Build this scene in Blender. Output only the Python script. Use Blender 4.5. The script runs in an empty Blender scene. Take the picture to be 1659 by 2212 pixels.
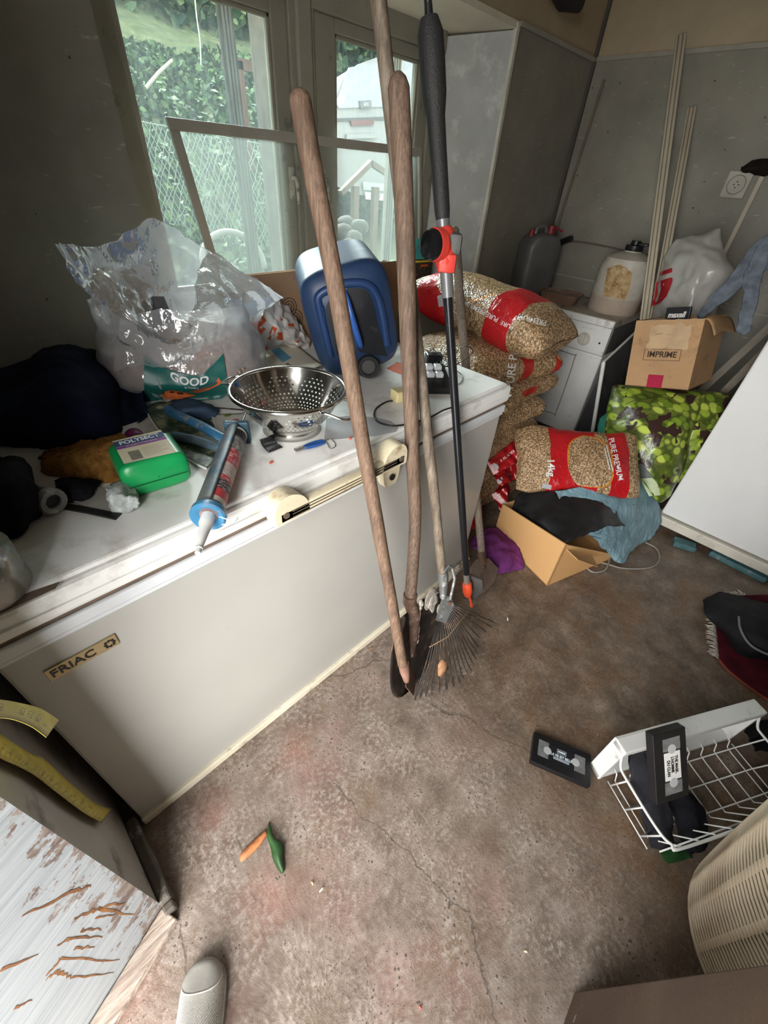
import bpy, bmesh, math, random
from mathutils import Vector as V, Matrix, noise, Euler
R = random.Random(7)
PI = math.pi
sc = bpy.context.scene
C = sc.collection
# ---------------------------------------------------------------- camera
F_PX, PITCH, ROLL, YAW, H = 903.807, 0.681794, 0.0795298, 0.8326584, 1.5
W_PX, H_PX = 1659.0, 2212.0
fw = V((math.sin(YAW)*math.cos(PITCH), math.cos(YAW)*math.cos(PITCH), -math.sin(PITCH)))
rt = V((math.cos(YAW), -math.sin(YAW), 0)); up = rt.cross(fw)
cr = math.cos(ROLL)*rt+math.sin(ROLL)*up
cu = -math.sin(ROLL)*rt+math.cos(ROLL)*up
EYE = V((0, 0, H))
cam_d = bpy.data.cameras.new('camera'); cam = bpy.data.objects.new('camera', cam_d); C.objects.link(cam)
m3 = Matrix((cr, cu, -fw)).transposed()
cam.matrix_world = Matrix.Translation(EYE) @ m3.to_4x4()
cam_d.sensor_fit = 'VERTICAL'; cam_d.sensor_height = 24; cam_d.sensor_width = 18
cam_d.lens = 24*F_PX/H_PX; cam_d.clip_start = 0.02; cam_d.clip_end = 200
sc.camera = cam
# a point of the photograph on a horizontal, x=const or y=const plane of the room
def ray(px, py): return cr*((px-W_PX/2)/F_PX) - cu*((py-H_PX/2)/F_PX) + fw
def PZ(px, py, z=0.0): d = ray(px, py); return EYE+d*((z-H)/d.z)
def PX(px, py, x): d = ray(px, py); return EYE+d*(x/d.x)
def PY(px, py, y): d = ray(px, py); return EYE+d*(y/d.y)
# ---------------------------------------------------------------- light and exposure
vs = sc.view_settings
vs.view_transform = 'Standard'; vs.look = 'None'; vs.gamma = 1; vs.use_curve_mapping = False
vs.exposure = 1.44
wd = bpy.data.worlds.new('overcast_sky'); sc.world = wd; wd.use_nodes = True
wn = wd.node_tree; wn.nodes.clear()
wo = wn.nodes.new('ShaderNodeOutputWorld'); bg = wn.nodes.new('ShaderNodeBackground')
tcw = wn.nodes.new('ShaderNodeTexCoord'); spw = wn.nodes.new('ShaderNodeSeparateXYZ')
rmp = wn.nodes.new('ShaderNodeValToRGB')
rmp.color_ramp.elements[0].position = 0.0; rmp.color_ramp.elements[0].color = (0.80, 0.88, 0.95, 1)
rmp.color_ramp.elements[1].position = 0.8; rmp.color_ramp.elements[1].color = (1.0, 1.0, 1.0, 1)
wn.links.new(tcw.outputs['Generated'], spw.inputs[0]); wn.links.new(spw.outputs[2], rmp.inputs[0])
# an unevenly overcast sky: a bright low bank of cloud on the doorway side and a bright break over the garden
SKY_BASE, LOBES = 1.4, (((-.95, -.36, .16), 6.3, 3.2, (1.0, .97, .93)), ((-.45, -.85, .30), 2.6, 3.0, (1.0, .98, .95)), ((.22, .85, .62), 52.0, 13.0, (.96, .98, 1.0)))
def wmath(op, a, b_=0.0):
    o = wn.nodes.new('ShaderNodeMath'); o.operation = op
    for i, v in enumerate((a, b_)):
        if hasattr(v, 'is_output'): wn.links.new(v, o.inputs[i])
        else: o.inputs[i].default_value = v
    return o.outputs[0]
bg.inputs[1].default_value = 1.0
tot = wn.nodes.new('ShaderNodeVectorMath'); tot.operation = 'SCALE'; wn.links.new(rmp.outputs[0], tot.inputs[0]); tot.inputs['Scale'].default_value = SKY_BASE
acc = tot.outputs[0]
for dr_, st_, pw_, col_ in LOBES:
    dn_ = wn.nodes.new('ShaderNodeVectorMath'); dn_.operation = 'DOT_PRODUCT'; wn.links.new(tcw.outputs['Generated'], dn_.inputs[0]); dn_.inputs[1].default_value = V(dr_).normalized()
    k_ = wmath('MULTIPLY', wmath('POWER', wmath('MAXIMUM', dn_.outputs['Value'], 0.0), pw_), st_)
    cs_ = wn.nodes.new('ShaderNodeVectorMath'); cs_.operation = 'SCALE'; cs_.inputs[0].default_value = col_; wn.links.new(k_, cs_.inputs['Scale'])
    ad_ = wn.nodes.new('ShaderNodeVectorMath'); ad_.operation = 'ADD'; wn.links.new(acc, ad_.inputs[0]); wn.links.new(cs_.outputs[0], ad_.inputs[1]); acc = ad_.outputs[0]
wn.links.new(acc, bg.inputs[0])
wn.links.new(bg.outputs[0], wo.inputs[0])
def portal(name, loc, rot, sx, sy):
    l = bpy.data.lights.new(name, 'AREA'); l.shape = 'RECTANGLE'; l.size = sx; l.size_y = sy
    l.cycles.is_portal = True
    o = bpy.data.objects.new(name, l); o.location = loc; o.rotation_euler = rot; C.objects.link(o)
portal('window_portal', (1.55, 2.35, 1.5), (-PI/2, 0, 0), 1.75, 1.12)
portal('door_portal', (-0.62, 0.05, 1.05), (0, -PI/2, 0), 2.1, 0.9)
try:
    sc.cycles.max_bounces = 8; sc.cycles.diffuse_bounces = 4; sc.cycles.glossy_bounces = 3
    sc.cycles.transmission_bounces = 4; sc.cycles.transparent_max_bounces = 12; sc.cycles.sample_clamp_indirect = 6.0
except Exception: pass
# ---------------------------------------------------------------- materials
class NT:
    """tiny node-graph writer"""
    def __init__(s, name):
        s.m = bpy.data.materials.new(name); s.m.use_nodes = True
        s.t = s.m.node_tree; s.t.nodes.clear()
        s.out = s.t.nodes.new('ShaderNodeOutputMaterial')
    def n(s, typ, **kw):
        o = s.t.nodes.new('ShaderNode'+typ)
        for k, v in kw.items(): setattr(o, k, v)
        return o
    def put(s, sock, v):
        if hasattr(v, 'is_output'): s.t.links.new(v, sock)
        elif isinstance(v, (tuple, list)): sock.default_value = (*v, 1) if len(v) == 3 and len(sock.default_value) == 4 else v
        else: sock.default_value = v
    def ma(s, op, a, b=0.0, c=0.0, clamp=False):
        o = s.n('Math', operation=op, use_clamp=clamp)
        for i, v in enumerate((a, b, c)): s.put(o.inputs[i], v)
        return o.outputs[0]
    def mix(s, f, a, b, blend='MIX'):
        o = s.n('MixRGB', blend_type=blend); s.put(o.inputs[0], f); s.put(o.inputs[1], a); s.put(o.inputs[2], b)
        return o.outputs[0]
    def coord(s, kind='Object'): return s.n('TexCoord').outputs[kind]
    def mapv(s, vec, sc_=(1, 1, 1), rot=(0, 0, 0), loc=(0, 0, 0)):
        o = s.n('Mapping'); s.put(o.inputs[0], vec); o.inputs['Scale'].default_value = sc_
        o.inputs['Rotation'].default_value = rot; o.inputs['Location'].default_value = loc
        return o.outputs[0]
    def noise(s, vec, scale=5, detail=4, rough=.55, dist=0.0):
        o = s.n('TexNoise'); s.put(o.inputs['Vector'], vec); o.inputs['Scale'].default_value = scale
        o.inputs['Detail'].default_value = detail; o.inputs['Roughness'].default_value = rough; o.inputs['Distortion'].default_value = dist
        return o.outputs[0]
    def voro(s, vec, scale=5, feature='F1', rnd=1.0):
        o = s.n('TexVoronoi', feature=feature); s.put(o.inputs['Vector'], vec); o.inputs['Scale'].default_value = scale
        if 'Randomness' in o.inputs: o.inputs['Randomness'].default_value = rnd
        return o
    def ramp(s, f, *stops):
        o = s.n('ValToRGB'); s.put(o.inputs[0], f); e = o.color_ramp.elements
        while len(e) < len(stops): e.new(0.5)
        for i, (p, c) in enumerate(stops): e[i].position = p; e[i].color = (*c, 1)
        return o.outputs[0]
    def step(s, v, a, b): # smooth 0..1 ramp
        o = s.n('MapRange'); s.put(o.inputs[0], v); o.inputs[1].default_value = a; o.inputs[2].default_value = b
        return o.outputs[0]
    def band(s, v, a, b): return s.ma('MULTIPLY', s.ma('GREATER_THAN', v, a), s.ma('LESS_THAN', v, b))
    def xyz(s, vec): o = s.n('SeparateXYZ'); s.put(o.inputs[0], vec); return o.outputs
    def bump(s, h, strength=.3, dist=.01):
        o = s.n('Bump'); o.inputs['Strength'].default_value = strength; o.inputs['Distance'].default_value = dist; s.put(o.inputs['Height'], h)
        return o.outputs[0]
    def bsdf(s, col, rough=.6, metal=0.0, normal=None, spec=.4, **kw):
        o = s.n('BsdfPrincipled'); s.put(o.inputs['Base Color'], col); s.put(o.inputs['Roughness'], rough); s.put(o.inputs['Metallic'], metal)
        o.inputs['Specular IOR Level'].default_value = spec
        for k, v in kw.items(): s.put(o.inputs[k], v)
        if normal is not None: s.put(o.inputs['Normal'], normal)
        return o.outputs[0]
    def shade(s, sh): s.t.links.new(sh, s.out.inputs[0]); return s.m
    def mixsh(s, f, a, b):
        o = s.n('MixShader'); s.put(o.inputs[0], f); s.t.links.new(a, o.inputs[1]); s.t.links.new(b, o.inputs[2]); return o.outputs[0]
MATS = {}
def mat(name, col, rough=.6, metal=0.0, var=.15, scale=8, dirt=None, bump=0.0, bscale=60, spec=.4, **kw):
    """plain surface with mottling, optional dirt=(colour, amount, scale) and bump"""
    if name in MATS: return MATS[name]
    t = NT(name); co = t.coord()
    n1 = t.noise(co, scale, 5)
    lo = tuple(max(0, c*(1-var)) for c in col); hi = tuple(min(1, c*(1+var)) for c in col)
    c = t.ramp(n1, (.3, lo), (.7, hi))
    if dirt:
        n2 = t.noise(co, dirt[2], 7, .65)
        c = t.mix(t.step(n2, .62-dirt[1]*.3, .75-dirt[1]*.2), c, dirt[0])
    nm = t.bump(t.noise(co, bscale, 3), bump, .004) if bump else None
    MATS[name] = t.shade(t.bsdf(c, rough, metal, nm, spec, **kw)); return MATS[name]
def film(name, col, alpha=.5, rough=.15, bump=.3, scale=25, trans=True):
    """thin translucent plastic film"""
    if name in MATS: return MATS[name]
    t = NT(name); co = t.coord()
    nm = t.bump(t.noise(co, scale, 3), bump, .01)
    d = t.n('BsdfDiffuse'); t.put(d.inputs[0], col)
    tl = t.n('BsdfTranslucent'); t.put(tl.inputs[0], col)
    tr = t.n('BsdfTransparent')
    g = t.n('BsdfGlossy'); g.inputs['Roughness'].default_value = rough; t.put(g.inputs['Normal'], nm)
    lw = t.n('LayerWeight'); lw.inputs[0].default_value = .35; t.put(lw.inputs['Normal'], nm)
    a = t.mixsh(.45, d.outputs[0], tl.outputs[0])
    edge = t.ma('MULTIPLY_ADD', lw.outputs[1], .5, alpha, clamp=True)
    edge = t.ma('MULTIPLY_ADD', t.noise(co, 14, 4), .25, t.ma('SUBTRACT', edge, .12), clamp=True)
    b = t.mixsh(edge, tr.outputs[0], a)
    MATS[name] = t.shade(t.mixsh(t.ma('MULTIPLY_ADD', lw.outputs[0], .5, .06, clamp=True), b, g.outputs[0])); return MATS[name]
# ---------------------------------------------------------------- geometry
class MB:
    def __init__(s): s.bm = bmesh.new(); s.uv = None
    def face(s, vs):
        try: return s.bm.faces.new(vs)
        except ValueError: return None
    def hexa(s, p): s._hexa(p); return s
    def _hexa(s, p):  # 4 bottom ccw, 4 top ccw
        v = [s.bm.verts.new(q) for q in p]
        for f in ((3, 2, 1, 0), (4, 5, 6, 7), (0, 1, 5, 4), (1, 2, 6, 5), (2, 3, 7, 6), (3, 0, 4, 7)): s.face([v[i] for i in f])
        return v
    def box(s, x0, x1, y0, y1, z0, z1, M=None, bev=0.0, seg=2):
        if M is None: M = Matrix()
        p = [M @ V(q) for q in ((x0, y0, z0), (x1, y0, z0), (x1, y1, z0), (x0, y1, z0), (x0, y0, z1), (x1, y0, z1), (x1, y1, z1), (x0, y1, z1))]
        v = s._hexa(p)
        if bev:
            es = {e for q in v for e in q.link_edges}
            bmesh.ops.bevel(s.bm, geom=list(es), offset=bev, segments=seg, affect='EDGES', profile=.5)
        return s
    def tube(s, pts, r, n=10, cap=True, ref=None, flat=1.0):
        pts = [V(p) for p in pts]; k = len(pts)
        rs = r if isinstance(r, (list, tuple)) else [r]*k
        rings = []; u = None
        for i, p in enumerate(pts):
            d = (pts[min(i+1, k-1)]-pts[max(i-1, 0)]).normalized()
            if u is None: u = d.orthogonal().normalized() if ref is None else (V(ref)-d*V(ref).dot(d)).normalized()
            else:
                u = u-d*u.dot(d); u = u.normalized() if u.length > 1e-6 else d.orthogonal().normalized()
            w = d.cross(u)
            rings.append([s.bm.verts.new(p+(u*math.cos(2*PI*j/n)+w*flat*math.sin(2*PI*j/n))*rs[i]) for j in range(n)])
        for a, b in zip(rings, rings[1:]):
            for j in range(n): s.face((a[j], a[(j+1) % n], b[(j+1) % n], b[j]))
        if cap: s.face(rings[0][::-1]); s.face(rings[-1])
        return s
    def lathe(s, prof, M=None, n=32, uvs=False):
        if M is None: M = Matrix()
        rings = [[s.bm.verts.new(M @ V((r*math.cos(2*PI*j/n), r*math.sin(2*PI*j/n), z))) for j in range(n)] for r, z in prof]
        if uvs: s.uv = s.bm.loops.layers.uv.verify()
        for i, (a, b) in enumerate(zip(rings, rings[1:])):
            for j in range(n):
                f = s.face((a[j], a[(j+1) % n], b[(j+1) % n], b[j]))
                if uvs and f:
                    for lp, (uu, vv) in zip(f.loops, ((j, i), (j+1, i), (j+1, i+1), (j, i+1))): lp[s.uv].uv = (uu/n, vv/(len(prof)-1))
        return s
    def prism(s, poly, z0, z1, M=None):
        if M is None: M = Matrix()
        a = [s.bm.verts.new(M @ V((x, y, z0))) for x, y in poly]; b = [s.bm.verts.new(M @ V((x, y, z1))) for x, y in poly]
        s.face(a[::-1]); s.face(b); n = len(poly)
        for i in range(n): s.face((a[i], a[(i+1) % n], b[(i+1) % n], b[i]))
        return s
    def grid(s, nu, nv, fn, closeu=False, closev=False):
        s.uv = s.bm.loops.layers.uv.verify()
        g = [[s.bm.verts.new(fn(i/nu, j/nv)) for j in range(nv+(0 if closev else 1))] for i in range(nu+(0 if closeu else 1))]
        for i in range(nu):
            for j in range(nv):
                ii = (i+1) % len(g); jj = (j+1) % len(g[0])
                f = s.face((g[i][j], g[ii][j], g[ii][jj], g[i][jj]))
                if f:
                    for lp, q in zip(f.loops, ((i, j), (i+1, j), (i+1, j+1), (i, j+1))): lp[s.uv].uv = (q[0]/nu, q[1]/nv)
        return s
    def ell(s, c, r, M=None, n=16):
        M = M or Matrix.Translation(V(c)) @ Matrix.Diagonal((*r, 1))
        bmesh.ops.create_uvsphere(s.bm, u_segments=n, v_segments=max(6, n//2), radius=1, matrix=M); return s
    def build(s, name, m, parent=None, smooth=False, thick=0.0, sub=0, loc=None, recalc=True):
        if recalc: bmesh.ops.recalc_face_normals(s.bm, faces=s.bm.faces)
        me = bpy.data.meshes.new(name)
        off = V(parent['_w']) if parent is not None else None
        if parent is None:
            if loc is None:
                vs_ = [v.co for v in s.bm.verts]
                loc = V((sum(v.x for v in vs_)/len(vs_), sum(v.y for v in vs_)/len(vs_), min(v.z for v in vs_)))
            off = V(loc)
        bmesh.ops.translate(s.bm, verts=s.bm.verts, vec=-off)
        s.bm.to_mesh(me); s.bm.free()
        for mm in (m if isinstance(m, (list, tuple)) else [m]): me.materials.append(mm)
        if smooth:
            for p in me.polygons: p.use_smooth = True
            if smooth != 1: me.set_sharp_from_angle(angle=smooth)
        o = bpy.data.objects.new(name, me); C.objects.link(o)
        o['_w'] = list(off)
        if parent is not None: o.parent = parent
        else: o.location = off
        if sub: q = o.modifiers.new('sub', 'SUBSURF'); q.levels = sub; q.render_levels = sub
        if thick: q = o.modifiers.new('thick', 'SOLIDIFY'); q.thickness = thick; q.offset = 0
        return o
SM = math.radians(40)
def tag(o, label=None, cat=None, group=None, kind=None):
    for k, v in (('label', label), ('category', cat), ('group', group), ('kind', kind)):
        if v: o[k] = v
    return o
def thing(name, loc, label, cat, group=None):
    o = bpy.data.objects.new(name, None); C.objects.link(o); o.location = V(loc); o['_w'] = list(V(loc)); o.empty_display_size = .05
    return tag(o, label, cat, group)
def frame(o, x, y):  # local frame: origin, x axis, y hint
    x = V(x).normalized(); y = V(y); y = (y-x*x.dot(y)).normalized(); z = x.cross(y)
    M = Matrix((x, y, z)).transposed().to_4x4(); M.translation = V(o); return M
def smooth_pts(P, n=8, closed=False):
    P = [V(p) for p in P]; out = []; k = len(P)
    for i in range(k if closed else k-1):
        a = P[(i-1) % k] if closed or i else P[0]; b = P[i]; c = P[(i+1) % k]; d = P[(i+2) % k] if closed or i+2 < k else P[-1]
        for j in range(n):
            t = j/n; out.append(.5*((2*b)+(c-a)*t+(2*a-5*b+4*c-d)*t*t+(3*b-a-3*c+d)*t**3))
    if not closed: out.append(P[-1])
    return out
def patch_fn(rows):
    rows = [[V(p) for p in r] for r in rows]
    def cat(P, t):
        k = len(P)-1; x = min(max(t, 0), 1)*k; i = min(int(x), k-1); t = x-i
        a = P[max(i-1, 0)]; b = P[i]; c = P[i+1]; d = P[min(i+2, k)]
        return .5*((2*b)+(c-a)*t+(2*a-5*b+4*c-d)*t*t+(3*b-a-3*c+d)*t**3)
    return lambda u, v: cat([cat(r, v) for r in rows], u)
def wr(p, f, amp, seed=0):  # crumple offset
    q = V(p)*f+V((seed*7.1, seed*3.3, seed*1.7))
    return V((noise.noise(q), noise.noise(q+V((31, 0, 0))), noise.noise(q+V((0, 47, 0)))))*amp
def patch(rows, nu=24, nv=24, amp=.0, f=8, seed=0, edge=0.0, amp2=0.0):
    fn = patch_fn(rows)
    def g(u, v):
        p = fn(u, v)
        p = p+wr(p, f, amp, seed)+wr(p, f*3.1, amp*.4+amp2, seed+5)
        if edge:
            e = min(u, 1-u, v, 1-v)
            if e < .001: p = p+wr(p, 40, edge, seed+9)
        return p
    return MB().grid(nu, nv, g)
FONTCACHE = {}
def text_mb(s, size, M, depth=.0008, align='CENTER', bold=0.0, xs=1.0, shear=0.0, fn=None, spacing=1.0):
    cu_ = bpy.data.curves.new('lettering', 'FONT'); cu_.body = s; cu_.size = size; cu_.align_x = align; cu_.align_y = 'CENTER'
    cu_.extrude = depth; cu_.offset = bold; cu_.shear = shear; cu_.space_character = spacing; cu_.resolution_u = 3
    ob = bpy.data.objects.new('lettering', cu_); C.objects.link(ob)
    dg = bpy.context.evaluated_depsgraph_get()
    me = bpy.data.meshes.new_from_object(ob.evaluated_get(dg))
    bpy.data.objects.remove(ob); bpy.data.curves.remove(cu_)
    b = MB(); b.bm.from_mesh(me); bpy.data.meshes.remove(me)
    for v in b.bm.verts:
        p = V((v.co.x*xs, v.co.y, v.co.z))
        v.co = fn(p) if fn else M @ p
    return b
def merge(*ms):
    a = ms[0]
    for b in ms[1:]:
        me = bpy.data.meshes.new('tmp'); b.bm.to_mesh(me); b.bm.free(); a.bm.from_mesh(me); bpy.data.meshes.remove(me)
    return a
def struct(o): o['kind'] = 'structure'; return o
# ================================================================ the room
YW, XF, XL, ZT = 1.83, 3.65, -0.2, 2.13
def wall_mat(name, low, high, zt=ZT):
    t = NT(name); co = t.coord(); z = t.xyz(co)[2]
    n1 = t.noise(co, 2.2, 6, .62); n2 = t.noise(t.mapv(co, (6, 6, 22)), 2.2, 6, .7)
    lowc = t.ramp(n1, (.3, tuple(c*.78 for c in low)), (.7, tuple(c*1.2 for c in low)))
    lowc = t.mix(t.step(n2, .62, .74), lowc, tuple(min(1, c*1.9+.02) for c in low))
    lowc = t.mix(t.step(t.noise(co, 31, 2), .73, .77), lowc, (.03, .028, .025))
    hic = t.ramp(n1, (.3, tuple(c*.85 for c in high)), (.7, tuple(c*1.12 for c in high)))
    c = t.mix(t.ma('GREATER_THAN', z, zt), lowc, hic)
    return t.shade(t.bsdf(c, t.mix(t.ma('GREATER_THAN', z, zt), (.42,)*3, (.8,)*3), 0, t.bump(n1, .15, .02)))
def world_struct(mb, name, m, smooth=False): return struct(mb.build(name, m, loc=(0, 0, 0), smooth=smooth))
M_WALL = wall_mat('grey_panelled_wall', (.255, .24, .20), (.41, .335, .225))
# floor
t = NT('stained_concrete'); co = t.coord(); x, y, z = t.xyz(co)
big = t.noise(co, 2.3, 6, .6); mid = t.noise(co, 9, 8, .68); fine = t.noise(co, 70, 4, .7)
wet = t.ramp(mid, (.32, (.085, .060, .042)), (.52, (.175, .132, .098)), (.72, (.33, .265, .21)))
wet = t.mix(t.ma('MULTIPLY', t.step(t.noise(co, 3.1, 4, .6, 1.2), .5, .66), .55), wet, (.19, .098, .04))
wet = t.mix(t.step(t.noise(t.mapv(co, (1, 1, 1), loc=(4, 2, 0)), 4.2, 9, .75, .6), .62, .72), wet, (.50, .44, .39))
dry = t.ramp(mid, (.28, (.105, .076, .058)), (.5, (.215, .168, .135)), (.72, (.36, .305, .265)))
dry = t.mix(t.ma('MULTIPLY', t.step(t.noise(t.mapv(co, loc=(1.3, 9, 0)), 3.0, 4), .52, .66), .3), dry, (.33, .165, .14))
dry = t.mix(t.ma('MULTIPLY', t.step(t.noise(t.mapv(co, loc=(7, 3, 0)), 4.0, 5, .65), .5, .68), .6), dry, (.17, .115, .07))
grit = t.noise(co, 150, 3, .65)
dry = t.mix(t.ma('MULTIPLY', t.ma('MULTIPLY', t.step(fine, .46, .66), .75), t.step(t.noise(t.mapv(co, loc=(8, 1, 0)), 7, 5, .65), .38, .60)), dry, (.47, .41, .36)); dry = t.mix(t.ma('MULTIPLY', t.step(grit, .56, .40), .0), dry, (0, 0, 0)); dry = t.mix(t.ma('MULTIPLY', t.ma('MULTIPLY', t.step(grit, .56, .66), .85), t.step(t.noise(t.mapv(co, loc=(3, 5, 0)), 5, 5, .65), .40, .62)), dry, (.085, .062, .048))
for px_, py_, r_ in ((575, 1925, .07), (455, 1760, .06), (640, 1620, .07), (250, 2160, .09)):
    q = PZ(px_, py_); d = t.n('VectorMath', operation='DISTANCE'); t.put(d.inputs[0], co); d.inputs[1].default_value = q
    f = t.ma('SUBTRACT', 1.0, t.ma('DIVIDE', t.ma('ADD', d.outputs['Value'], t.ma('MULTIPLY', t.ma('SUBTRACT', mid, .5), .35)), r_*1.35), clamp=True)
    dry = t.mix(t.ma('MULTIPLY', f, t.ma('MULTIPLY', t.step(mid, .3, .7), .6)), dry, (.40, .15, .12))
wet = t.mix(t.ma('MULTIPLY', t.step(fine, .52, .70), .35), wet, (.36, .30, .245)); wet = t.mix(t.ma('MULTIPLY', t.step(grit, .56, .68), .6), wet, (.045, .032, .024))
edge = t.step(t.ma('ADD', t.ma('ADD', x, t.ma('MULTIPLY', y, -.1)), t.ma('MULTIPLY', t.ma('SUBTRACT', mid, .5), .5)), .62, .86)
c = t.mix(edge, dry, wet)
pits = t.voro(co, 75).outputs['Distance']
c = t.mix(t.ma('MULTIPLY', t.ma('LESS_THAN', pits, t.ma('MULTIPLY', t.step(mid, .45, .65), .30)), .75), c, (.06, .045, .035))
nx = t.ma('MULTIPLY', t.ma('SUBTRACT', t.noise(co, 6, 5, .6), .5), .12); crk = None
for (pa, pb) in (((720, 1690), (1010, 1980)), ((1010, 1980), (1080, 2212)), ((640, 1480), (860, 1420)), ((930, 1520), (1180, 1640)), ((400, 1990), (410, 2212)), ((1100, 1290), (1250, 1420))):
    A, B = PZ(*pa), PZ(*pb); d = (B-A); L = d.length; d /= L; nn = V((-d.y, d.x, 0))
    dot = t.n('VectorMath', operation='DOT_PRODUCT'); t.put(dot.inputs[0], co); dot.inputs[1].default_value = nn
    dol = t.n('VectorMath', operation='DOT_PRODUCT'); t.put(dol.inputs[0], co); dol.inputs[1].default_value = d
    off = t.ma('ADD', t.ma('SUBTRACT', dot.outputs['Value'], A.dot(nn)), nx)
    on = t.ma('MULTIPLY', t.ma('LESS_THAN', t.ma('ABSOLUTE', off), t.ma('MULTIPLY', mid, .0045)), t.band(dol.outputs['Value'], A.dot(d), A.dot(d)+L))
    crk = on if crk is None else t.ma('MAXIMUM', crk, on)
c = t.mix(t.ma('MULTIPLY', crk, .6), c, (.07, .055, .045))
h = t.ma('ADD', t.ma('MULTIPLY', fine, .3), t.ma('SUBTRACT', mid, crk))
M_FLOOR = t.shade(t.bsdf(c, t.mix(edge, (.85,)*3, (.42,)*3), 0, t.bump(h, .5, .012), .35))
world_struct(MB().box(-.62, XF+.1, -2.2, YW+.6, -.12, 0), 'floor', M_FLOOR)
# walls: the window wall is 0.5 m thick with a splayed recess
world_struct(MB().box(-.62, .66, YW, 2.32, 0, 2.6), 'wall_window', M_WALL)
b = MB().box(2.72, XF+.1, YW, 2.32, 0, 2.6).box(.66, 2.72, YW, 2.32, 0, .93)
b.box(.66, 2.72, YW, 2.32, 2.12, 2.6)
world_struct(b, 'wall_window.001', M_WALL)
M_REVEAL = mat('marbled_reveal', (.48, .50, .49), .38, var=.12, scale=5, dirt=((.68, .69, .67), .35, 9))
world_struct(MB().hexa([(2.43, 2.10, .96), (2.71, 1.825, .96), (2.74, 1.835, .96), (2.74, 2.3, .96),
                        (2.43, 2.10, 2.05), (2.71, 1.825, 2.1), (2.74, 1.835, 2.1), (2.74, 2.3, 2.1)]), 'trim_reveal', M_REVEAL)
world_struct(MB().box(2.705, 2.728, 1.812, 1.835, .96, 2.125), 'trim_corner', mat('white_corner_strip', (.62, .6, .53), .5))
M_CREAM = mat('cream_gloss_paint', (.50, .475, .40), .4, var=.1, scale=4, dirt=((.22, .19, .15), .25, 6))
world_struct(MB().hexa([(.6, 1.82, 2.105), (2.74, 1.82, 2.105), (2.74, 2.3, 2.03), (.6, 2.3, 2.03), (.6, 1.82, 2.13), (2.74, 1.82, 2.13), (2.74, 2.3, 2.13), (.6, 2.3, 2.13)]),
             'trim_soffit', mat('soffit_plaster', (.66, .60, .50), .8, var=.08))
world_struct(MB().box(.6, 2.74, 1.62, 2.2, .93, .963, bev=.004), 'trim_sill', mat('dirty_white_sill', (.52, .48, .41), .5, dirt=((.16, .12, .08), .55, 14)))
world_struct(MB().box(XF, XF+.1, -2.2, 2.3, 0, 2.6), 'wall_back', M_WALL)
# left wall with the doorway between y=-.42 and .474
M_PIER = mat('grey_oil_paint', (.36, .36, .335), .45, var=.18, scale=3, dirt=((.06, .055, .05), .3, 7))
world_struct(MB().hexa([(-.62, .31, 0), (XL, .474, 0), (XL, YW+.1, 0), (-.62, YW+.1, 0), (-.62, .31, 2.6), (XL, .474, 2.6), (XL, YW+.1, 2.6), (-.62, YW+.1, 2.6)]), 'wall_left', M_PIER)
world_struct(MB().box(-.62, XL, -2.2, -.42, 0, 2.6).box(-.62, XL, -.42, .5, 2.12, 2.6), 'wall_left.001', M_WALL)
world_struct(MB().box(-.62, XF+.1, -2.3, -2.2, 0, 2.6), 'wall_front', M_WALL)
world_struct(MB().box(-.62, XF+.1, -2.3, YW+.5, 2.6, 2.7), 'ceiling', mat('ceiling_plaster', (.42, .36, .28), .9))
world_struct(MB().box(XL, XL+.028, .462, .70, 0, .06, bev=.006).box(XL, XL+.026, .44, .462, 0, .045, bev=.005), 'baseboard_left', mat('dark_skirting', (.10, .085, .07), .5, dirt=((.6, .57, .5), .22, 11)))
# weathered grey door jamb, peeling towards the corner, rust runs
t = NT('weathered_jamb_paint'); co = t.coord(); x, y, z = t.xyz(co)
st = t.noise(t.mapv(co, (2, 2, 55), rot=(0, .25, 0)), 2.0, 6, .7)
c = t.ramp(st, (.25, (.225, .25, .265)), (.5, (.315, .335, .348)), (.75, (.44, .465, .47)))
n = t.noise(co, 18, 7, .75); n2 = t.noise(t.mapv(co, (10, 10, 30)), 2.5, 6, .7)
peel = t.ma('GREATER_THAN', t.ma('ADD', n, t.ma('MULTIPLY', t.ma('ADD', x, .30), 1.45)), .63)
c = t.mix(peel, c, t.ramp(n2, (.35, (.09, .06, .055)), (.65, (.30, .25, .21))))
M_JAMB = t.shade(t.bsdf(c, .5, 0, t.bump(t.ma('SUBTRACT', st, peel), .4, .01)))
je = V((-.62+.21, .31-.474, 0)).normalized(); jn = V((je.y, -je.x, 0)); jn = jn if jn.y < 0 else -jn
MJ = frame((XL, .474, 0), je, (0, 0, 1))
j = MB().box(0, .46, 0, 2.12, -.008, .006, M=MJ) if MJ.col[2].xyz.dot(jn) > 0 else MB().box(0, .46, 0, 2.12, -.006, .008, M=MJ)
J_OBJ = world_struct(j, 'trim_jamb', M_JAMB)
M_RUST = mat('rust_stain', (.17, .070, .022), .8, var=.5, scale=30)
def jamb_pt(px, py):
    d = ray(px, py); p0 = V((XL, .474, 0))+jn*.0064; return EYE+d*((p0-EYE).dot(jn)/d.dot(jn))
rust = MB()
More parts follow.
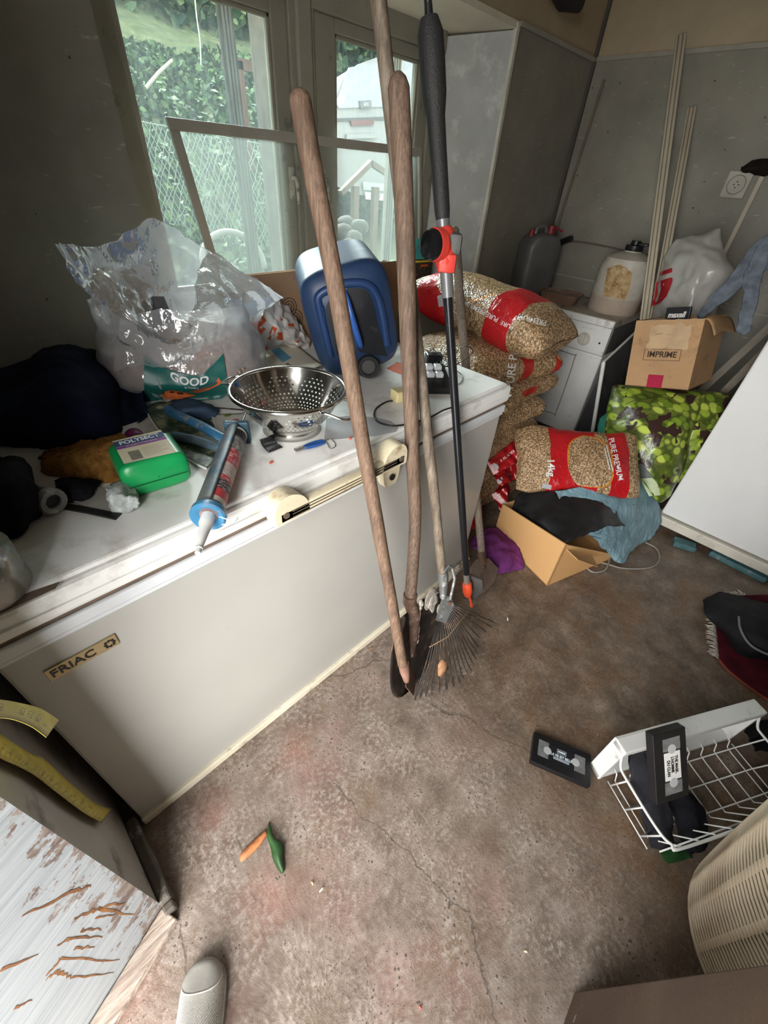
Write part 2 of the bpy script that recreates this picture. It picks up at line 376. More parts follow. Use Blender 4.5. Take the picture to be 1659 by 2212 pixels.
for a, b_, w in (((165, 1922), (50, 1975), .010), ((165, 1922), (197, 1915), .008), ((213, 1962), (160, 1985), .010), ((213, 1962), (270, 1950), .007), ((213, 1962), (287, 1978), .006), ((205, 1985), (250, 1975), .004),
                 ((175, 2010), (220, 2008), .006), ((150, 2030), (125, 2040), .008), ((150, 2030), (222, 2023), .006), ((160, 2050), (204, 2046), .006), ((130, 2072), (100, 2110), .010), ((130, 2072), (258, 2074), .005),
                 ((125, 2098), (100, 2115), .008), ((125, 2098), (155, 2112), .007), ((155, 2112), (245, 2102), .004), ((0, 2098), (82, 2062), .006), ((30, 2180), (70, 2160), .005)):
    A, B = jamb_pt(*a), jamb_pt(*b_); d = B-A; s_ = d.cross(jn).normalized(); k = 7; L = []; Rr = []
    for i in range(k+1):
        u = i/k; c_ = A+d*u+s_*R.uniform(-1, 1)*w*.35; ww = w*(1-u*.75)*R.uniform(.6, 1.2)*.5
        L.append(rust.bm.verts.new(c_+s_*ww)); Rr.append(rust.bm.verts.new(c_-s_*ww))
    for i in range(k): rust.face((L[i], L[i+1], Rr[i+1], Rr[i]))
rust.build('rust_runs', M_RUST, J_OBJ, thick=.0004)
t = NT('weathered_timber'); co = t.coord()
g = t.noise(t.mapv(co, (3, 45, 20), rot=(0, 0, -.38)), 3, 6, .7)
M_TIMBER = t.shade(t.bsdf(t.ramp(g, (.3, (.16, .11, .085)), (.5, (.42, .34, .28)), (.7, (.68, .60, .53))), .8, 0, t.bump(g, .5, .01)))
world_struct(MB().box(0.005, .46, 0, .028, .008, .055, M=MJ, bev=.003) if MJ.col[2].xyz.dot(jn) > 0 else MB().box(0.005, .46, 0, .028, -.055, -.008, M=MJ, bev=.003), 'trim_threshold', M_TIMBER)
# wainscot rail
M_RAIL = mat('grey_rail', (.33, .31, .26), .5)
world_struct(MB().box(2.74, XF, 1.812, YW, 2.115, 2.135), 'trim_rail', M_RAIL)
world_struct(MB().box(XF-.012, XF, -2.2, YW, 2.12, 2.14), 'trim_rail.001', M_RAIL)
world_struct(MB().box(3.0, XF, 1.822, YW, .88, .892).box(XF-.008, XF, -1.5, YW, .95, .965), 'trim_tile_joint', M_RAIL)
world_struct(MB().box(XF-.02, XF, YW-.02, YW, 0, 2.5), 'trim_corner_joint', mat('dark_joint', (.09, .08, .07), .8))
# door leaf open into the room
t = NT('brown_door_paint'); co = t.coord(); n = t.noise(co, 7, 7, .7)
c = t.ramp(t.noise(co, 3, 4), (.35, (.055, .034, .024)), (.6, (.085, .055, .038)), (.8, (.085, .025, .02)))
c = t.mix(t.step(n, .68, .72), c, (.55, .47, .36))
M_DOOR = t.shade(t.bsdf(c, .5, 0, t.bump(n, .25, .01)))
MD = frame((XL+.012, -.405, .012), (.60, .035, 0), (0, 0, 1))
door = MB().box(0, .615, 0, 2.05, -.02, .02, M=MD, bev=.004)
door = struct(door.build('door_1', M_DOOR))
p = MB()
for z0, z1 in ((.15, .85), (1.0, 1.9)): p.box(.1, .515, z0, z1, -.026, .026, M=MD, bev=.008)
p.build('door_panel', M_DOOR, door)
MB().tube([MD @ V((.57, 1.02, -.02)), MD @ V((.57, 1.02, -.06)), MD @ V((.47, 1.02, -.065))], .009).build('door_handle', mat('steel', (.55, .55, .54), .3, 1.0), door, smooth=SM)

# ---------------------------------------------------------------- the window
M_FRAME = mat('old_window_paint', (.27, .255, .21), .45, var=.12, scale=4, dirt=((.12, .11, .09), .05, 11), bump=.15)
def glassmat(name, haze, streak):
    t = NT(name); co = t.coord(); n = t.noise(t.mapv(co, (16, 1, 1.6)), 3, 6, .7); n2 = t.noise(co, 55, 3, .7)
    z = t.xyz(co)[2]
    f = t.ma('ADD', haze, t.ma('MULTIPLY', t.ma('SUBTRACT', n, .45), streak), clamp=True)
    f = t.ma('ADD', f, t.ma('MULTIPLY', t.ma('GREATER_THAN', n2, .70), .12), clamp=True)
    f = t.ma('ADD', f, t.ma('MULTIPLY', t.step(t.ma('ADD', z, t.ma('MULTIPLY', n, .3)), 1.75, 2.10), .20), clamp=True)
    d = t.n('BsdfDiffuse'); t.put(d.inputs[0], (.40, .45, .46)); tl = t.n('BsdfTranslucent'); t.put(tl.inputs[0], (.17, .205, .205))
    a = t.mixsh(.75, d.outputs[0], tl.outputs[0]); tr = t.n('BsdfTransparent'); t.put(tr.inputs[0], (.80, .86, .84))
    g = t.n('BsdfGlossy'); g.inputs['Roughness'].default_value = .02
    fr = t.n('Fresnel'); fr.inputs[0].default_value = 1.3
    return t.shade(t.mixsh(t.ma('MULTIPLY', fr.outputs[0], .8), t.mixsh(f, tr.outputs[0], a), g.outputs[0]))
M_GLASS = glassmat('rain_streaked_glass', .07, .22)
def window_frame():
    fr = MB()
    zb, zt = .97, 2.035
    for x0, x1 in ((.66, .735), (1.475, 1.60), (2.365, 2.45)): fr.box(x0, x1, 2.055, 2.15, zb, zt, bev=.004)
    fr.box(.66, 2.45, 2.05, 2.15, zt-.045, zt+.06, bev=.004).box(.66, 2.45, 2.05, 2.15, .955, .985, bev=.004)
    fr.box(1.50, 1.575, 2.035, 2.06, zb, zt, bev=.008)
    root = struct(fr.build('window_1', M_FRAME))
    for x0, x1, a, c_ in ((.735, 1.475, .812, 1.40), (1.60, 2.365, 1.725, 2.28)):
        s_ = MB(); z0, z1, g0, g1 = .985, 1.99, 1.035, 1.945
        s_.box(x0, a, 2.07, 2.125, z0, z1, bev=.005).box(c_, x1, 2.07, 2.125, z0, z1, bev=.005)
        s_.box(a, c_, 2.07, 2.125, z0, g0, bev=.004).box(a, c_, 2.07, 2.125, g1, z1, bev=.004)
        for q in ((a, a+.014, g0, g1), (c_-.014, c_, g0, g1), (a, c_, g1-.014, g1), (a, c_, g0, g0+.014)): s_.box(q[0], q[1], 2.078, 2.095, q[2], q[3], bev=.003)
        so = s_.build('sash', M_FRAME, root)
        MB().box(a-.005, c_+.005, 2.098, 2.102, g0-.005, g1+.005).build('pane', M_GLASS, so)
    for x_, z_ in ((1.452, 1.43), (1.632, 1.43)):
        h_ = MB().box(x_-.014, x_+.014, 2.058, 2.072, z_-.06, z_+.06, bev=.005)
        h_.tube([(x_, 2.07, z_+.02), (x_, 2.035, z_+.02), (x_+.003, 2.028, z_-.0), (x_+.004, 2.026, z_-.075)], [.008, .008, .009, .007], 10)
        h_.build('window_handle', mat('painted_handle', (.5, .48, .4), .4, dirt=((.1, .1, .08), .4, 30)), root, smooth=SM)
window_frame()
# ================================================================ chest freezer
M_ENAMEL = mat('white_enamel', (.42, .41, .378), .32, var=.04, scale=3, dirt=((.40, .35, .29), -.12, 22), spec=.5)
M_LIDTOP = mat('scratched_lid', (.76, .755, .73), .38, var=.06, scale=6, dirt=((.52, .49, .45), .32, 9))
M_IVORY = mat('ivory_plastic', (.66, .58, .41), .4, var=.08, dirt=((.3, .22, .12), .18, 20))
M_ALU = mat('grey_trim', (.62, .64, .66), .35, var=.1, scale=10)
M_GASKET = mat('gasket', (.17, .12, .09), .8, var=.3)
M_BLACK = mat('black_plastic', (.012, .012, .013), .35)
FX0, FX1, FY, FB, LZ = -.165, 1.365, .69, 1.59, .94
t_ = thing('chest_freezer', (.6, 1.05, 0), 'long white chest freezer with cluttered lid under the window', 'freezer')
MB().box(FX0, FX1, FY, FB, .03, .862, bev=.006).build('cabinet', M_ENAMEL, t_)
MB().box(FX0, FX1, FY-.012, FY+.05, .0, .034, bev=.004).build('plinth', mat('cream_plinth', (.72, .66, .52), .5, dirt=((.2, .15, .1), .3, 12)), t_)
MB().box(FX0, FX1, FY-.012, FY, .835, .862, bev=.004).box(FX0, FX1, FY-.007, FY, .822, .832, bev=.002).build('front_trim', M_ALU, t_)
MB().box(FX0+.01, FX1-.01, FY-.002, FB-.01, .862, .873).build('gasket', M_GASKET, t_)
lid = MB().box(FX0-.008, FX1+.012, FY-.012, FB+.01, .873, .932, bev=.01)
lid.box(FX0+.0, FX1+.0, FY+.005, FB, .925, LZ, bev=.006)
lid.box(FX0-.008, FX1+.012, FY-.017, FY-.01, .895, .901, bev=.001)
lid.build('lid', M_LIDTOP, t_)
# handle along the lid front, with rounded ends, and a lock plate
hd = MB()
def arch(px0, px1, x0, x1):
    for a in (0,): pass
prof = [(0, 0), (.0, .018), (.006, .032), (.02, .044), (.04, .048), (.06, .044), (.066, .03), (.066, 0)]
for x0, sgn in ((.352, 1), (.775, -1)):
    Mx = frame((x0, FY-.012, .865), (sgn, 0, 0), (0, 0, 1))
    k = -1 if Mx.col[2].y > 0 else 1
    hd.prism([(q.x, q.y+.008) for q in smooth_pts([(0, 0, 0), (0, .035, 0), (.010, .056, 0), (.026, .067, 0), (.046, .068, 0), (.072, .054, 0), (.088, .028, 0), (.09, 0, 0)], 5)], 0, k*.042, Mx)
hd.box(.36, .77, FY-.054, FY-.03, .872, .905, bev=.006)
hob = hd.build('handle', M_IVORY, t_, smooth=SM)
g_ = MB()
for zz in (.880, .889, .897): g_.box(.395, .735, FY-.0555, FY-.0535, zz-.0012, zz+.0012)
g_.build('groove', mat('dark_groove', (.10, .075, .05), .8), hob)
for xx in (.378, .752): MB().tube([(xx, FY-.0565, .893), (xx, FY-.05, .893)], .008, 12).build('screw_recess', mat('dark_groove', (.10, .075, .05), .8), hob)
lk = MB().prism([(-.036, 0), (-.026, -.052), (-.018, -.066), (.02, -.066), (.03, -.05), (.036, 0)], 0, .026, frame((.735, FY-.012, .868), (1, 0, 0), (0, 0, 1)))
lko = lk.build('lock_plate', M_IVORY, t_)
MB().tube([(.737, FY-.043, .832), (.737, FY-.03, .832)], .010, 16).build('keyhole', M_BLACK, lko)
# badge
bd = MB().box(-.121, -.001, FY-.004, FY, .731, .763, bev=.001).build('badge', mat('brass_badge', (.45, .35, .19), .4, .5), t_)
Mb = frame((-.078, FY-.0045, .747), (1, 0, 0), (0, 0, 1))
merge(text_mb('FRIAC', .0265, Mb, .0006, xs=1.05, bold=.0004)).build('lettering', M_BLACK, bd)
fl_ = MB()
for i in range(8):
    a_ = 2*PI*i/8; r_ = .0085 if i % 2 else .0075; fl_.box(-.0026, .0026, -.0006, .0006, -.0022, .0022, M=Matrix.Translation((-.0155+r_*math.cos(a_), FY-.0046, .747+r_*math.sin(a_))) @ Matrix.Rotation(-a_+.78, 4, 'Y'))
fl_.build('emblem', M_BLACK, bd)
# rusted, curled foot of the right front corner
MB().hexa([(1.18, FY-.03, .004), (1.37, FY-.02, .004), (1.37, FY-.012, .004), (1.18, FY-.012, .004), (1.2, FY-.022, .02), (1.37, FY-.03, .07), (1.37, FY-.012, .075), (1.2, FY-.012, .035)]).build('bent_corner', mat('flaking_enamel', (.55, .5, .42), .6, dirt=((.12, .07, .04), .6, 25)), t_)
# ================================================================ garden tools leaning on the freezer
def woodmat(name, a, b_, c_, sc_=(200, 200, 7), bump=.4):
    t = NT(name); co = t.coord(); g = t.noise(t.mapv(co, sc_), 1.0, 6, .7); n = t.noise(co, 7, 5, .65)
    c = t.ramp(g, (.3, a), (.5, b_), (.72, c_)); c = t.mix(t.ma('MULTIPLY', t.step(n, .5, .72), .7), c, tuple(v*.35 for v in b_))
    return t.shade(t.bsdf(c, .62, 0, t.bump(g, bump, .004)))
M_ASH = woodmat('worn_ash_handle', (.075, .045, .030), (.175, .108, .070), (.28, .19, .13))
M_GREYW = woodmat('weathered_handle', (.060, .038, .026), (.155, .10, .068), (.25, .175, .125))
M_LICH = woodmat('mottled_handle', (.07, .052, .038), (.18, .138, .10), (.31, .265, .20), (70, 70, 12))
M_RUSTY = mat('rusty_steel', (.15, .09, .065), .7, .3, var=.4, scale=20, dirt=((.34, .26, .21), .25, 30), bump=.4)
M_DKSTEEL = mat('dark_steel', (.050, .043, .040), .5, .6, var=.4, scale=12, dirt=((.2, .13, .09), .3, 20))
M_CEMENT = mat('cement_crust', (.50, .45, .40), .95, var=.2, scale=40, bump=.8)
M_GALV = mat('galvanised', (.20, .205, .20), .55, .6, var=.25, scale=30, dirt=((.6, .6, .58), .3, 50))
def handle(A, B, ra, rb, bend=V((0, 0, 0)), n=14, mids=None, seed=0):
    A, B = V(A), V(B); k = 22; P = []; rr = []
    for i in range(k+1):
        u = i/k; p = A.lerp(B, u)+bend*math.sin(PI*u)
        if mids: p = mids(u)
        p = p+wr(p, 4, .0035, seed); P.append(p); rr.append((ra+(rb-ra)*u)*(1+.05*noise.noise(p*9)))
    d = (P[1]-P[0]).normalized()
    P = [P[0]-d*ra*.75, P[0]-d*ra*.45]+P; rr = [ra*.45, ra*.83]+rr
    return MB().tube(P, rr, n)
# hoe
A = PY(650, 215, .82); B = PY(872, 1437, .43)
th = thing('hoe', PZ(893, 1505), 'brown wooden handled hoe on the far left of the tool group, thin blade edge-on', 'hoe', )
handle(A, B, .0195, .0165, seed=1).build('handle', M_ASH, th, smooth=SM)
tip = PZ(892, 1503, .002); d = (B-A).normalized(); B2 = B+d*.075
MB().tube([B-d*.01, B+d*.03, B2], [.0185, .017, .010], 12).build('socket', mat('brown_rust', (.27, .15, .11), .7, .2, var=.4, scale=30), th, smooth=SM)
vdir = V((ray(885, 1480).x, ray(885, 1480).y, 0)).normalized(); side = V((vdir.y, -vdir.x, 0))
q = [B2+vdir*-.02, B2+vdir*.05, tip+vdir*.075, tip+vdir*-.0]
blade = MB(); a_ = [blade.bm.verts.new(p+side*.002) for p in q]; c_ = [blade.bm.verts.new(p-side*.002) for p in q]
blade.face(a_); blade.face(c_[::-1])
for i in range(4): blade.face((a_[i], a_[(i+1) % 4], c_[(i+1) % 4], c_[i]))
blade.build('blade', M_RUSTY, th)
# shovel with a bowed handle
tp = PY(861, 190, .80); ld = PY(889, 960, .652); md = PY(897, 1120, .60); so = PY(886, 1290, .52)
pts = smooth_pts([tp, PY(877, 550, .727), ld, md, so], 8)
th = thing('shovel', PZ(880, 1488), 'pointed shovel with long grey-brown bowed handle and cement crusted blade', 'shovel')
P = [p+wr(p, 4, .002, 3) for p in pts]; n = len(P)
P = [P[0]+(P[0]-P[1]).normalized()*.022, P[0]+(P[0]-P[1]).normalized()*.014]+P
MB().tube(P, [.008, .016]+[.0215-.003*i/n+.001*noise.noise(P[i]*10) for i in range(n)], 16).build('handle', M_GREYW, th, smooth=SM)
tipS = PZ(884, 1492, .003); top = so+V((.030, .0, -.085)); ax = (tipS-top).normalized(); wx = (V((1, .18, 0))-ax*V((1, .18, 0)).dot(ax)).normalized(); nrm = wx.cross(ax)
nrm = nrm if nrm.y < 0 else -nrm
Lb = (tipS-top).length
def shv(u, v):
    w = .165*min(1, (1-u**4.2))**.5*(.88+.12*min(1, u*6)); x = (v-.5)*2
    return top+ax*(Lb*(u+.05*abs(x)*(1-u)-.05))+wx*(x*w)+nrm*(.026*x*x*(1-.5*u))-nrm*(.012*math.exp(-(x/.22)**2)*max(0, 1-u*1.4))*-1
bl = MB().grid(22, 18, shv).build('blade', M_DKSTEEL, th, smooth=True, thick=.003)
MB().tube([so+V((0, 0, .012)), so-V((0, 0, .02)), top+nrm*.012-wx*.02, top+ax*.11+nrm*.012-wx*.01, top+ax*.2+nrm*.004], [.0235, .0225, .022, .016, .006], 14).build('socket', M_RUSTY, th, smooth=SM)
for (u0, v0, s_) in ((.02, .80, .055), (.13, .86, .03), (.05, .10, .03)):
    cm = MB()
    for k_ in range(7):
        c0 = shv(min(max(u0+R.uniform(-.06, .1), .01), .9), min(max(v0+R.uniform(-.12, .1), .02), .98))+nrm*.003
        cm.ell(None, None, Matrix.Translation(c0) @ frame((0, 0, 0), wx, ax) @ Matrix.Diagonal((s_*R.uniform(.45, .8), s_*R.uniform(.4, .7), .003, 1)), 10)
    cm.build('cement_splash', M_CEMENT, th, smooth=True)
cm = MB()
for k_ in range(16):
    c0 = top+ax*(k_*.011-.035)+nrm*(.027-.0006*k_)+wx*R.uniform(-.011, .011)
    cm.ell(None, None, Matrix.Translation(c0) @ frame((0, 0, 0), wx, ax) @ Matrix.Diagonal((R.uniform(.008, .015), R.uniform(.01, .018), .006, 1)), 8)
cm.build('cement_splash', M_CEMENT, th, smooth=True)
# leaf rake
A = PY(812, -60, .90); B = PY(957, 1245, .50)
th = thing('leaf_rake', PZ(900, 1505), 'old leaf rake with fanned wire tines standing on its tine tips', 'rake')
handle(A, B, .0165, .0150, seed=5).build('handle', M_LICH, th, smooth=SM)
d = (B-A).normalized(); ap = PY(957, 1292, .475)
MB().tube([B-d*.02, B, B+d*.03, ap], [.0175, .0185, .016, .011], 12).build('ferrule', M_GALV, th, smooth=SM)
MB().tube([B-d*.03+V((.03, -.02, 0)), B+d*.005+V((.026, -.03, 0)), ap+V((.016, -.02, .0))], .0055, 8).tube([B-d*.035+V((.03, -.02, 0)), B-d*.05+V((.012, -.02, 0)), B-d*.04+V((-.01, -.018, 0))], .006, 8).build('clamp_arm', M_GALV, th, smooth=SM)
T1 = PZ(895, 1512, .002); T2 = V((1.035, .335, .175)); pn = (T1-ap).cross(T2-ap).normalized()
def on_fan(px, py): dd = ray(px, py); return EYE+dd*((ap-EYE).dot(pn)/dd.dot(pn))
fan_n = pn if pn.dot(EYE-ap) > 0 else -pn
tips = [(895, 1512), (906, 1509), (918, 1505), (929, 1498), (946, 1492), (962, 1488), (977, 1481), (990, 1472), (999, 1464), (1008, 1455), (1015, 1446), (1021, 1434), (1026, 1421), (1028, 1408), (1029, 1392), (1034, 1376), (1046, 1362), (1058, 1352), (1068, 1344)]
for i, tq in enumerate(tips):
    u = i/(len(tips)-1)
    s0 = on_fan(948+u*26, 1335-u*30); s1 = on_fan(*tq); mid_ = s0.lerp(s1, .55)+fan_n*.004
    end = s0.lerp(s1, .93)
    MB().tube([s0, mid_, end, s1+fan_n*.012*(1 if i > 2 else .2)], [.0024, .0026, .0032, .0015], 6).build('tine', M_DKSTEEL, th, smooth=True)
MB().tube([on_fan(926, 1397)+fan_n*.003, on_fan(965, 1375)+fan_n*.004, on_fan(1010, 1320)+fan_n*.003], .0026, 8).build('cross_brace', mat('rust_wire', (.22, .15, .09), .7, .4), th, smooth=True)
hp = MB(); q = [on_fan(942, 1340), on_fan(957, 1286), on_fan(972, 1288), on_fan(980, 1306), on_fan(962, 1345)]
a_ = [hp.bm.verts.new(p+fan_n*.004) for p in q]; c_ = [hp.bm.verts.new(p-fan_n*.003) for p in q]; hp.face(a_); hp.face(c_[::-1])
for i in range(5): hp.face((a_[i], a_[(i+1) % 5], c_[(i+1) % 5], c_[i]))
hp.build('head_plate', M_GALV, th)
MB().tube([on_fan(968, 1302)+fan_n*.004, on_fan(968, 1302)+fan_n*.01], .008, 12).build('bolt', M_RUSTY, th)
# telescopic cutter pole
A = PY(927, 38, .85); B = PY(1009, 1262, .485); d = (B-A).normalized(); L = (B-A).length
th = thing('telescopic_pole_cutter', PZ(1012, 1335), 'black telescopic pole cutter with rubber grip and red clamp', 'pole cutter')
M_RUB = mat('black_rubber_grip', (.018, .018, .018), .55, bump=.5, bscale=300)
M_RED = mat('red_plastic', (.55, .045, .03), .35, var=.1)
M_ORED = mat('orange_red_plastic', (.75, .085, .03), .4, var=.1)
at = lambda u: A+d*(L*u)
MB().tube([at(0), at(.015), at(.04), at(.075), at(.10), at(.21), at(.222)], [.018, .0265, .027, .026, .020, .0185, .0165], 18).build('grip', M_RUB, th, smooth=SM)
MB().tube([at(-.026), at(-.02), at(-.017), at(-.012), at(0)], [.006, .011, .008, .008, .009], 12).build('hanging_knob', M_BLACK, th, smooth=SM)
MB().tube([at(.222), at(.335)], [.0165, .0158], 16).build('grey_sleeve', mat('grey_tube', (.16, .16, .165), .35, .3), th, smooth=SM)
MB().tube([at(.335), at(.965)], .0125, 16).build('pole', mat('black_anodised', (.012, .012, .014), .25, .2), th, smooth=SM)
MB().tube([at(.965), at(.998)], .0115, 16).build('inner_tube', mat('bare_alu', (.62, .62, .60), .35, .9), th, smooth=SM)
MB().tube([at(.996), at(1.0), at(1.025), at(1.04)], [.016, .0185, .019, .013], 16).build('orange_coupling', M_ORED, th, smooth=SM)
MB().tube([at(1.03)+V((.005, -.01, -.02)), at(1.06)+V((.005, -.01, 0)), at(1.075)+V((.006, -.01, 0))], [.006, .004, .007], 10).build('orange_toggle', M_ORED, th, smooth=SM)
hb = at(1.0); e1 = V((ray(1012, 1300).x, ray(1012, 1300).y, 0)).normalized(); e2 = V((e1.y, -e1.x, 0))
bp = [hb+e2*.0+e1*.03+V((0, 0, .02)), hb+e2*.05+e1*.03+V((0, 0, .015)), hb+e2*.065+e1*.03+V((0, 0, -.04)), hb+e2*.045+e1*.025+V((0, 0, -.10)), hb+e2*.0+e1*.02+V((0, 0, -.11))]
bm_ = MB(); a_ = [bm_.bm.verts.new(p) for p in bp]; c_ = [bm_.bm.verts.new(p+e1*.012) for p in bp]; bm_.face(a_); bm_.face(c_[::-1])
for i in range(5): bm_.face((a_[i], a_[(i+1) % 5], c_[(i+1) % 5], c_[i]))
bm_.build('cutter_head', mat('head_grey', (.06, .055, .052), .5), th)
cl = at(.262); yv = V((ray(940, 312).x, ray(940, 312).y, 0)).normalized(); xv = V((yv.y, -yv.x, 0))
cb = MB().tube([cl+d*-.045, cl+d*-.036, cl+d*.03, cl+d*.045], [.019, .026, .027, .02], 16)
cb.box(-.012, .032, -.028, .028, -.05, -.008, M=frame(cl, xv, yv), bev=.006).build('clamp', M_RED, th, smooth=SM)
kc = cl-xv*.014-yv*.012+V((0, 0, .008)); kd = (-xv*.75-yv*.66)
MB().tube([kc, kc+kd*.02], [.036, .036], 24).build('clamp_ring', M_RED, th, smooth=SM)
MB().tube([kc+kd*.018, kc+kd*.028, kc+kd*.038, kc+kd*.04], [.033, .034, .030, .024], 24).build('clamp_knob', mat('gloss_black', (.008, .008, .009), .15), th, smooth=SM)
MB().box(-.004, .034, -.02, .02, -.012, .034, M=frame(cl+xv*.006, xv, yv), bev=.009).build('clamp_cover', mat('grey_ribbed', (.09, .09, .085), .6, bump=.4), th, smooth=SM)
# spade behind the freezer corner
A = PY(981, 498, 1.2); B = PZ(1042, 1212, .12)
th = thing('spade', PZ(1030, 1280), 'old spade with dusty handle, standing behind the freezer corner', 'spade')
hs = handle(A, B, .0185, .0165, seed=8).build('handle', woodmat('dusty_handle', (.12, .09, .07), (.24, .19, .15), (.34, .28, .23)), th, smooth=SM)
bp = [PZ(1029, 1208, .13), PZ(1056, 1206, .13), PZ(1077, 1228, .07), PZ(1068, 1256, .03), PZ(1046, 1280, .012), PZ(1014, 1292, .008), PZ(1004, 1280, .03), PZ(1008, 1235, .09)]
bm_ = MB(); a_ = [bm_.bm.verts.new(p) for p in bp]; c_ = [bm_.bm.verts.new(p-V((.004, .006, .003))*.4+V((0, .002, -.003))) for p in bp]; bm_.face(a_); bm_.face(c_[::-1])
for i in range(8): bm_.face((a_[i], a_[(i+1) % 8], c_[(i+1) % 8], c_[i]))
bm_.build('blade', mat('earthy_steel', (.16, .115, .09), .75, .2, var=.35, scale=10), th)
MB().tube([B+(A-B).normalized()*.05, B, B-(A-B).normalized()*.05], [.019, .020, .012], 12).build('socket', M_RUSTY, th, smooth=SM)
# dry leaf caught in the tines
lf = [on_fan(952, 1422), on_fan(964, 1428), on_fan(967, 1442), on_fan(957, 1452), on_fan(950, 1462), on_fan(943, 1455), on_fan(944, 1435)]
bm_ = MB(); cc = bm_.bm.verts.new(sum(lf, V())/len(lf)+fan_n*.012); vv = [bm_.bm.verts.new(p+fan_n*(.006+.004*(i % 2))) for i, p in enumerate(lf)]
for i in range(len(vv)): bm_.face((vv[i], vv[(i+1) % len(vv)], cc))
tag(bm_.build('dry_leaf', mat('dry_leaf', (.36, .19, .10), .8, var=.3, scale=60), smooth=True, thick=.0008), 'curled brown dry leaf caught in the rake tines', 'leaf')
# ================================================================ things on the freezer lid
from mathutils.bvhtree import BVHTree
def bvh(mb): mb.bm.normal_update(); return BVHTree.FromBMesh(mb.bm)
def hit(b, px, py, off=.002):
    d = ray(px, py).normalized(); h = b.ray_cast(EYE, d)
    if h[0] is not None: return h[0]-d*off
    best = min(((b.find_nearest(EYE+d*(.6+.04*k))[3], .6+.04*k) for k in range(80)))
    return EYE+d*(best[1]-off)
def decal(b, rows, off=.002, nu=8, nv=10):  # a print lying on a curved surface, rows of photo points
    fn = patch_fn([[(x, y, 0) for x, y in r] for r in rows])
    return MB().grid(nu, nv, lambda u, v: hit(b, *fn(u, v)[:2], off))
def text_on(b, s, px, py, size, ang=0, off=.003, xs=1.0, bold=0.0, fn=None, shear=0.0):  # size and place in photo pixels
    ca, sa = math.cos(math.radians(ang)), math.sin(math.radians(ang))
    def f(p):
        x, y = p.x*size, -p.y*size
        if fn: x, y = fn(x, y)
        return hit(b, px+x*ca-y*sa, py+x*sa+y*ca, off+p.z*.0004)
    return text_mb(s, 1, None, 0, xs=xs, bold=bold, fn=f, shear=shear)
def rbox_fn(w, h, d, e=5.0, er=.12):  # rounded box along +y, superellipse section; returns f(s in 0..1 along depth, t around)
    def f(s, t):
        k = 1.0
        if s < er: k = (1-((er-s)/er)**2.4)**.42
        elif s > 1-er: k = (1-((s-1+er)/er)**2.4)**.42
        k = max(k, .02); c, q = math.cos(2*PI*t), math.sin(2*PI*t)
        x = math.copysign(abs(c)**(2/e), c); z = math.copysign(abs(q)**(2/e), q)
        return V((x*w/2*k, s*d, z*h/2*k))
    return f
def pts_poly(pts, thick, up=V((0, 0, 1))):  # flat polygon slab from world points
    b = MB(); a = [b.bm.verts.new(p+up*thick) for p in pts]; c = [b.bm.verts.new(p) for p in pts]
    b.face(a); b.face(c[::-1]); n = len(pts)
    for i in range(n): b.face((a[i], a[(i+1) % n], c[(i+1) % n], c[i]))
    return b
LM = lambda px, py, dz=0.0: PZ(px, py, LZ+dz)
# ---- blue jerrycan lying on its back, cap to the front
M_BLUE = mat('blue_jerrycan', (.018, .042, .105), .42, var=.25, scale=7, dirt=((.16, .18, .21), .12, 9), bump=.1)
M_BLUED = mat('blue_ridge', (.016, .045, .135), .4, var=.2)
nf = V((-.53, -.83, -.06)).normalized(); Cn = PY(768, 700, 1.035)
onf = lambda px, py: EYE+ray(px, py)*((Cn-EYE).dot(nf)/ray(px, py).dot(nf))
TL, TR, BR, BL = onf(650, 620), onf(826, 568), onf(870, 788), onf(706, 830)
wx = ((TR-TL)+(BR-BL)).normalized(); wz = ((TL-BL)+(TR-BR)); wz = (wz-wx*wz.dot(wx)).normalized(); cc = (TL+TR+BR+BL)/4
wid = ((TR-TL).length+(BR-BL).length)/2*1.10; hei = ((TL-BL).length+(TR-BR).length)/2*1.06
MJC = frame(cc, wx, wz.cross(wx) if wz.cross(wx).dot(nf) < 0 else -wz.cross(wx))
jc = thing('jerrycan', LM(775, 812), 'blue plastic jerrycan lying on the freezer with black cap forward', 'jerrycan')
rf = rbox_fn(wid, hei, .37, 4.4, .14)
_z = min((MJC @ rf(i/20, j/40)).z for i in range(21) for j in range(40)); MJC = Matrix.Translation((0, 0, min(.012, max(0, LZ+.001-_z)))) @ MJC
bj = MB().grid(28, 64, lambda s, t: MJC @ rf(s, t), closev=True)
bb = bvh(bj); bj.build('body', M_BLUE, jc, smooth=True)
ridge = lambda pts, r, nm, m, off=.0: MB().tube(smooth_pts([hit(bb, *p, off=off) for p in pts], 5), r, 10).build(nm, m, jc, smooth=SM)
ridge([(715, 770), (703, 720), (690, 665), (688, 640), (712, 624), (748, 612), (792, 614), (815, 640), (828, 690), (836, 745)], .0125, 'ridge', M_BLUED)
ridge([(700, 700), (693, 660)], .010, 'ridge', M_BLUED)
p_ = decal(bb, [[(750, 622), (790, 626), (806, 655)], [(758, 680), (790, 690), (820, 715)], [(775, 760), (800, 765), (838, 770)]], .002, 12, 10)
p_.build('handle_recess', mat('grimy_recess_shade', (.012, .013, .017), .5, dirt=((.05, .05, .055), .1, 20)), jc, smooth=True)  # both dark patches paint the shade of a handle hollow onto the face
decal(bb, [[(702, 668), (715, 640), (732, 635)], [(712, 715), (725, 720), (750, 700)], [(727, 765), (745, 775), (765, 770)]], .002, 12, 8).build('handle_recess', MATS['grimy_recess_shade'], jc, smooth=True)
M_HB = mat('bright_blue_handle', (.03, .10, .36), .35, var=.15)
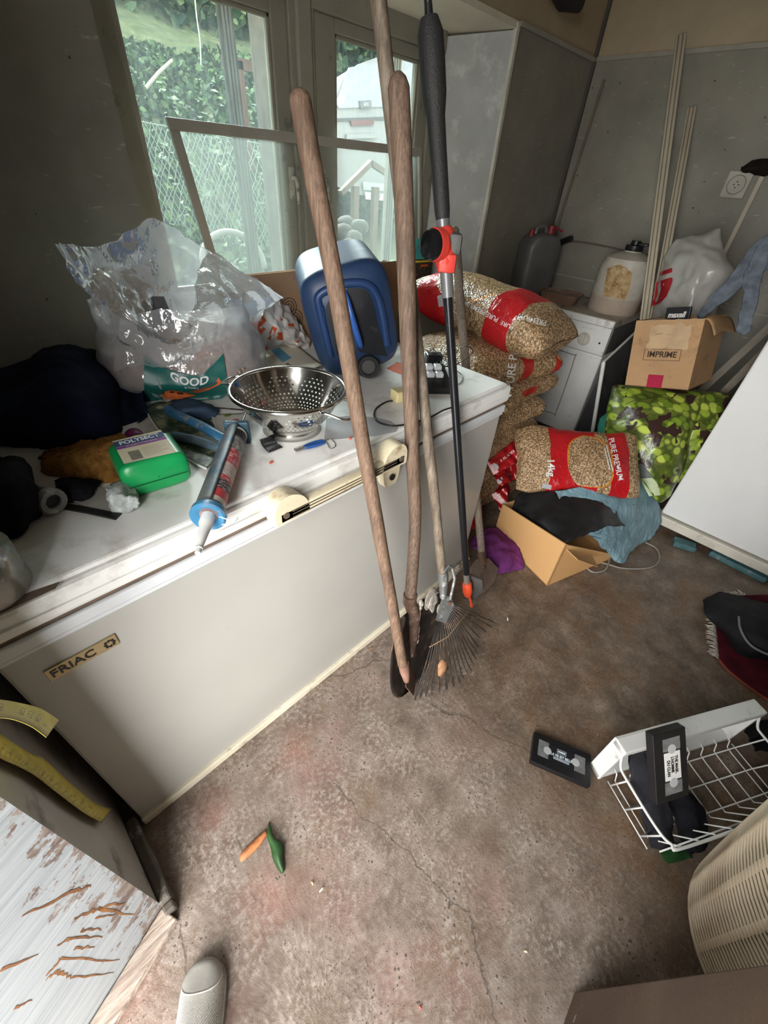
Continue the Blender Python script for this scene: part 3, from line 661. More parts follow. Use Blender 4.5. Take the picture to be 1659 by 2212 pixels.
MB().tube([hit(bb, 745, 630, .004), hit(bb, 751, 650, .022), hit(bb, 761, 690, .028), hit(bb, 775, 735, .026), hit(bb, 779, 746, .006)], [.009, .012, .0155, .0155, .012], 12, flat=.7).build('handle', M_HB, jc, smooth=SM)
c0 = hit(bb, 793, 787, .0); cd = (EYE-c0); cd = (nf*.7+cd.normalized()*.5).normalized()
Mc = frame(c0, wx, cd.cross(wx)); Mc = frame(c0, Mc.col[0].xyz, Mc.col[1].xyz)
if Mc.col[2].xyz.dot(cd) < 0: Mc = frame(c0, wx, -cd.cross(wx))
cap = MB().lathe([(0, -.01), (.043, -.01), (.043, .006), (.037, .010), (.037, .036), (.034, .040), (.027, .040), (.026, .034), (.0, .034)], Mc, 36)
cap_o = cap.build('cap', mat('black_cap', (.014, .014, .015), .4), jc, smooth=SM)
MB().lathe([(.0, .037), (.011, .037), (.022, .0365), (.022, .034)], Mc, 24).build('cap_disc', mat('worn_cap_disc', (.055, .052, .05), .6), cap_o, smooth=SM)
# ---- cardboard box flat behind it
M_CARD = mat('brown_card', (.30, .18, .10), .85, var=.12, scale=4, dirt=((.16, .10, .06), .2, 9))
cx0, cx1 = .83, 1.60
cbx = thing('cardboard_box', (1.2, 1.54, LZ), 'long brown cardboard box standing behind the blue jerrycan', 'box')
MB().box(cx0, cx1, 1.47, 1.475, LZ+.001, 1.195).build('front_panel', M_CARD, cbx)
MB().box(cx0, cx1, 1.585, 1.59, LZ+.001, 1.175).box(cx0, cx0+.004, 1.475, 1.585, LZ+.001, 1.19).box(cx1-.004, cx1, 1.475, 1.585, LZ+.001, 1.18).box(cx0, cx1, 1.475, 1.585, LZ+.001, LZ+.005).build('carton_walls', M_CARD, cbx)
for (x_, z_) in ((.985, 1.075), (1.01, 1.03), (1.46, 1.06), (1.50, 1.02)):
    pr_ = MB()
    for r_ in (.012, .022, .033):
        pr_.tube([(x_+r_*math.cos(a*PI/9), 1.469, z_+r_*math.sin(a*PI/9)) for a in range(19)], .0016, 4, cap=False)
    pr_.build('printed_ring', mat('dark_brown_print', (.05, .032, .022), .9), cbx)

# ---- big transparent bag of pond food
M_FILM = film('clear_film', (.86, .88, .92), .30, .10, .6, 22)
M_FILM2 = film('clear_film_crumpled', (.86, .88, .92), .38, .08, .9, 16)
bag = thing('pond_food_bag', (.52, 1.33, LZ), 'large torn transparent bag of pond food with teal label', 'bag')
t = NT('pond_food'); co = t.coord(); v = t.voro(co, 95)
c = t.mix(.55, t.ramp(t.xyz(v.outputs['Color'])[0], (.1, (.42, .26, .20)), (.45, (.55, .40, .34)), (.75, (.60, .30, .26)), (.95, (.30, .32, .18))), t.ramp(v.outputs['Distance'], (.0, (.55, .45, .4)), (.7, (.20, .14, .11))))
M_FOOD = t.shade(t.bsdf(c, .8, 0, t.bump(t.ma('SUBTRACT', 1.0, v.outputs['Distance']), .9, .01)))
wA, wB = V((.86, -.5, 0)), V((.5, .86, 0))
def ring(z):
    for a, b_ in zip(BR_, BR_[1:]):
        if z <= b_[0]: u = (z-a[0])/(b_[0]-a[0]); u = u*u*(3-2*u); return [a[i]+(b_[i]-a[i])*u for i in range(5)]
    return BR_[-1]
BR_ = [(LZ+.002, .50, 1.335, .20, .13), (LZ+.05, .50, 1.335, .238, .165), (LZ+.12, .51, 1.34, .232, .16), (LZ+.19, .51, 1.345, .205, .135), (LZ+.26, .50, 1.355, .20, .12)]
def bagring(z, t_, k=1.0):
    _, cx_, cy_, rx, ry = ring(z); c, s = math.cos(2*PI*t_), math.sin(2*PI*t_)
    p = V((cx_, cy_, z))+wA*(rx*k*math.copysign(abs(c)**.8, c))+wB*(ry*k*math.copysign(abs(s)**.8, s)); return p
def body_film(u, v_):
    p = bagring(LZ+.002+.235*u, v_); f = min(1, u*4)
    return p+wr(p, 11, .013*f, 3)+wr(p, 27, .007*f, 4)
filmb = MB().grid(26, 60, body_film, closev=True); fb = bvh(filmb)
cont = MB().grid(20, 48, lambda u, v_: (lambda p: p+wr(p, 10, .007, 3))(bagring(LZ+.006+.13*(1-(1-min(1, u*1.25))**1.0)*min(1, u*1.25) if u < .8 else LZ+.136+.035*(1-((1-u)/.2)**2), v_, .95 if u < .8 else .95*((1-u)/.2)**.8+.001)), closev=True)
cont.build('pond_food', M_FOOD, bag, smooth=True)
filmb.build('film_body', M_FILM, bag, smooth=True)
Yp = lambda rows: [[PY(*q) for q in r] for r in rows]
patch(Yp([[(246, 760, 1.34), (300, 735, 1.44), (400, 700, 1.48), (500, 710, 1.44), (545, 745, 1.36)],
          [(185, 620, 1.26), (290, 610, 1.42), (400, 600, 1.47), (505, 630, 1.42), (566, 676, 1.36)],
          [(122, 520, 1.22), (240, 524, 1.40), (335, 472, 1.45), (455, 545, 1.42), (612, 640, 1.30)]]), 36, 44, .014, 9, 11, .004).build('film_back', M_FILM2, bag, smooth=True)
patch(Yp([[(246, 800, 1.27), (300, 790, 1.235), (385, 790, 1.19), (430, 780, 1.19), (470, 770, 1.20), (515, 757, 1.235), (546, 745, 1.28)],
          [(252, 720, 1.27), (310, 735, 1.23), (386, 752, 1.183), (435, 700, 1.20), (480, 670, 1.22), (520, 685, 1.255), (548, 690, 1.29)],
          [(256, 650, 1.27), (315, 695, 1.22), (390, 742, 1.18), (425, 620, 1.29), (452, 545, 1.41), (530, 590, 1.37), (612, 640, 1.30)]]), 40, 56, .010, 11, 17, .005, .003).build('film_front', M_FILM, bag, smooth=True)
patch(Yp([[(122, 520, 1.22), (180, 560, 1.30), (250, 585, 1.36), (330, 560, 1.40)],
          [(150, 575, 1.21), (205, 620, 1.25), (270, 650, 1.28), (330, 650, 1.34)],
          [(172, 612, 1.22), (215, 655, 1.23), (270, 690, 1.24), (330, 722, 1.24)]]), 24, 28, .010, 12, 23, .003).build('film_flap', M_FILM2, bag, smooth=True)
bp_ = MB(); bp_.face([bp_.bm.verts.new(PY(x, y, 1.35)) for x, y in ((283, 672), (330, 640), (354, 640), (384, 712), (374, 746), (330, 712))]); bp_.build('back_print', mat('grey_back_print', (.10, .10, .11), .5, var=.3, scale=50), bag)
fm = MB()
for k_ in range(26):
    c0 = PY(R.uniform(372, 408), R.uniform(733, 750), 1.20); fm.ell(c0, (.0045, .0045, .004), n=8)
fo_ = fm.build('loose_pellets', M_FOOD, bag, smooth=True); fo_['kind'] = 'stuff'
lab = decal(fb, [[(312, 768), (355, 795), (424, 812), (452, 795), (482, 764)], [(311, 820), (360, 835), (424, 838), (460, 828), (488, 808)], [(312, 872), (360, 884), (424, 884), (464, 872), (494, 846)]], .008, 14, 22)
lo = lab.build('label', mat('teal_label', (.012, .13, .115), .3, var=.12), bag, smooth=True)
text_on(fb, 'GOOD', 409, 822, 24, 2, .0115, 1.12, .03, fn=lambda x, y: (x, y+8.5*(1-((x-6)/36)**2)-4.5)).build('lettering', mat('white_print', (.85, .86, .86), .5), lo)
text_on(fb, 'by Tom&Co', 414, 838, 6.0, 3, .0115, 1.0, .01).build('lettering', mat('white_print', (.85, .86, .86), .5), lo)
def fishy(pts, nm, m, off): 
    b = MB(); vs_ = [b.bm.verts.new(hit(fb, x, y, off)) for x, y in pts]; b.face(vs_); return b.build(nm, m, lo, recalc=True)
M_FO, M_FW, M_FK = mat('orange_print', (.62, .15, .04), .5, var=.3, scale=60), mat('white_print', (.85, .86, .86), .5), mat('black_print', (.015, .015, .016), .5)
fishy([(348, 853), (356, 846), (366, 843), (385, 845), (405, 849), (424, 854), (410, 859), (388, 862), (362, 863), (352, 861)], 'printed_fish', M_FO, .012)
for q in ([(350, 856), (360, 860), (380, 862), (362, 866), (352, 862)], [(358, 849), (361, 849), (360, 858), (357, 858)]): fishy(q, 'printed_fish', M_FW, .0125)
for q in ([(366, 846), (374, 845), (378, 852), (370, 852)], [(382, 848), (394, 848), (398, 855), (386, 857)], [(404, 851), (412, 852), (410, 857), (402, 856)], [(350, 850), (355, 847), (357, 853)]): fishy(q, 'printed_fish', M_FK, .0128)
fishy([(408, 846), (424, 843), (445, 836), (466, 826), (472, 815), (476, 822), (484, 824), (472, 832), (450, 843), (428, 849)], 'printed_fish', mat('red_print', (.58, .10, .03), .5, var=.2, scale=60), .012)
for q in ([(336, 820), (342, 824), (350, 842), (344, 838)], [(324, 828), (330, 833), (352, 858), (346, 856)], [(326, 848), (340, 854), (346, 860), (332, 856)]): fishy(q, 'printed_reed', mat('pale_print', (.45, .58, .58), .5), .012)
# ---- white and orange carrier bag
M_CARR = mat('white_carrier_bag', (.64, .60, .56), .4, var=.1, scale=6, spec=.5)
car = patch(Yp([[(528, 640, 1.44), (575, 628, 1.45), (606, 645, 1.46), (640, 690, 1.45), (668, 735, 1.42)],
                [(525, 690, 1.41), (570, 672, 1.40), (610, 690, 1.40), (640, 712, 1.40), (667, 745, 1.40)],
                [(520, 735, 1.39), (560, 715, 1.37), (600, 718, 1.37), (635, 732, 1.38), (664, 752, 1.39)],
                [(518, 778, 1.39), (560, 762, 1.39), (600, 748, 1.40), (640, 750, 1.41), (660, 760, 1.41)]]), 40, 40, .016, 13, 41, .004, .006)
cb_ = bvh(car); co_ = tag(car.build('carrier_bag', M_CARR, smooth=True, thick=.001), 'crumpled white and orange plastic carrier bag behind the leaflet', 'bag')
co_['_w'] = list(co_.location)
M_OR = mat('orange_letter_print', (.56, .09, .02), .45, var=.2)
for q in ([(545, 690), (574, 710), (545, 742), (540, 732), (558, 711), (540, 700)], [(556, 692), (568, 682), (576, 692), (563, 706)], [(588, 704), (599, 709), (588, 736), (578, 732)],
          [(600, 718), (610, 718), (612, 735), (599, 734)], [(632, 723), (640, 726), (648, 738), (642, 741), (636, 736)], [(545, 758), (580, 748), (578, 755), (545, 768)], [(545, 681), (553, 684), (549, 690)],
          [(622, 700), (634, 698), (636, 706), (624, 705)], [(605, 684), (612, 692), (607, 692)], [(570, 655), (590, 650), (586, 658), (572, 664)]):
    b = MB(); b.face([b.bm.verts.new(hit(cb_, x, y, .004)) for x, y in q]); b.build('print', M_OR, co_)
# ---- leaflet
lf_ = thing('leaflet', LM(610, 790), 'printed paper leaflet with blue panel behind the colander', 'leaflet')
lp = MB().grid(10, 10, lambda u, v_: (patch_fn([[LM(525, 789, .004), LM(625, 732, .012)], [LM(598, 846, .004), LM(699, 790, .006)]])(u, v_)+V((0, 0, .012*math.sin(PI*v_)*u))))
lb = bvh(lp); lp.build('sheet', mat('cream_paper', (.66, .60, .48), .8, var=.06), lf_, smooth=True, thick=.0006)
decal(lb, [[(585, 757), (603, 750)], [(610, 783), (630, 773)]], .002, 4, 4).build('blue_panel', mat('blue_print', (.10, .30, .45), .6), lf_)
decal(lb, [[(550, 772), (556, 769)], [(562, 790), (568, 787)]], .002, 4, 4).build('orange_bar', M_OR, lf_)
decal(lb, [[(616, 786), (622, 783)], [(630, 797), (636, 793)]], .002, 4, 4).build('grey_panel', mat('grey_print', (.2, .18, .16), .6), lf_)
tx = MB()
for k_ in range(9):
    for (a, b_) in (((538+k_*3.2, 781-k_*.0+k_*2.6), (556+k_*3.2, 770+k_*2.6)), ((562+k_*3.0, 770+k_*2.4), (582+k_*3.0, 759+k_*2.4))):
        tx.tube([hit(lb, *a, .001), hit(lb, *b_, .001)], .0005, 4)
tx.build('printed_lines', mat('faint_print', (.33, .29, .22), .8), lf_)
# ---- colander
Rm = .128; cc = (LM(637, 950, .0)+LM(637, 900, .0))/2; cc = V((cc.x, cc.y, LZ+.001))
rimc = [PZ(508, 850, LZ+.10), PZ(740, 862, LZ+.10), PZ(625, 797, LZ+.10), PZ(625, 903, LZ+.10)]
cc = sum(rimc, V())/4; cc.z = LZ+.001; Rm = ((rimc[0]-rimc[1]).length+(rimc[2]-rimc[3]).length)/4
t = NT('polished_steel_holes'); uv = t.coord('UV'); ux, uy, _ = t.xyz(uv)
def dots(nu_, nv_, r_, shift):
    a = t.ma('FRACT', t.ma('ADD', t.ma('MULTIPLY', ux, nu_), shift)); b_ = t.ma('FRACT', t.ma('MULTIPLY', uy, nv_))
    d_ = t.ma('ADD', t.ma('POWER', t.ma('SUBTRACT', a, .5), 2.0), t.ma('POWER', t.ma('SUBTRACT', b_, .5), 2.0)); return t.ma('LESS_THAN', d_, r_)
clus = t.ma('LESS_THAN', t.ma('ABSOLUTE', t.ma('SUBTRACT', t.ma('FRACT', t.ma('MULTIPLY', ux, 8.0)), .5)), t.ma('SUBTRACT', .50, t.ma('MULTIPLY', t.ma('ABSOLUTE', t.ma('SUBTRACT', uy, .48)), .55)))
row = t.ma('MODULO', t.ma('FLOOR', t.ma('MULTIPLY', uy, 17.0)), 2.0)
hol = t.ma('MULTIPLY', t.ma('MULTIPLY', dots(56.0, 17.0, .045, t.ma('MULTIPLY', row, .5)), clus), t.band(uy, .24, .80))
st_ = t.bsdf((.66, .65, .62), t.ma('MULTIPLY_ADD', t.noise(t.coord(), 30, 4), .14, .06), 1.0, None)
M_COL = t.shade(t.mixsh(hol, st_, t.n('BsdfTransparent').outputs[0]))
M_STEEL = mat('polished_steel', (.66, .65, .62), .13, 1.0, var=.05)
cl_ = thing('colander', cc, 'shiny stainless steel colander with two loop handles and foot ring', 'colander')
Mcol = Matrix.Translation(cc)
prof = [(.001, .016), (Rm*.30, .0165), (Rm*.50, .022), (Rm*.62, .034), (Rm*.74, .055), (Rm*.85, .08), (Rm*.93, .102), (Rm*.97, .113)]
dense = smooth_pts([V((r_, 0, z_)) for r_, z_ in prof], 4)
MB().lathe([(p.x, p.z) for p in dense], Mcol, 96, uvs=True).build('bowl', M_COL, cl_, smooth=True)
MB().tube([cc+V((Rm*math.cos(a*PI/36), Rm*math.sin(a*PI/36), .113)) for a in range(73)], .0052, 10, cap=False).build('rim', M_STEEL, cl_, smooth=True)
MB().lathe([(Rm*.50, .022), (Rm*.47, .012), (Rm*.52, 0), (Rm*.54, .0), (Rm*.49, .012), (Rm*.515, .023)], Mcol, 64).build('foot_ring', M_STEEL, cl_, smooth=True)
for ang in (math.radians(112), math.radians(-76)):
    e = V((math.cos(ang), math.sin(ang), 0)); f_ = V((-e.y, e.x, 0))
    MB().tube(smooth_pts([cc+e*Rm*.93-f_*.05+V((0, 0, .104)), cc+e*(Rm*1.07)-f_*.045+V((0, 0, .106)), cc+e*(Rm*1.34)-f_*.022+V((0, 0, .094)), cc+e*(Rm*1.34)+f_*.022+V((0, 0, .094)), cc+e*(Rm*1.07)+f_*.045+V((0, 0, .106)), cc+e*Rm*.93+f_*.05+V((0, 0, .104))], 6), .0035, 8).build('loop_handle', M_STEEL, cl_, smooth=True)
# ---- grey flexible sheet, black chip, crumbs, mini pliers
tag(pts_poly([LM(*q) for q in ((705, 905), (760, 898), (815, 903), (845, 911), (860, 923), (856, 933), (825, 940), (760, 947), (700, 952))], .0015).build('plastic_sheet', mat('grey_sheet', (.34, .34, .345), .4), loc=LM(780, 925)), 'thin grey plastic sheet with rounded end right of the colander', 'sheet')
chip = MB().grid(8, 6, lambda u, v_: patch_fn([[LM(561, 950, .002), LM(586, 942, .002)], [LM(566, 962, .012), LM(598, 955, .010)], [LM(580, 978, .002), LM(611, 966, .002)]])(u, v_))
tag(chip.build('plastic_clip', mat('satin_black', (.02, .02, .022), .3), smooth=True, thick=.002), 'small curved black plastic piece in front of the colander', 'plastic piece')
for q, l in (((586, 1000), 'red crumb on the lid nearest the caulking gun'), ((757, 948), 'red crumb on the lid beside the blue pliers')):
    p = LM(*q); tag(MB().box(-.006, .006, -.003, .003, 0, .005, M=Matrix.Translation(p) @ Matrix.Rotation(.3, 4, 'Z'), bev=.0015).build('crumb', mat('red_crumb', (.60, .14, .09), .7)), l, 'crumb')
pl = thing('mini_pliers', LM(675, 962), 'small blue handled pliers on a key chain by the colander foot', 'pliers')
M_BH = mat('blue_grip', (.02, .075, .25), .4)
a, b_ = LM(700, 953, .006), LM(655, 967, .006); dj = (b_-a).normalized(); sj = V((-dj.y, dj.x, 0))
for s_ in (-1, 1): MB().tube(smooth_pts([b_+sj*s_*.001, b_.lerp(a, .25)+sj*s_*.006, b_.lerp(a, .7)+sj*s_*.0075, a+sj*s_*.004], 4), [.003]+[.0042]*11+[.0035], 8).build('grip', M_BH, pl, smooth=SM)
MB().box(-.003, .024, -.0055, .0055, -.003, .004, M=frame(b_, dj, sj), bev=.002).build('jaws', mat('old_steel', (.32, .29, .26), .4, .9), pl)
MB().tube(smooth_pts([a, LM(712, 948, .004), LM(722, 955, .002), LM(724, 964, .002), LM(714, 969, .002), LM(708, 960, .003), LM(704, 952, .005)], 6), .0011, 6).build('chain', mat('old_steel', (.32, .29, .26), .4, .9), pl, smooth=True)
# ---- cream power adapter with black lead
ad = thing('power_adapter', LM(860, 860), 'cream plastic adapter box with looping black lead on the lid', 'adapter')
o_, x_ = LM(857, 873, .0), (LM(890, 866)-LM(857, 873)).normalized(); y_ = V((-x_.y, x_.x, 0))
MB().box(0, .075, 0, .042, 0.001, .036, M=frame(o_, x_, y_), bev=.004).build('case', mat('cream_plastic', (.66, .56, .30), .45), ad)
MB().tube(smooth_pts([LM(848, 866, .014), LM(835, 868, .012), LM(815, 880, .004), LM(808, 895, .003), LM(815, 910, .003), LM(840, 919, .003), LM(862, 919, .003), LM(890, 914, .003), LM(930, 901, .003), LM(958, 886, .003), LM(985, 878, .003)], 6), .0026, 8).build('lead', M_BLACK, ad, smooth=True)
# ---- black desk charger, little charger, cables, orange card
dk = thing('black_cradle', LM(930, 835), 'black wedge shaped cradle holding a white block of pads', 'holder')
o_ = LM(923, 851); x_ = V((.78, -.62, 0)); y_ = V((.62, .78, 0))
MB().prism([(0, 0), (.13, 0), (.125, .03), (.03, .075), (0, .07)], 0, .085, frame(o_, y_, (0, 0, 1))).build('wedge', M_BLACK, dk) if False else MB().hexa([o_, o_+x_*.085, o_+x_*.085+y_*.13, o_+y_*.13, o_+V((0, 0, .02)), o_+x_*.085+V((0, 0, .02)), o_+x_*.075+y_*.13+V((0, 0, .055)), o_+x_*.01+y_*.13+V((0, 0, .055))]).build('wedge', M_BLACK, dk)
pads = MB()
for i in range(2):
    for j in range(2):
        M_ = frame(o_+y_*(.065+.035*i)+x_*(.018+.03*j)+V((0, 0, .042+.012*i)), x_, y_); pads.box(-.013, .013, -.015, .015, -.008, .008, M=M_, bev=.004)
pads.build('white_pads', mat('white_plastic', (.75, .76, .8), .35), dk)
ch = thing('wall_charger', LM(935, 790), 'small black plug charger beside tangled cables on the lid', 'charger')
o_ = LM(934, 792, .001)
MB().box(-.03, .03, -.022, .022, 0, .05, M=frame(o_, x_, y_), bev=.005).build('case', M_BLACK, ch)
MB().box(-.012, .012, -.003, .003, .02, .055, M=frame(o_+V((0, 0, .0)), x_, y_)).build('pins', mat('steel', (.55, .55, .54), .3, 1.0), ch)
cbw = MB(); rr = random.Random(4); P0 = LM(950, 800, .01)
pts = [LM(925, 760, .05), LM(935, 752, .06), LM(948, 770, .04)]+[P0+V((rr.uniform(-.07, .07), rr.uniform(-.05, .05), rr.uniform(0, .05))) for _ in range(18)]+[LM(985, 800, .01), LM(1000, 815, .004), LM(990, 830, .003), LM(975, 818, .004), LM(985, 790, .02), LM(1015, 770, .05), LM(1020, 755, .07), LM(1005, 748, .08), LM(985, 758, .06)]
tag(cbw.tube(smooth_pts(pts, 6), .0014, 6).build('cable', M_BLACK, smooth=True), 'tangled thin black cable on the right end of the freezer lid', 'cable')
tag(pts_poly([LM(*q, .001) for q in ((836, 796), (858, 783), (905, 800), (885, 815))], .002).build('card', mat('orange_card', (.72, .12, .03), .6)), 'orange card sticking out beneath the blue jerrycan', 'card')
tag(pts_poly([LM(*q, .004) for q in ((850, 780), (870, 755), (905, 775), (890, 792))], .001).build('paper_slip', mat('white_paper', (.72, .72, .7), .8)), 'white paper slip lying between jerrycan and charger', 'paper')
# ================================================================ left half of the lid
# ---- green insecticide bottle lying on its back, base to the front
M_GRN = mat('green_bottle', (.008, .30, .085), .3, var=.12, scale=5, spec=.5)
y_ = LM(266, 915)-LM(354, 1061); y_.normalize(); x_ = V((y_.y, -y_.x, 0)); bw = .132; o_ = LM(354, 1062, .001)-x_*bw/2
bt = thing('insecticide_bottle', o_+x_*bw/2+y_*.08, 'green plastic insecticide bottle lying on its back, label up', 'bottle')
BLn = .158; th_ = .078
skew = .0
def bot(u, t_):
    y = u*BLn; k = 1.0
    if u < .1: k = (1-((.1-u)/.1)**2.5)**.4
    w = bw/2; h = th_/2
    if u > .72: q = (u-.72)/.28; q = q*q*(3-2*q); w = w*(1-q)+.019*q; h = h*(1-q)+.019*q
    c, s = math.cos(2*PI*t_), math.sin(2*PI*t_); e = 4.5 if u < .72 else 3
    k = max(k, .02)
    return o_+x_*(bw/2+math.copysign(abs(c)**(2/e), c)*w*k)+y_*y+V((0, 0, th_/2+math.copysign(abs(s)**(2/e), s)*h*k))
bmb = MB().grid(40, 56, bot, closev=True); gb = bvh(bmb); bmb.build('body', M_GRN, bt, smooth=True)
nc = o_+x_*bw/2+V((0, 0, th_/2))
MB().tube([nc+y_*(BLn-.004), nc+y_*(BLn+.018)], .0175, 20).build('neck', M_GRN, bt, smooth=SM)
MB().tube([nc+y_*(BLn+.012), nc+y_*(BLn+.016), nc+y_*(BLn+.042), nc+y_*(BLn+.045)], [.020, .0215, .0205, .018], 24).build('cap', mat('plum_cap', (.12, .01, .06), .4), bt, smooth=SM)
MB().tube([bot(.012, i/40)-y_*.0005 for i in range(41)], .0001, 4).build('seam', M_GRN, bt) if False else None
def toppt(a, b_, off=.001): return o_+x_*(bw*a)+y_*(BLn*b_)+V((0, 0, th_+off))
lb_ = MB().grid(6, 6, lambda u, v_: toppt(.12+.74*u, .10+.66*v_-.05*u*(1-v_), .0006))
lbo = lb_.build('label', mat('cream_label', (.62, .54, .38), .55, var=.08), bt)
def quad(par, nm, m, pts): b = MB(); b.face([b.bm.verts.new(p) for p in pts]); return b.build(nm, m, par)
quad(lbo, 'blue_band', mat('navy_band', (.012, .035, .15), .5), [toppt(.12, .56, .001), toppt(.86, .54, .001), toppt(.86, .70, .001), toppt(.12, .72, .001)])
quad(lbo, 'purple_band', mat('purple_band', (.20, .02, .24), .5), [toppt(.12, .49, .001), toppt(.86, .46, .001), toppt(.86, .53, .001), toppt(.12, .55, .001)])
quad(lbo, 'printed_picture', mat('dull_picture', (.15, .13, .09), .6, var=.3, scale=120), [toppt(.24, .13, .001), toppt(.40, .12, .001), toppt(.40, .36, .001), toppt(.24, .37, .001)])
Ml = frame(toppt(.49, .63, .0016), x_, y_)
text_mb('POLYSECT', .021, Ml, 0, xs=.80, bold=.0006).build('lettering', mat('white_print', (.85, .86, .86), .5), lbo)
text_mb('INSECTICIDE', .0085, frame(toppt(.49, .508, .0016), x_, y_), 0, xs=1.25).build('lettering', mat('lilac_print', (.55, .45, .6), .5), lbo)
tl_ = MB()
for k_ in range(8): tl_.box(bw*.44, bw*(.80 if k_ % 3 else .70), BLn*(.15+.033*k_), BLn*(.15+.033*k_)+.0006, th_+.001, th_+.0012, M=frame(o_, x_, y_))
tl_.build('printed_lines', mat('faint_print', (.33, .29, .22), .8), lbo)
MB().box(bw*.06, bw*.94, -.0006, .001, .030, .0315, M=frame(o_, x_, y_)).build('moulded_seam', mat('dark_green_seam', (.003, .09, .025), .4), bt)
# ---- caulking gun
A, B = PZ(452, 1108, LZ+.030), PZ(513, 935, LZ+.030); d = (A-B).normalized(); Lg = (A-B).length; s_ = V((-d.y, d.x, 0))*-1
if s_.dot(V((1, 0, 0))) < 0: s_ = -s_
gun = thing('caulking_gun', (A+B)/2-V((0, 0, .03)), 'scuffed blue caulking gun with red and white sealant cartridge', 'caulking gun')
M_GB = mat('scuffed_blue_paint', (.028, .075, .115), .5, .3, var=.35, scale=20, dirt=((.14, .145, .145), .8, 14), bump=.2)
M_GB2 = mat('blue_grip_paint', (.03, .12, .23), .4, var=.3, scale=25, dirt=((.25, .24, .23), .3, 35))
Rg = .0285
def half(u, t_): a = PI*(.42+1.0*t_); return B+d*(Lg*u)+s_*(Rg*math.cos(a))+V((0, 0, Rg*math.sin(a)))
MB().grid(20, 24, lambda u, v_: half(u, v_)).build('cradle', M_GB, gun, smooth=True, thick=.002)
t = NT('cartridge_print'); uv = t.coord('UV'); u_, v_, _ = t.xyz(uv)
c = t.ramp(u_, (.0, (.58, .52, .45)), (.01, (.58, .52, .45)))
for a, b_, col in ((.86, .97, (.02, .02, .022)), (.66, .86, (.16, .15, .15)), (.46, .66, (.45, .035, .05)), (.30, .46, (.42, .32, .30)), (.25, .30, (.5, .04, .05)), (.14, .25, (.04, .025, .03)), (.05, .14, (.52, .045, .06))):
    c = t.mix(t.band(u_, a, b_), c, col)
ln = t.ma('MULTIPLY', t.ma('GREATER_THAN', t.noise(t.mapv(uv, (90, 14, 1)), 1.0, 3), .55), t.band(u_, .14, .84)); c = t.mix(t.ma('MULTIPLY', ln, .5), c, (.75, .7, .68))
M_CART = t.shade(t.bsdf(c, .35))
Rc = .0255
def cyl(r, u0, u1): return lambda u, v_: B+d*(Lg*(u1+(u0-u1)*(1-u)))+s_*(r*math.cos(2*PI*v_))+V((0, 0, r*math.sin(2*PI*v_)))
cart = MB().grid(12, 32, lambda u, v_: B+d*(Lg*(.04+.92*(1-u)))+s_*(Rc*math.cos(2*PI*v_))+V((0, 0, Rc*math.sin(2*PI*v_))), closev=True)
cao = cart.build('cartridge', M_CART, gun, smooth=True)
Mf = frame(A, s_, V((0, 0, 1))); 
if Mf.col[2].xyz.dot(d) < 0: Mf = frame(A, -s_, V((0, 0, 1)))
MB().lathe([(.015, -.002), (.031, -.004), (.0335, .0), (.0335, .012), (.030, .016), (.019, .010), (.015, .004)], Mf, 36).build('front_ring', mat('blue_ring', (.05, .20, .36), .35, var=.2, dirt=((.3, .2, .16), .2, 60)), gun, smooth=SM)
MB().lathe([(0, .0), (.018, .0), (.018, .006), (.011, .009)], Mf, 20).build('dried_sealant', mat('dried_sealant', (.20, .12, .10), .9, var=.5, scale=60, bump=1.0), gun, smooth=SM)
tipn = PZ(427, 1195, LZ+.022); nd = (tipn-A).normalized(); Ln = (tipn-A).length
MB().tube([A+nd*.004, A+nd*.03, A+nd*.034, A+nd*(Ln*.55), A+nd*(Ln*.86), A+nd*(Ln*.87), A+nd*(Ln*.90), A+nd*(Ln*.91), A+nd*Ln], [.0125, .0135, .0115, .009, .006, .0068, .0068, .0055, .005], 18).build('nozzle', mat('white_nozzle', (.62, .62, .61), .4), gun, smooth=SM)
MB().tube(smooth_pts([A+nd*.01+s_*.02, A+s_*.04+d*.02, A+s_*.055+d*.015, A+s_*.05+d*.03, A+s_*.03+d*.035], 5), .0012, 6).build('tie', mat('white_plastic', (.75, .76, .8), .35), gun, smooth=True)
Mr = frame(B, s_, V((0, 0, 1)))
MB().box(-.03, .03, -.029, .03, -.012, .004, M=Mr, bev=.004).build('back_plate', mat('dark_blue_paint', (.03, .075, .11), .5, var=.3), gun)
hd_ = [PZ(505, 955, LZ+.03), PZ(480, 945, LZ+.034), PZ(430, 918, LZ+.034), PZ(375, 893, LZ+.03), PZ(364, 884, LZ+.026)]
MB().tube(smooth_pts(hd_, 5), [.011]*4+[.0125]*12+[.013]*5, 12).build('handle', M_GB2, gun, smooth=SM)
MB().tube(smooth_pts([PZ(500, 975, LZ+.02), PZ(465, 965, LZ+.018), PZ(420, 950, LZ+.017), PZ(372, 941, LZ+.016)], 5), [.010]*4+[.0115]*12, 12, flat=.8).build('trigger', mat('trigger_paint', (.10, .14, .17), .5, .3, var=.3, scale=30, dirt=((.06, .28, .5), .35, 22)), gun, smooth=SM)
MB().tube([B, PZ(533, 888, LZ+.026)], .0032, 10).build('plunger_rod', M_STEEL, gun, smooth=SM)
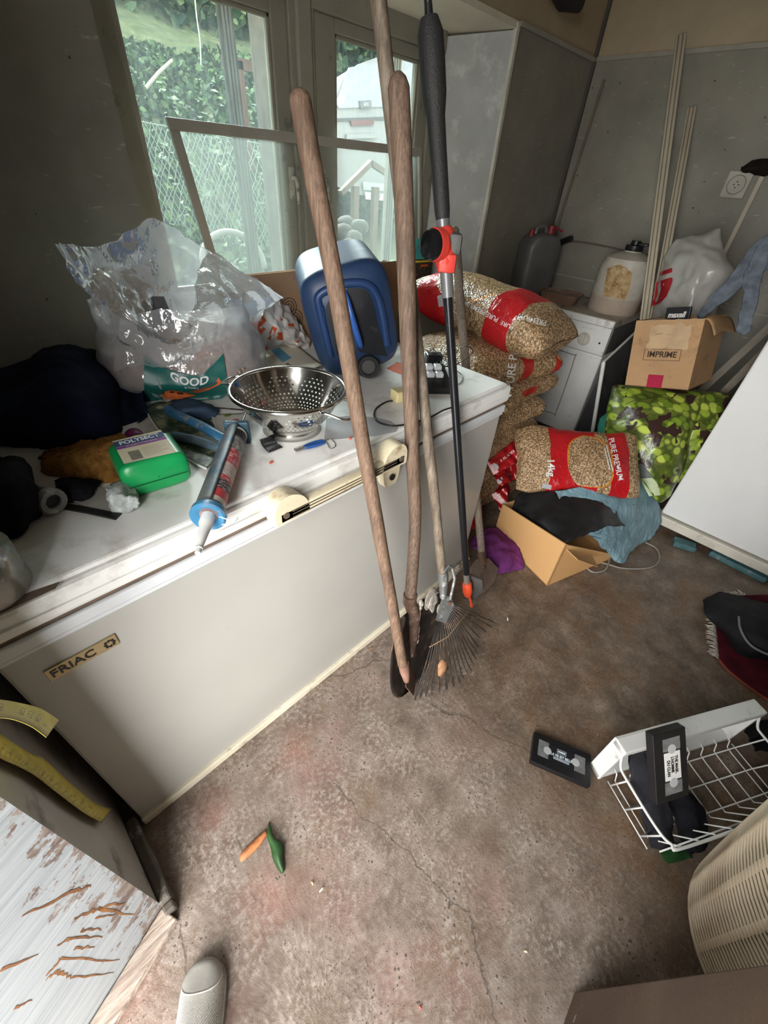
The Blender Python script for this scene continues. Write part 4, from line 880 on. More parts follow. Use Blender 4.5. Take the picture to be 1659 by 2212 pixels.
# ---- flyer, tray, blue glove
t = NT('dark_flyer'); co = t.coord(); n = t.noise(co, 30, 6, .7)
M_FLY = t.shade(t.bsdf(t.ramp(n, (.35, (.015, .028, .022)), (.5, (.06, .085, .05)), (.62, (.30, .30, .16)), (.75, (.5, .48, .36))), .4))
fly = MB().grid(20, 16, lambda u, v_: patch_fn([[LM(312, 880, .012), LM(345, 868, .02), LM(400, 872, .004)], [LM(345, 930, .010), LM(385, 920, .004), LM(450, 905, .004)], [LM(398, 985, .003), LM(430, 960, .004), LM(480, 945, .004)], [LM(447, 1012, .014), LM(470, 990, .004), LM(500, 970, .004)]])(u, v_))
fo = tag(fly.build('flyer', M_FLY, smooth=True, thick=.0008), 'crumpled dark printed flyer under the caulking gun handle', 'flyer'); fo['_w'] = list(fo.location)
MB().tube(smooth_pts([LM(311, 879, .013), LM(330, 912, .013), LM(358, 948, .010), LM(400, 988, .005), LM(446, 1013, .015)], 5), .0022, 6, flat=.4).build('white_edge', mat('white_paper', (.72, .72, .7), .8), fo)
tr = MB().grid(8, 8, lambda u, v_: patch_fn([[LM(455, 895, .004), LM(531, 893, .004)], [LM(470, 945, .004), LM(508, 945, .004)]])(u, v_)+V((0, 0, .006*(2*abs(v_-.5))**4)))
tro = thing('printed_tray', LM(495, 915), 'small white tray with fruit print between gun and colander', 'tray')
tr.build('tray_sheet', mat('white_tin', (.60, .58, .52), .4, dirt=((.2, .18, .15), .1, 20)), tro, smooth=True, thick=.0012)
MB().tube([LM(460, 880, .012), LM(531, 886, .010)], .0022, 6).build('tray_edge', M_DKSTEEL, tro)
for (q, m_) in (((508, 908), mat('fruit_red', (.45, .10, .05), .6)), ((512, 915), mat('fruit_orange', (.55, .22, .05), .6)), ((492, 897), mat('leaf_green', (.15, .2, .05), .6))):
    MB().ell(None, None, Matrix.Translation(LM(*q, .006)) @ Matrix.Diagonal((.011, .008, .0012, 1)), 10).build('fruit_print', m_, tro)
def heap(rows, m, label, cat, name, nu=36, nv=36, amp=.014, f=9, seed=1, thick=.003, edge=.006):
    o = patch(rows, nu, nv, amp, f, seed, edge).build(name, m, smooth=True, thick=thick); tag(o, label, cat); o['_w'] = list(o.location); return o
def cloth_mat(name, col, var=.3, sc_=9, rough=.95, dirt=None): return mat(name, col, rough, var=var, scale=sc_, dirt=dirt, bump=.5, bscale=220, spec=.1)
heap([[LM(360, 872, .006), LM(400, 862, .02), LM(440, 868, .02), LM(475, 885, .004)], [LM(370, 890, .035), LM(405, 882, .045), LM(440, 885, .035), LM(470, 895, .006)], [LM(385, 905, .004), LM(410, 905, .004), LM(440, 905, .004), LM(462, 905, .004)]],
     cloth_mat('slate_blue_glove', (.05, .085, .14)), 'crumpled slate blue work glove behind the caulking gun', 'glove', 'work_glove', 20, 20, .006, 25, 3)
# ---- navy cloth heaps and other clutter on the far left
M_NAVY = cloth_mat('navy_cloth', (.009, .012, .028), .4)
heap(Yp([[(-60, 800, 1.45), (20, 790, 1.5), (125, 740, 1.5), (205, 765, 1.48), (245, 800, 1.42), (262, 880, 1.36)],
         [(-60, 840, 1.35), (20, 830, 1.32), (110, 790, 1.28), (190, 800, 1.26), (245, 840, 1.26), (268, 900, 1.24)],
         [(-60, 930, 1.20), (30, 900, 1.15), (110, 880, 1.12), (190, 880, 1.12), (250, 900, 1.14), (280, 925, 1.18)]])+[[LM(-60, 960), LM(60, 968), LM(120, 978), LM(180, 972), LM(235, 952), LM(290, 930)]],
     M_NAVY, 'dark navy blue cloth heaped against the wall at the far left of the lid', 'cloth', 'navy_cloth', 44, 44, .016, 7, 51, .004, .008)
heap(Yp([[(232, 800, 1.40), (250, 762, 1.40), (262, 800, 1.38), (300, 850, 1.36)], [(240, 850, 1.33), (262, 830, 1.31), (285, 850, 1.30), (312, 835, 1.28)]])+[[LM(245, 920), LM(270, 920), LM(290, 910), LM(318, 900)]],
     cloth_mat('ragged_blue', (.010, .014, .034), .5), 'ragged dark blue cloth strip with torn edge beside the pond food bag', 'cloth', 'ragged_cloth', 26, 26, .018, 16, 61, .003, .02)
t = NT('orange_fleece'); co = t.coord(); n = t.noise(co, 40, 5, .75)
M_FLE = t.shade(t.bsdf(t.ramp(n, (.3, (.10, .04, .012)), (.6, (.30, .145, .035)), (.8, (.40, .21, .06))), 1.0, 0, t.bump(n, 1.0, .02), .05))
heap([[LM(85, 985, .004), LM(150, 965, .03), LM(230, 945, .05), LM(270, 935, .05)], [LM(90, 1000, .03), LM(150, 985, .045), LM(220, 970, .06), LM(268, 965, .055)], [LM(95, 1020, .001), LM(150, 1035, .001), LM(210, 1040, .001), LM(262, 1048, .001)]],
     M_FLE, 'orange brown fleecy pad lying left of the green bottle', 'pad', 'fleece_pad', 30, 30, .008, 22, 71, .004, .01)
heap([[LM(238, 1045, .02), LM(262, 1038, .03), LM(296, 1060, .02)], [LM(232, 1075, .03), LM(262, 1072, .042), LM(300, 1075, .025)], [LM(240, 1100, .002), LM(265, 1108, .002), LM(296, 1095, .002)]],
     mat('grey_fluff', (.40, .43, .42), 1.0, var=.4, scale=40, bump=1.0, spec=.05), 'pale grey fluffy rag at the base of the green bottle', 'rag', 'fluffy_rag', 22, 22, .010, 30, 81, .004, .006)
crd = tag(pts_poly([LM(*q, .001) for q in ((125, 1070), (185, 1040), (255, 1070), (270, 1090), (250, 1112), (190, 1098))], .002).build('photo_card', mat('grey_card', (.36, .34, .31), .5, var=.12, scale=12)), 'flat grey card with black border below the fleece pad', 'card'); crd['_w'] = list(crd.location)
pts_poly([LM(*q, .0005) for q in ((122, 1086), (190, 1098), (250, 1110), (263, 1090), (278, 1096), (250, 1124), (188, 1110), (120, 1098))], .004).build('border', M_BLACK, crd)
heap([[LM(120, 1040, .01), LM(160, 1030, .02), LM(215, 1038, .01)], [LM(125, 1060, .02), LM(165, 1055, .025), LM(210, 1055, .012)], [LM(130, 1085, .003), LM(165, 1085, .003), LM(195, 1078, .003)]],
     cloth_mat('black_rag', (.010, .010, .014)), 'black rag folded over the grey card', 'rag', 'black_rag', 18, 18, .008, 20, 77)
heap([[LM(-70, 1000, .02), LM(10, 985, .06), LM(45, 1000, .05), LM(70, 1040, .02)], [LM(-70, 1060, .06), LM(10, 1050, .09), LM(55, 1060, .07), LM(85, 1085, .03)], [LM(-70, 1130, .02), LM(0, 1150, .005), LM(40, 1168, .002), LM(90, 1110, .002)]],
     cloth_mat('black_jacket', (.009, .009, .010), .4), 'black crumpled jacket with open sleeve end at the left edge of the lid', 'jacket', 'black_jacket', 32, 32, .012, 12, 91, .004)
sl = thing('torch', LM(100, 1085), 'black torch with worn metal rim pointing out of the black jacket', 'torch')
a, b_ = LM(60, 1065, .03), LM(112, 1082, .028); dd = (LM(112, 1090, .028)-a).normalized()
MB().tube([a, b_-dd*.02, b_], [.018, .020, .024], 18).build('barrel', mat('black_rubber', (.02, .02, .02), .6), sl, smooth=SM)
Mt = frame(b_, V((0, 0, 1)).cross(dd), (0, 0, 1)); Mt = Mt if Mt.col[2].xyz.dot(dd) > 0 else frame(b_, -V((0, 0, 1)).cross(dd), (0, 0, 1))
MB().lathe([(.014, .0), (.014, .006), (.024, .008), (.026, .0), (.025, -.01)], Mt, 24).build('rim', mat('worn_rim', (.22, .21, .20), .5, .5, dirt=((.5, .5, .48), .3, 60)), sl, smooth=SM)
MB().lathe([(0, .001), (.014, .001)], Mt, 20).build('lens', M_BLACK, sl)
# glass jar cut by the left edge
jar = thing('glass_jar', LM(20, 1260), 'dusty glass jar of pale stuff cut by the left photo edge', 'jar')
o_ = LM(78, 1262, .001); c_ = o_+V((-.056, .022, 0))
MB().lathe([(.001, .002), (.052, .002), (.058, .01), (.058, .085), (.050, .10), (.042, .106), (.044, .125)], Matrix.Translation(c_), 36).build('glass', film('dusty_glass', (.42, .42, .36), .22, .08, .2, 30), jar, smooth=True, thick=.002)
MB().lathe([(.001, .005), (.050, .006), (.052, .03), (.05, .06), (.03, .068), (.001, .066)], Matrix.Translation(c_), 28).build('contents', mat('pale_powder', (.50, .45, .34), .9, var=.3, scale=40, bump=.6), jar, smooth=True)
pts_poly([LM(*q, .0005) for q in ((-30, 1318), (70, 1278), (128, 1258), (120, 1272), (60, 1300), (-30, 1340))], .0015).build('drip_mark', mat('brown_smear', (.12, .085, .06), .7), jar)
# ---- yellow tape measure hanging in the gap beside the freezer
t = NT('yellow_tape'); uv = t.coord('UV'); u_, v_, _ = t.xyz(uv)
def tick(nn, w, v0): return t.ma('MULTIPLY', t.ma('LESS_THAN', t.ma('FRACT', t.ma('MULTIPLY', u_, nn)), w), t.ma('GREATER_THAN', v_, v0))
mk = t.ma('MAXIMUM', tick(190, .35, .80), tick(38, .10, .55))
c = t.mix(t.ma('MULTIPLY', mk, .85), t.ramp(t.noise(t.coord(), 30, 5), (.3, (.50, .41, .05)), (.7, (.66, .56, .10))), (.03, .025, .01))
M_TAPE = t.shade(t.bsdf(c, .45))
tm = thing('tape_measure', PX(60, 1600, -.13), 'yellow measuring tape hanging down beside the freezer', 'tape measure')
def strip(cl, er, nm, num, dx):
    P = smooth_pts(cl, 10); E_ = smooth_pts(er, 10); n = len(P)-1
    def f(u, v_): i = min(int(u*n+.5), n); p = P[i].lerp(E_[i], v_); return p
    b = MB().grid(n, 6, f); bv = bvh(b); o = b.build(nm, M_TAPE, tm, smooth=True, thick=.0006); 
    for (s_, q, sz, an) in num: text_on(bv, s_, q[0], q[1], sz, an, .002, .8).build('lettering', M_BLACK, o)
xw = -.12
A1 = [PX(-90, 1490, xw), PX(-20, 1508, xw), PX(40, 1518, xw), PX(90, 1532, xw), PX(127, 1556, xw)]
B1 = [PX(-110, 1540, xw-.0), PX(-30, 1551, xw), PX(22, 1553, xw), PX(68, 1570, xw), PX(100, 1593, xw)]
strip(A1, B1, 'tape_end', (('130', (2, 1526), 15, 115), ('128', (48, 1536), 15, 112), ('127', (65, 1543), 15, 110), ('126', (83, 1551), 15, 115), ('125', (101, 1562), 15, 118)), 0)
A2 = [PX(-120, 1480, -.185), PX(-60, 1540, -.188), PX(10, 1592, -.188), PX(70, 1630, -.188), PX(95, 1640, -.186), PX(150, 1690, -.188), PX(205, 1735, -.188), PX(241, 1748, -.186)]
B2 = [PX(-140, 1510, -.186), PX(-80, 1575, -.188), PX(-5, 1634, -.188), PX(40, 1656, -.188), PX(75, 1675, -.188), PX(120, 1710, -.188), PX(180, 1755, -.188), PX(219, 1776, -.188)]
strip(A2, B2, 'tape_strip', tuple((str(119-k), (8+k*17.2, 1612+k*11.6), 11, 128) for k in range(12)), 0)
MB().tube([A2[-1], B2[-1]], .0016, 8).build('end_clip', mat('old_steel', (.32, .29, .26), .4, .9), tm, smooth=SM)
# ================================================================ pellet bags
def pellet_mat(name, bands, circ=None):
    t = NT(name); co = t.coord(); uv = t.coord('UV'); u, v, _ = t.xyz(uv)
    v1 = t.voro(t.mapv(co, (150, 150, 70), rot=(.5, .9, .3)), 1.0); v2 = t.voro(t.mapv(co, (75, 160, 150), rot=(.2, .4, 1.1)), 1.0)
    sel = t.ma('GREATER_THAN', t.noise(co, 45, 2), .5)
    dist = t.mix(sel, v1.outputs['Distance'], v2.outputs['Distance']); cv = t.mix(sel, v1.outputs['Color'], v2.outputs['Color'])
    c = t.ramp(t.xyz(cv)[0], (.1, (.29, .175, .085)), (.5, (.49, .32, .17)), (.9, (.64, .46, .27)))
    c = t.mix(t.ma('MULTIPLY', t.step(dist, .42, .75), .85), c, (.11, .065, .033))
    wob = t.ma('ADD', u, t.ma('MULTIPLY', t.ma('SUBTRACT', t.noise(co, 6, 2), .5), .03))
    red = None
    for a, b in bands: q = t.band(wob, a, b); red = q if red is None else t.ma('MAXIMUM', red, q)
    f = red
    if circ and red is not None:
        cu_, cv_, ru, rv = circ
        dd = t.ma('ADD', t.ma('POWER', t.ma('DIVIDE', t.ma('SUBTRACT', u, cu_), ru), 2.0), t.ma('POWER', t.ma('DIVIDE', t.ma('SUBTRACT', v, cv_), rv), 2.0))
        f = t.ma('MULTIPLY', red, t.ma('GREATER_THAN', dd, 1.0))
        c = t.mix(t.ma('MULTIPLY', t.band(dd, .88, 1.02), t.ma('GREATER_THAN', t.noise(co, 3, 1), .45)), c, (.60, .22, .02))
    if f is not None: c = t.mix(f, c, t.ramp(t.noise(co, 9, 4), (.3, (.36, .008, .012)), (.7, (.52, .014, .018))))
    h = t.ma('ADD', t.ma('MULTIPLY', t.ma('SUBTRACT', 1.0, dist), t.ma('SUBTRACT', 1.0, t.ma('MULTIPLY', f, .75)) if f is not None else 1.0), t.ma('MULTIPLY', t.noise(t.mapv(co, (1, 1, 1)), 22, 4, .6, 1.5), 1.6))
    return t.shade(t.bsdf(c, .22, 0, t.bump(h, .55, .008), .5))
def pillow(C0, U, Vv, L, Wd, T, seed=0, sag=0.0, tw=0.0):
    U = V(U).normalized(); Vv = V(Vv); Vv = (Vv-U*Vv.dot(U)).normalized(); N = U.cross(Vv)
    if N.z < 0: N = -N
    def f(u, t_):
        s = 2*u-1; a = 2*PI*t_
        hz = T/2*max(.0006, (1-abs(s)**5.0))**.55; w = Wd/2*(1-.05*math.cos(PI*s)+.0)*(1-.10*max(0, abs(s)-.8)/.2)
        c, q = math.cos(a), math.sin(a)
        p = V(C0)+U*(s*L/2)+Vv*(math.copysign(abs(c)**.75, c)*w)+N*(math.copysign(abs(q)**.85, q)*hz-sag*s*s)
        return p+wr(p, 7, .012, seed)+wr(p, 21, .0035, seed+3)
    return MB().grid(46, 48, f, closev=True)
M_PEL = pellet_mat('pellets_plain', [])
M_PR2 = pellet_mat('pellets_two_bands', [(.24, .44), (.74, .88)], (.44, .25, .20, .30))
M_PR1 = pellet_mat('pellets_one_band', [(.50, .62), (.84, .97)], (.90, .25, .08, .2))
M_PR0 = pellet_mat('pellets_end_band', [(.10, .30), (.62, .82)])
M_WHT = mat('white_film_print', (.80, .78, .76), .4)
M_BAR = mat('barcode_print', (.40, .40, .42), .5, var=.4, scale=200)
def pbag(mb, m, label, texts=(), codes=(), reds=(), lines=()):
    b = bvh(mb); o = mb.build('pellet_bag', m, smooth=True); tag(o, label, 'pellet bag', 'bags of wood pellets'); o['_w'] = list(o.location)
    for q in reds: decal(b, q, .0015, 10, 12).build('red_band', mat('red_film', (.45, .012, .016), .25, var=.15, spec=.5), o, smooth=True)
    for a in texts: text_on(b, *a).build('lettering', M_WHT, o)
    for q in codes: decal(b, q, .003, 3, 3).build('barcode', M_BAR, o)
    for (a, c) in lines: decal(b, [[a, (a[0]+2.2, a[1])], [c, (c[0]+2.2, c[1])]], .004, 10, 2).build('printed_line', M_WHT, o)
    return o
# the stack between freezer and washing machine, bottom to top
for i, (cx_, cy_, cz_, L, Wd, T, m, lab, kw) in enumerate((
    (1.80, 1.05, .085, .66, .42, .165, M_PR0, 'pellet bag at the floor of the stack, next to the purple cloth', dict(reds=[[[(1008, 1110), (1040, 1075)], [(1010, 1152), (1044, 1125)]]])),
    (1.83, 1.03, .215, .62, .43, .17, M_PEL, 'pellet bag with red band, second from the floor in the stack', dict(reds=[[[(1062, 1068), (1094, 1052)], [(1082, 1105), (1100, 1095)]]], texts=[('PUR', 1081, 1078, 13, 55, .004)])),
    (1.83, 1.04, .335, .62, .43, .165, M_PEL, 'pellet bag with red band and small barcode, third from the floor in the stack', dict(reds=[[[(1066, 1026), (1118, 1000)], [(1080, 1052), (1122, 1030)]]], codes=[[[(1074, 1036), (1084, 1030)], [(1078, 1046), (1088, 1040)]]])),
    (1.87, 1.06, .455, .62, .43, .165, M_PEL, 'pellet bag with red lettered band, fourth from the floor in the stack', dict(reds=[[[(1052, 1000), (1114, 948)], [(1066, 1026), (1118, 998)]]], texts=[('3EN, ADDI', 1096, 985, 8, -37, .004)], codes=[[[(1064, 1002), (1074, 996)], [(1068, 1018), (1078, 1012)]]])),
    (1.86, 1.05, .575, .60, .43, .17, M_PEL, 'plain side pellet bag, fifth from the floor in the stack', {}),
    (1.96, 1.06, .690, .62, .43, .165, M_PEL, 'pellet bag with small red corner, sixth in the stack below the white sheened one', dict(reds=[[[(1128, 846), (1160, 832)], [(1132, 858), (1158, 846)]]])))):
    pbag(pillow((cx_, cy_, cz_), (1, R.uniform(-.09, .05), 0), (0, 1, 0), L, Wd, T, 20+i, .01), m, lab, **kw)
pbag(pillow((1.86, 1.09, .835), (1, -.10, .0), (.1, 1, .12), .74, .46, .20, 31, .02), M_PR1, 'pellet bag with white sheen on its end, directly under the topmost bag',
     texts=[('PURE PR', 1106, 796, 24, -84, .004, 1.0, .012)])
b1 = pillow((1.91, 1.16, 1.02), (.04, -1, -.10), (1, .1, -.04), .78, .42, .235, 41, .02)
pbag(b1, pellet_mat('pellets_top_bag', [(.13, .36), (.62, .80)], (.40, .25, .22, .22)), 'topmost pellet bag of the stack with two red bands, under the window sill',
     texts=[('PURE PREMIUM', 1040, 672, 15, 208, .004, .8, .01), ('PREMIUM', 1150, 690, 17, 195, .004, .9, .012), ('PURE', 1095, 702, 13, 205, .004)], codes=[[[(944, 640), (954, 636)], [(948, 664), (958, 660)]]])
# the 14 kg bag on the box
P1, P2 = PZ(1122, 1000, .40), PZ(1388, 1018, .42); U = (P2-P1); L = U.length; U.normalize()
b14 = pillow((P1+P2)/2+V((0.02, 0.03, .01)), U, V((.62, .50, .62)), L*1.02, .345, .13, 51, .01)
pbag(b14, pellet_mat('pellets_14kg', [(.24, .62), (.72, .87)], (.56, .27, .185, .135)), 'pellet bag printed 14kg lying on the open carton and blue plastic',
     texts=[('14kg', 1190, 1010, 21, 87, .004, .95, .025), ('PURE PREMIUM', 1330, 992, 17, 77, .004, .82, .02)], codes=[[[(1172, 1044), (1192, 1048)], [(1170, 1054), (1190, 1058)]]], lines=[[(1309, 962), (1323, 1018)], [(1305, 968), (1317, 1016)]])
# ================================================================ washing machine and what stands on it
M_WASH = mat('washer_white', (.80, .80, .775), .35, var=.06, dirt=((.25, .2, .15), .12, 9))
wm = thing('washing_machine', (3.36, 1.25, 0), 'white front loading washing machine behind the pellet bags', 'washing machine')
MB().box(3.1, 3.62, .945, 1.56, .02, .62, bev=.012).build('cabinet', M_WASH, wm)
MB().box(3.11, 3.62, .95, 1.555, .62, .83).build('side_panel', mat('dark_side_panel', (.13, .125, .12), .6, var=.2), wm)  # upper part darker than the white cabinet
cp = MB().hexa([(3.095, .945, .625), (3.13, .945, .625), (3.13, 1.56, .625), (3.095, 1.56, .625), (3.085, .945, .80), (3.13, .945, .80), (3.13, 1.56, .80), (3.085, 1.56, .80)]).build('control_panel', M_WASH, wm)
MB().box(3.075, 3.63, .935, 1.57, .80, .85, bev=.008).build('worktop', mat('dusty_top', (.46, .41, .35), .6, var=.2, dirt=((.2, .15, .1), .35, 10)), wm)
MB().box(3.068, 3.078, .937, 1.568, .806, .846, bev=.003).build('top_edge', M_WASH, wm)
for y_ in (1.10, 1.235):
    k = MB().tube([(3.093, y_, .70), (3.080, y_, .70), (3.074, y_, .70)], [.042, .040, .034], 28).build('knob', mat('ivory_knob', (.60, .58, .50), .35), wm, smooth=SM)
    MB().box(3.060, 3.078, y_-.008, y_+.008, .665, .735, bev=.004).build('knob_grip', mat('ivory_knob', (.60, .58, .50), .35), k)
MB().tube([(3.088, .99, .70), (3.083, .99, .70)], .006, 12).build('lamp', M_BLACK, wm)
text_mb('Bru 110', .022, frame((3.087, 1.10, .775), (0, -1, 0), (0, 0, 1)), .0004).build('lettering', mat('grey_print', (.2, .18, .16), .6), wm)
rr_ = [(3.098, 1.47, .58), (3.098, 1.15, .58), (3.098, 1.12, .55), (3.098, 1.12, .16), (3.098, 1.15, .13), (3.098, 1.47, .13), (3.098, 1.5, .16), (3.098, 1.5, .55)]
MB().tube(smooth_pts(rr_, 5, True)+[V(rr_[0])], .0035, 6).build('door_groove', mat('grey_seal', (.3, .3, .29), .6), wm, smooth=True)
struct(MB().box(3.04, XF, 1.575, YW, 0, .85).build('trim_ledge', M_WALL, loc=(0, 0, 0)))
jg = thing('plastic_drum', (3.335, 1.075, .85), 'dirty white plastic drum with black pump cap and torn brown label', 'drum')
Mj = Matrix.Translation((3.335, 1.075, .851))
jb = MB().lathe([(.001, 0), (.150, 0), (.160, .012), (.162, .20), (.158, .27), (.140, .315), (.075, .345), (.05, .35), (.05, .37)], Mj, 40); jbb = bvh(jb)
t = NT('stained_white_plastic'); co = t.coord(); z = t.xyz(co)[2]; n = t.noise(co, 9, 6, .7)
c = t.ramp(n, (.3, (.40, .36, .29)), (.6, (.58, .55, .48))); c = t.mix(t.ma('MULTIPLY', t.step(t.ma('ADD', z, t.ma('MULTIPLY', n, -.02)), .10, .085), .6), c, (.36, .25, .19))
jb.build('body', t.shade(t.bsdf(c, .4)), jg, smooth=SM)
t = NT('peeling_label'); n = t.noise(t.coord(), 30, 6, .75)
decal(jbb, [[(1312, 580), (1340, 572), (1366, 590)], [(1306, 615), (1335, 618), (1360, 622)], [(1302, 640), (1330, 645), (1350, 648)]], .002, 8, 8).build('label', t.shade(t.bsdf(t.ramp(n, (.35, (.20, .10, .035)), (.5, (.45, .30, .14)), (.7, (.55, .45, .30))), .8)), jg, smooth=True)
MB().lathe([(.05, .355), (.052, .36), (.052, .385), (.03, .39), (.028, .41), (.0, .412)], Mj, 24).box(-.015, .02, -.075, .02, .385, .402, M=Mj, bev=.005).build('pump_cap', M_BLACK, jg, smooth=SM)
tr2 = thing('foil_tray', (3.28, 1.40, .85), 'small brown ribbed food tray in front of the grey canister', 'tray')
Mt2 = Matrix.Translation((3.25, 1.42, .851)) @ Matrix.Rotation(.12, 4, 'Z')
n = 60
def tray_ring(hx, hy, z, wob=0.0): return [Mt2 @ V((hx*math.copysign(abs(math.cos(2*PI*i/n))**.45, math.cos(2*PI*i/n))*(1+wob*(i % 2)), hy*math.copysign(abs(math.sin(2*PI*i/n))**.45, math.sin(2*PI*i/n))*(1+wob*(i % 2)), z)) for i in range(n)]
tb = MB(); rings = [[tb.bm.verts.new(p) for p in q] for q in (tray_ring(.085, .115, 0, .025), tray_ring(.095, .128, .055, .025), tray_ring(.108, .145, .058), tray_ring(.108, .145, .062))]
for a, b in zip(rings, rings[1:]):
    for i in range(n): tb.face((a[i], a[(i+1) % n], b[(i+1) % n], b[i]))
tb.face(rings[0][::-1])
tb.build('tray', mat('brown_plastic', (.22, .13, .085), .35, var=.15), tr2)
MB().prism([(p.x, p.y) for p in tray_ring(.092, .122, 0)], .890, .902).build('film_lid', mat('dusty_lid', (.27, .19, .14), .45, var=.2, scale=20), tr2)
gc = thing('grey_canister', (3.24, 1.69, .85), 'grey plastic canister with red caps in the wall corner', 'canister')
M_GC = mat('grey_plastic', (.12, .12, .115), .4, var=.15)
Mg = Matrix.Translation((3.26, 1.68, .851)) @ Matrix.Rotation(-.5, 4, 'Z')
rg = rbox_fn(.27, .20, .39, 4.2, .10)
MB().grid(30, 48, lambda s_, t_: Mg @ (lambda p: V((p.x*(1 if p.y < .31 else 1-.35*((p.y-.31)/.08)), p.z, p.y)))(rg(s_, t_)), closev=True).build('body', M_GC, gc, smooth=True)
M_RC = mat('dull_red_cap', (.22, .02, .025), .45)
MB().lathe([(0, .43), (.028, .43), (.03, .385), (.03, .37)], Mg @ Matrix.Translation((.06, 0, 0)), 20).build('cap', M_RC, gc, smooth=SM)
MB().lathe([(0, .405), (.018, .405), (.02, .36)], Mg @ Matrix.Translation((-.09, 0, 0)), 16).build('vent_cap', M_RC, gc, smooth=SM)
MB().tube([Mg @ V((.07, 0, .425)), Mg @ V((.14, -.02, .40))], [.009, .006], 8).build('spout', M_RC, gc, smooth=SM)
MB().tube(smooth_pts([Mg @ V(p) for p in ((-.06, 0, .36), (-.05, 0, .415), (.01, 0, .42), (.025, 0, .375))], 5), .013, 8).build('handle', M_GC, gc, smooth=SM)
# pipes and hose in the corner
M_PIPE = mat('brown_grey_pipe', (.16, .12, .095), .55, var=.2)
tag(MB().tube([PX(1305, 172, XF-.015), PX(1192, 528, XF-.015), PX(1182, 640, XF-.015)], .009, 8).build('pipe', M_PIPE, smooth=SM), 'thin brown pipe running down the wall beside the room corner', 'pipe')
tag(MB().tube(smooth_pts([PX(1183, 640, 3.6), PX(1188, 575, 3.6), PX(1195, 535, 3.58), PX(1215, 522, 3.56), PX(1235, 515, 3.55)], 6), .020, 10).build('drain_hose', M_BLACK, smooth=SM), 'black drain hose bent behind the white drum', 'hose')
tag(MB().tube(smooth_pts([PX(1180, 505, XF-.012), PX(1200, 518, XF-.012), PX(1270, 525, XF-.012), PX(1400, 552, XF-.012)], 5), .006, 6).build('wall_cable', M_PIPE, smooth=SM), 'thin brown cable running along the back wall above the drum', 'cable')
# cream trunking strips leaning in front of the back wall
M_STRIP = mat('cream_trunking', (.50, .45, .35), .45, var=.1)
for (a, b, lab, w) in (((1472, 75), (1392, 690), 'taller cream trunking strip leaning against the back wall', .024), ((1495, 232), (1412, 690), 'shorter cream trunking strip leaning beside the taller one', .022)):
    A, B = PX(*a, XF-.03), PX(*b, 2.98); dd = (B-A).normalized(); B = A+dd*((A.z-.01)/-dd.z)
    sx_ = V((.10, -1, 0)).normalized()
    st = thing('trunking_strip', B, lab, 'strip', 'cream trunking strips')
    Ms = frame(A, dd, sx_); L = (B-A).length
    MB().box(0, L, -w, w, -.006, .004, M=Ms, bev=.002).build('channel', M_STRIP, st)
    for k in (-.5, .35): MB().box(0, L, w*k-.003, w*k+.003, -.009, .006, M=Ms).build('groove', mat('groove_brown', (.22, .18, .12), .7), st)
# socket and surface conduit
so_ = thing('wall_socket', (XF, .745, 1.5), 'square wall socket on the back wall beside the conduit', 'socket')
MB().box(XF-.018, XF, .685, .808, 1.504, 1.628, bev=.004).build('plate', mat('grey_white_plate', (.46, .44, .37), .45), so_)
Mso = frame((XF-.018, .747, 1.566), (0, -1, 0), (0, 0, 1))
so2 = MB().lathe([(.046, .0), (.043, .004), (.041, -.004), (.036, -.004), (.0, -.004)], Mso if Mso.col[2].x < 0 else frame((XF-.018, .747, 1.566), (0, 1, 0), (0, 0, 1)), 32).build('recess', mat('grey_recess', (.30, .28, .23), .5), so_, smooth=SM)
for dy, dz in ((-.012, 0), (.012, 0), (0, .014), (0, -.014)): MB().tube([(XF-.021, .747+dy, 1.566+dz), (XF-.010, .747+dy, 1.566+dz)], .0035, 8).build('hole', M_BLACK, so2)
tag(MB().box(XF-.014, XF, .63, .655, .9, 1.72, bev=.003).build('conduit', M_STRIP), 'cream surface conduit down the wall right of the socket', 'conduit')
heap([[PX(1600, 362, XF-.02), PX(1630, 346, XF-.02), PX(1720, 340, XF-.02)], [PX(1605, 368, XF-.06), PX(1640, 360, XF-.06), PX(1720, 362, XF-.06)], [PX(1610, 372, XF-.02), PX(1645, 378, XF-.02), PX(1720, 380, XF-.02)]],
     cloth_mat('dark_cloth', (.02, .015, .014)), 'dark bundle stuck on the wall above the socket', 'bundle', 'dark_bundle', 16, 16, .01, 20, 5)
# ================================================================ dark framed panel and loose board beside the washer
M_PANEL = mat('dark_panel', (.045, .045, .048), .35, var=.2, dirt=((.12, .11, .1), .2, 12))
pa = thing('framed_panel', PX(1280, 945, 2.62), 'dark panel with white metal edge standing against the washing machine', 'panel')
A, B = PX(1304, 782, 2.62), PX(1278, 942, 2.62); dn = (B-A).normalized(); B = A+dn*((A.z-.004)/-dn.z); D_ = V((.50, .0, .14))
A2, B2_ = A+D_, B+D_*V((1, 1, 0)).length*0+V((.50, 0, 0))
n_ = V((0, -.012, 0))
MB().hexa([B-n_*.5, B2_-n_*.5, B2_+n_*.5, B+n_*.5, A-n_*.5, A2-n_*.5, A2+n_*.5, A+n_*.5]).build('sheet', M_PANEL, pa)
M_WF = mat('white_metal_edge', (.62, .62, .58), .4)
MB().tube([B, A], .011, 8).build('edge_post', M_WF, pa, smooth=SM)
MB().tube([A, A2], .007, 8).build('edge_rail', M_WF, pa, smooth=SM)
A, B = PX(1300, 800, 2.8), PX(1240, 935, 2.8); dn = (B-A).normalized(); B = A+dn*((A.z-.004)/-dn.z)
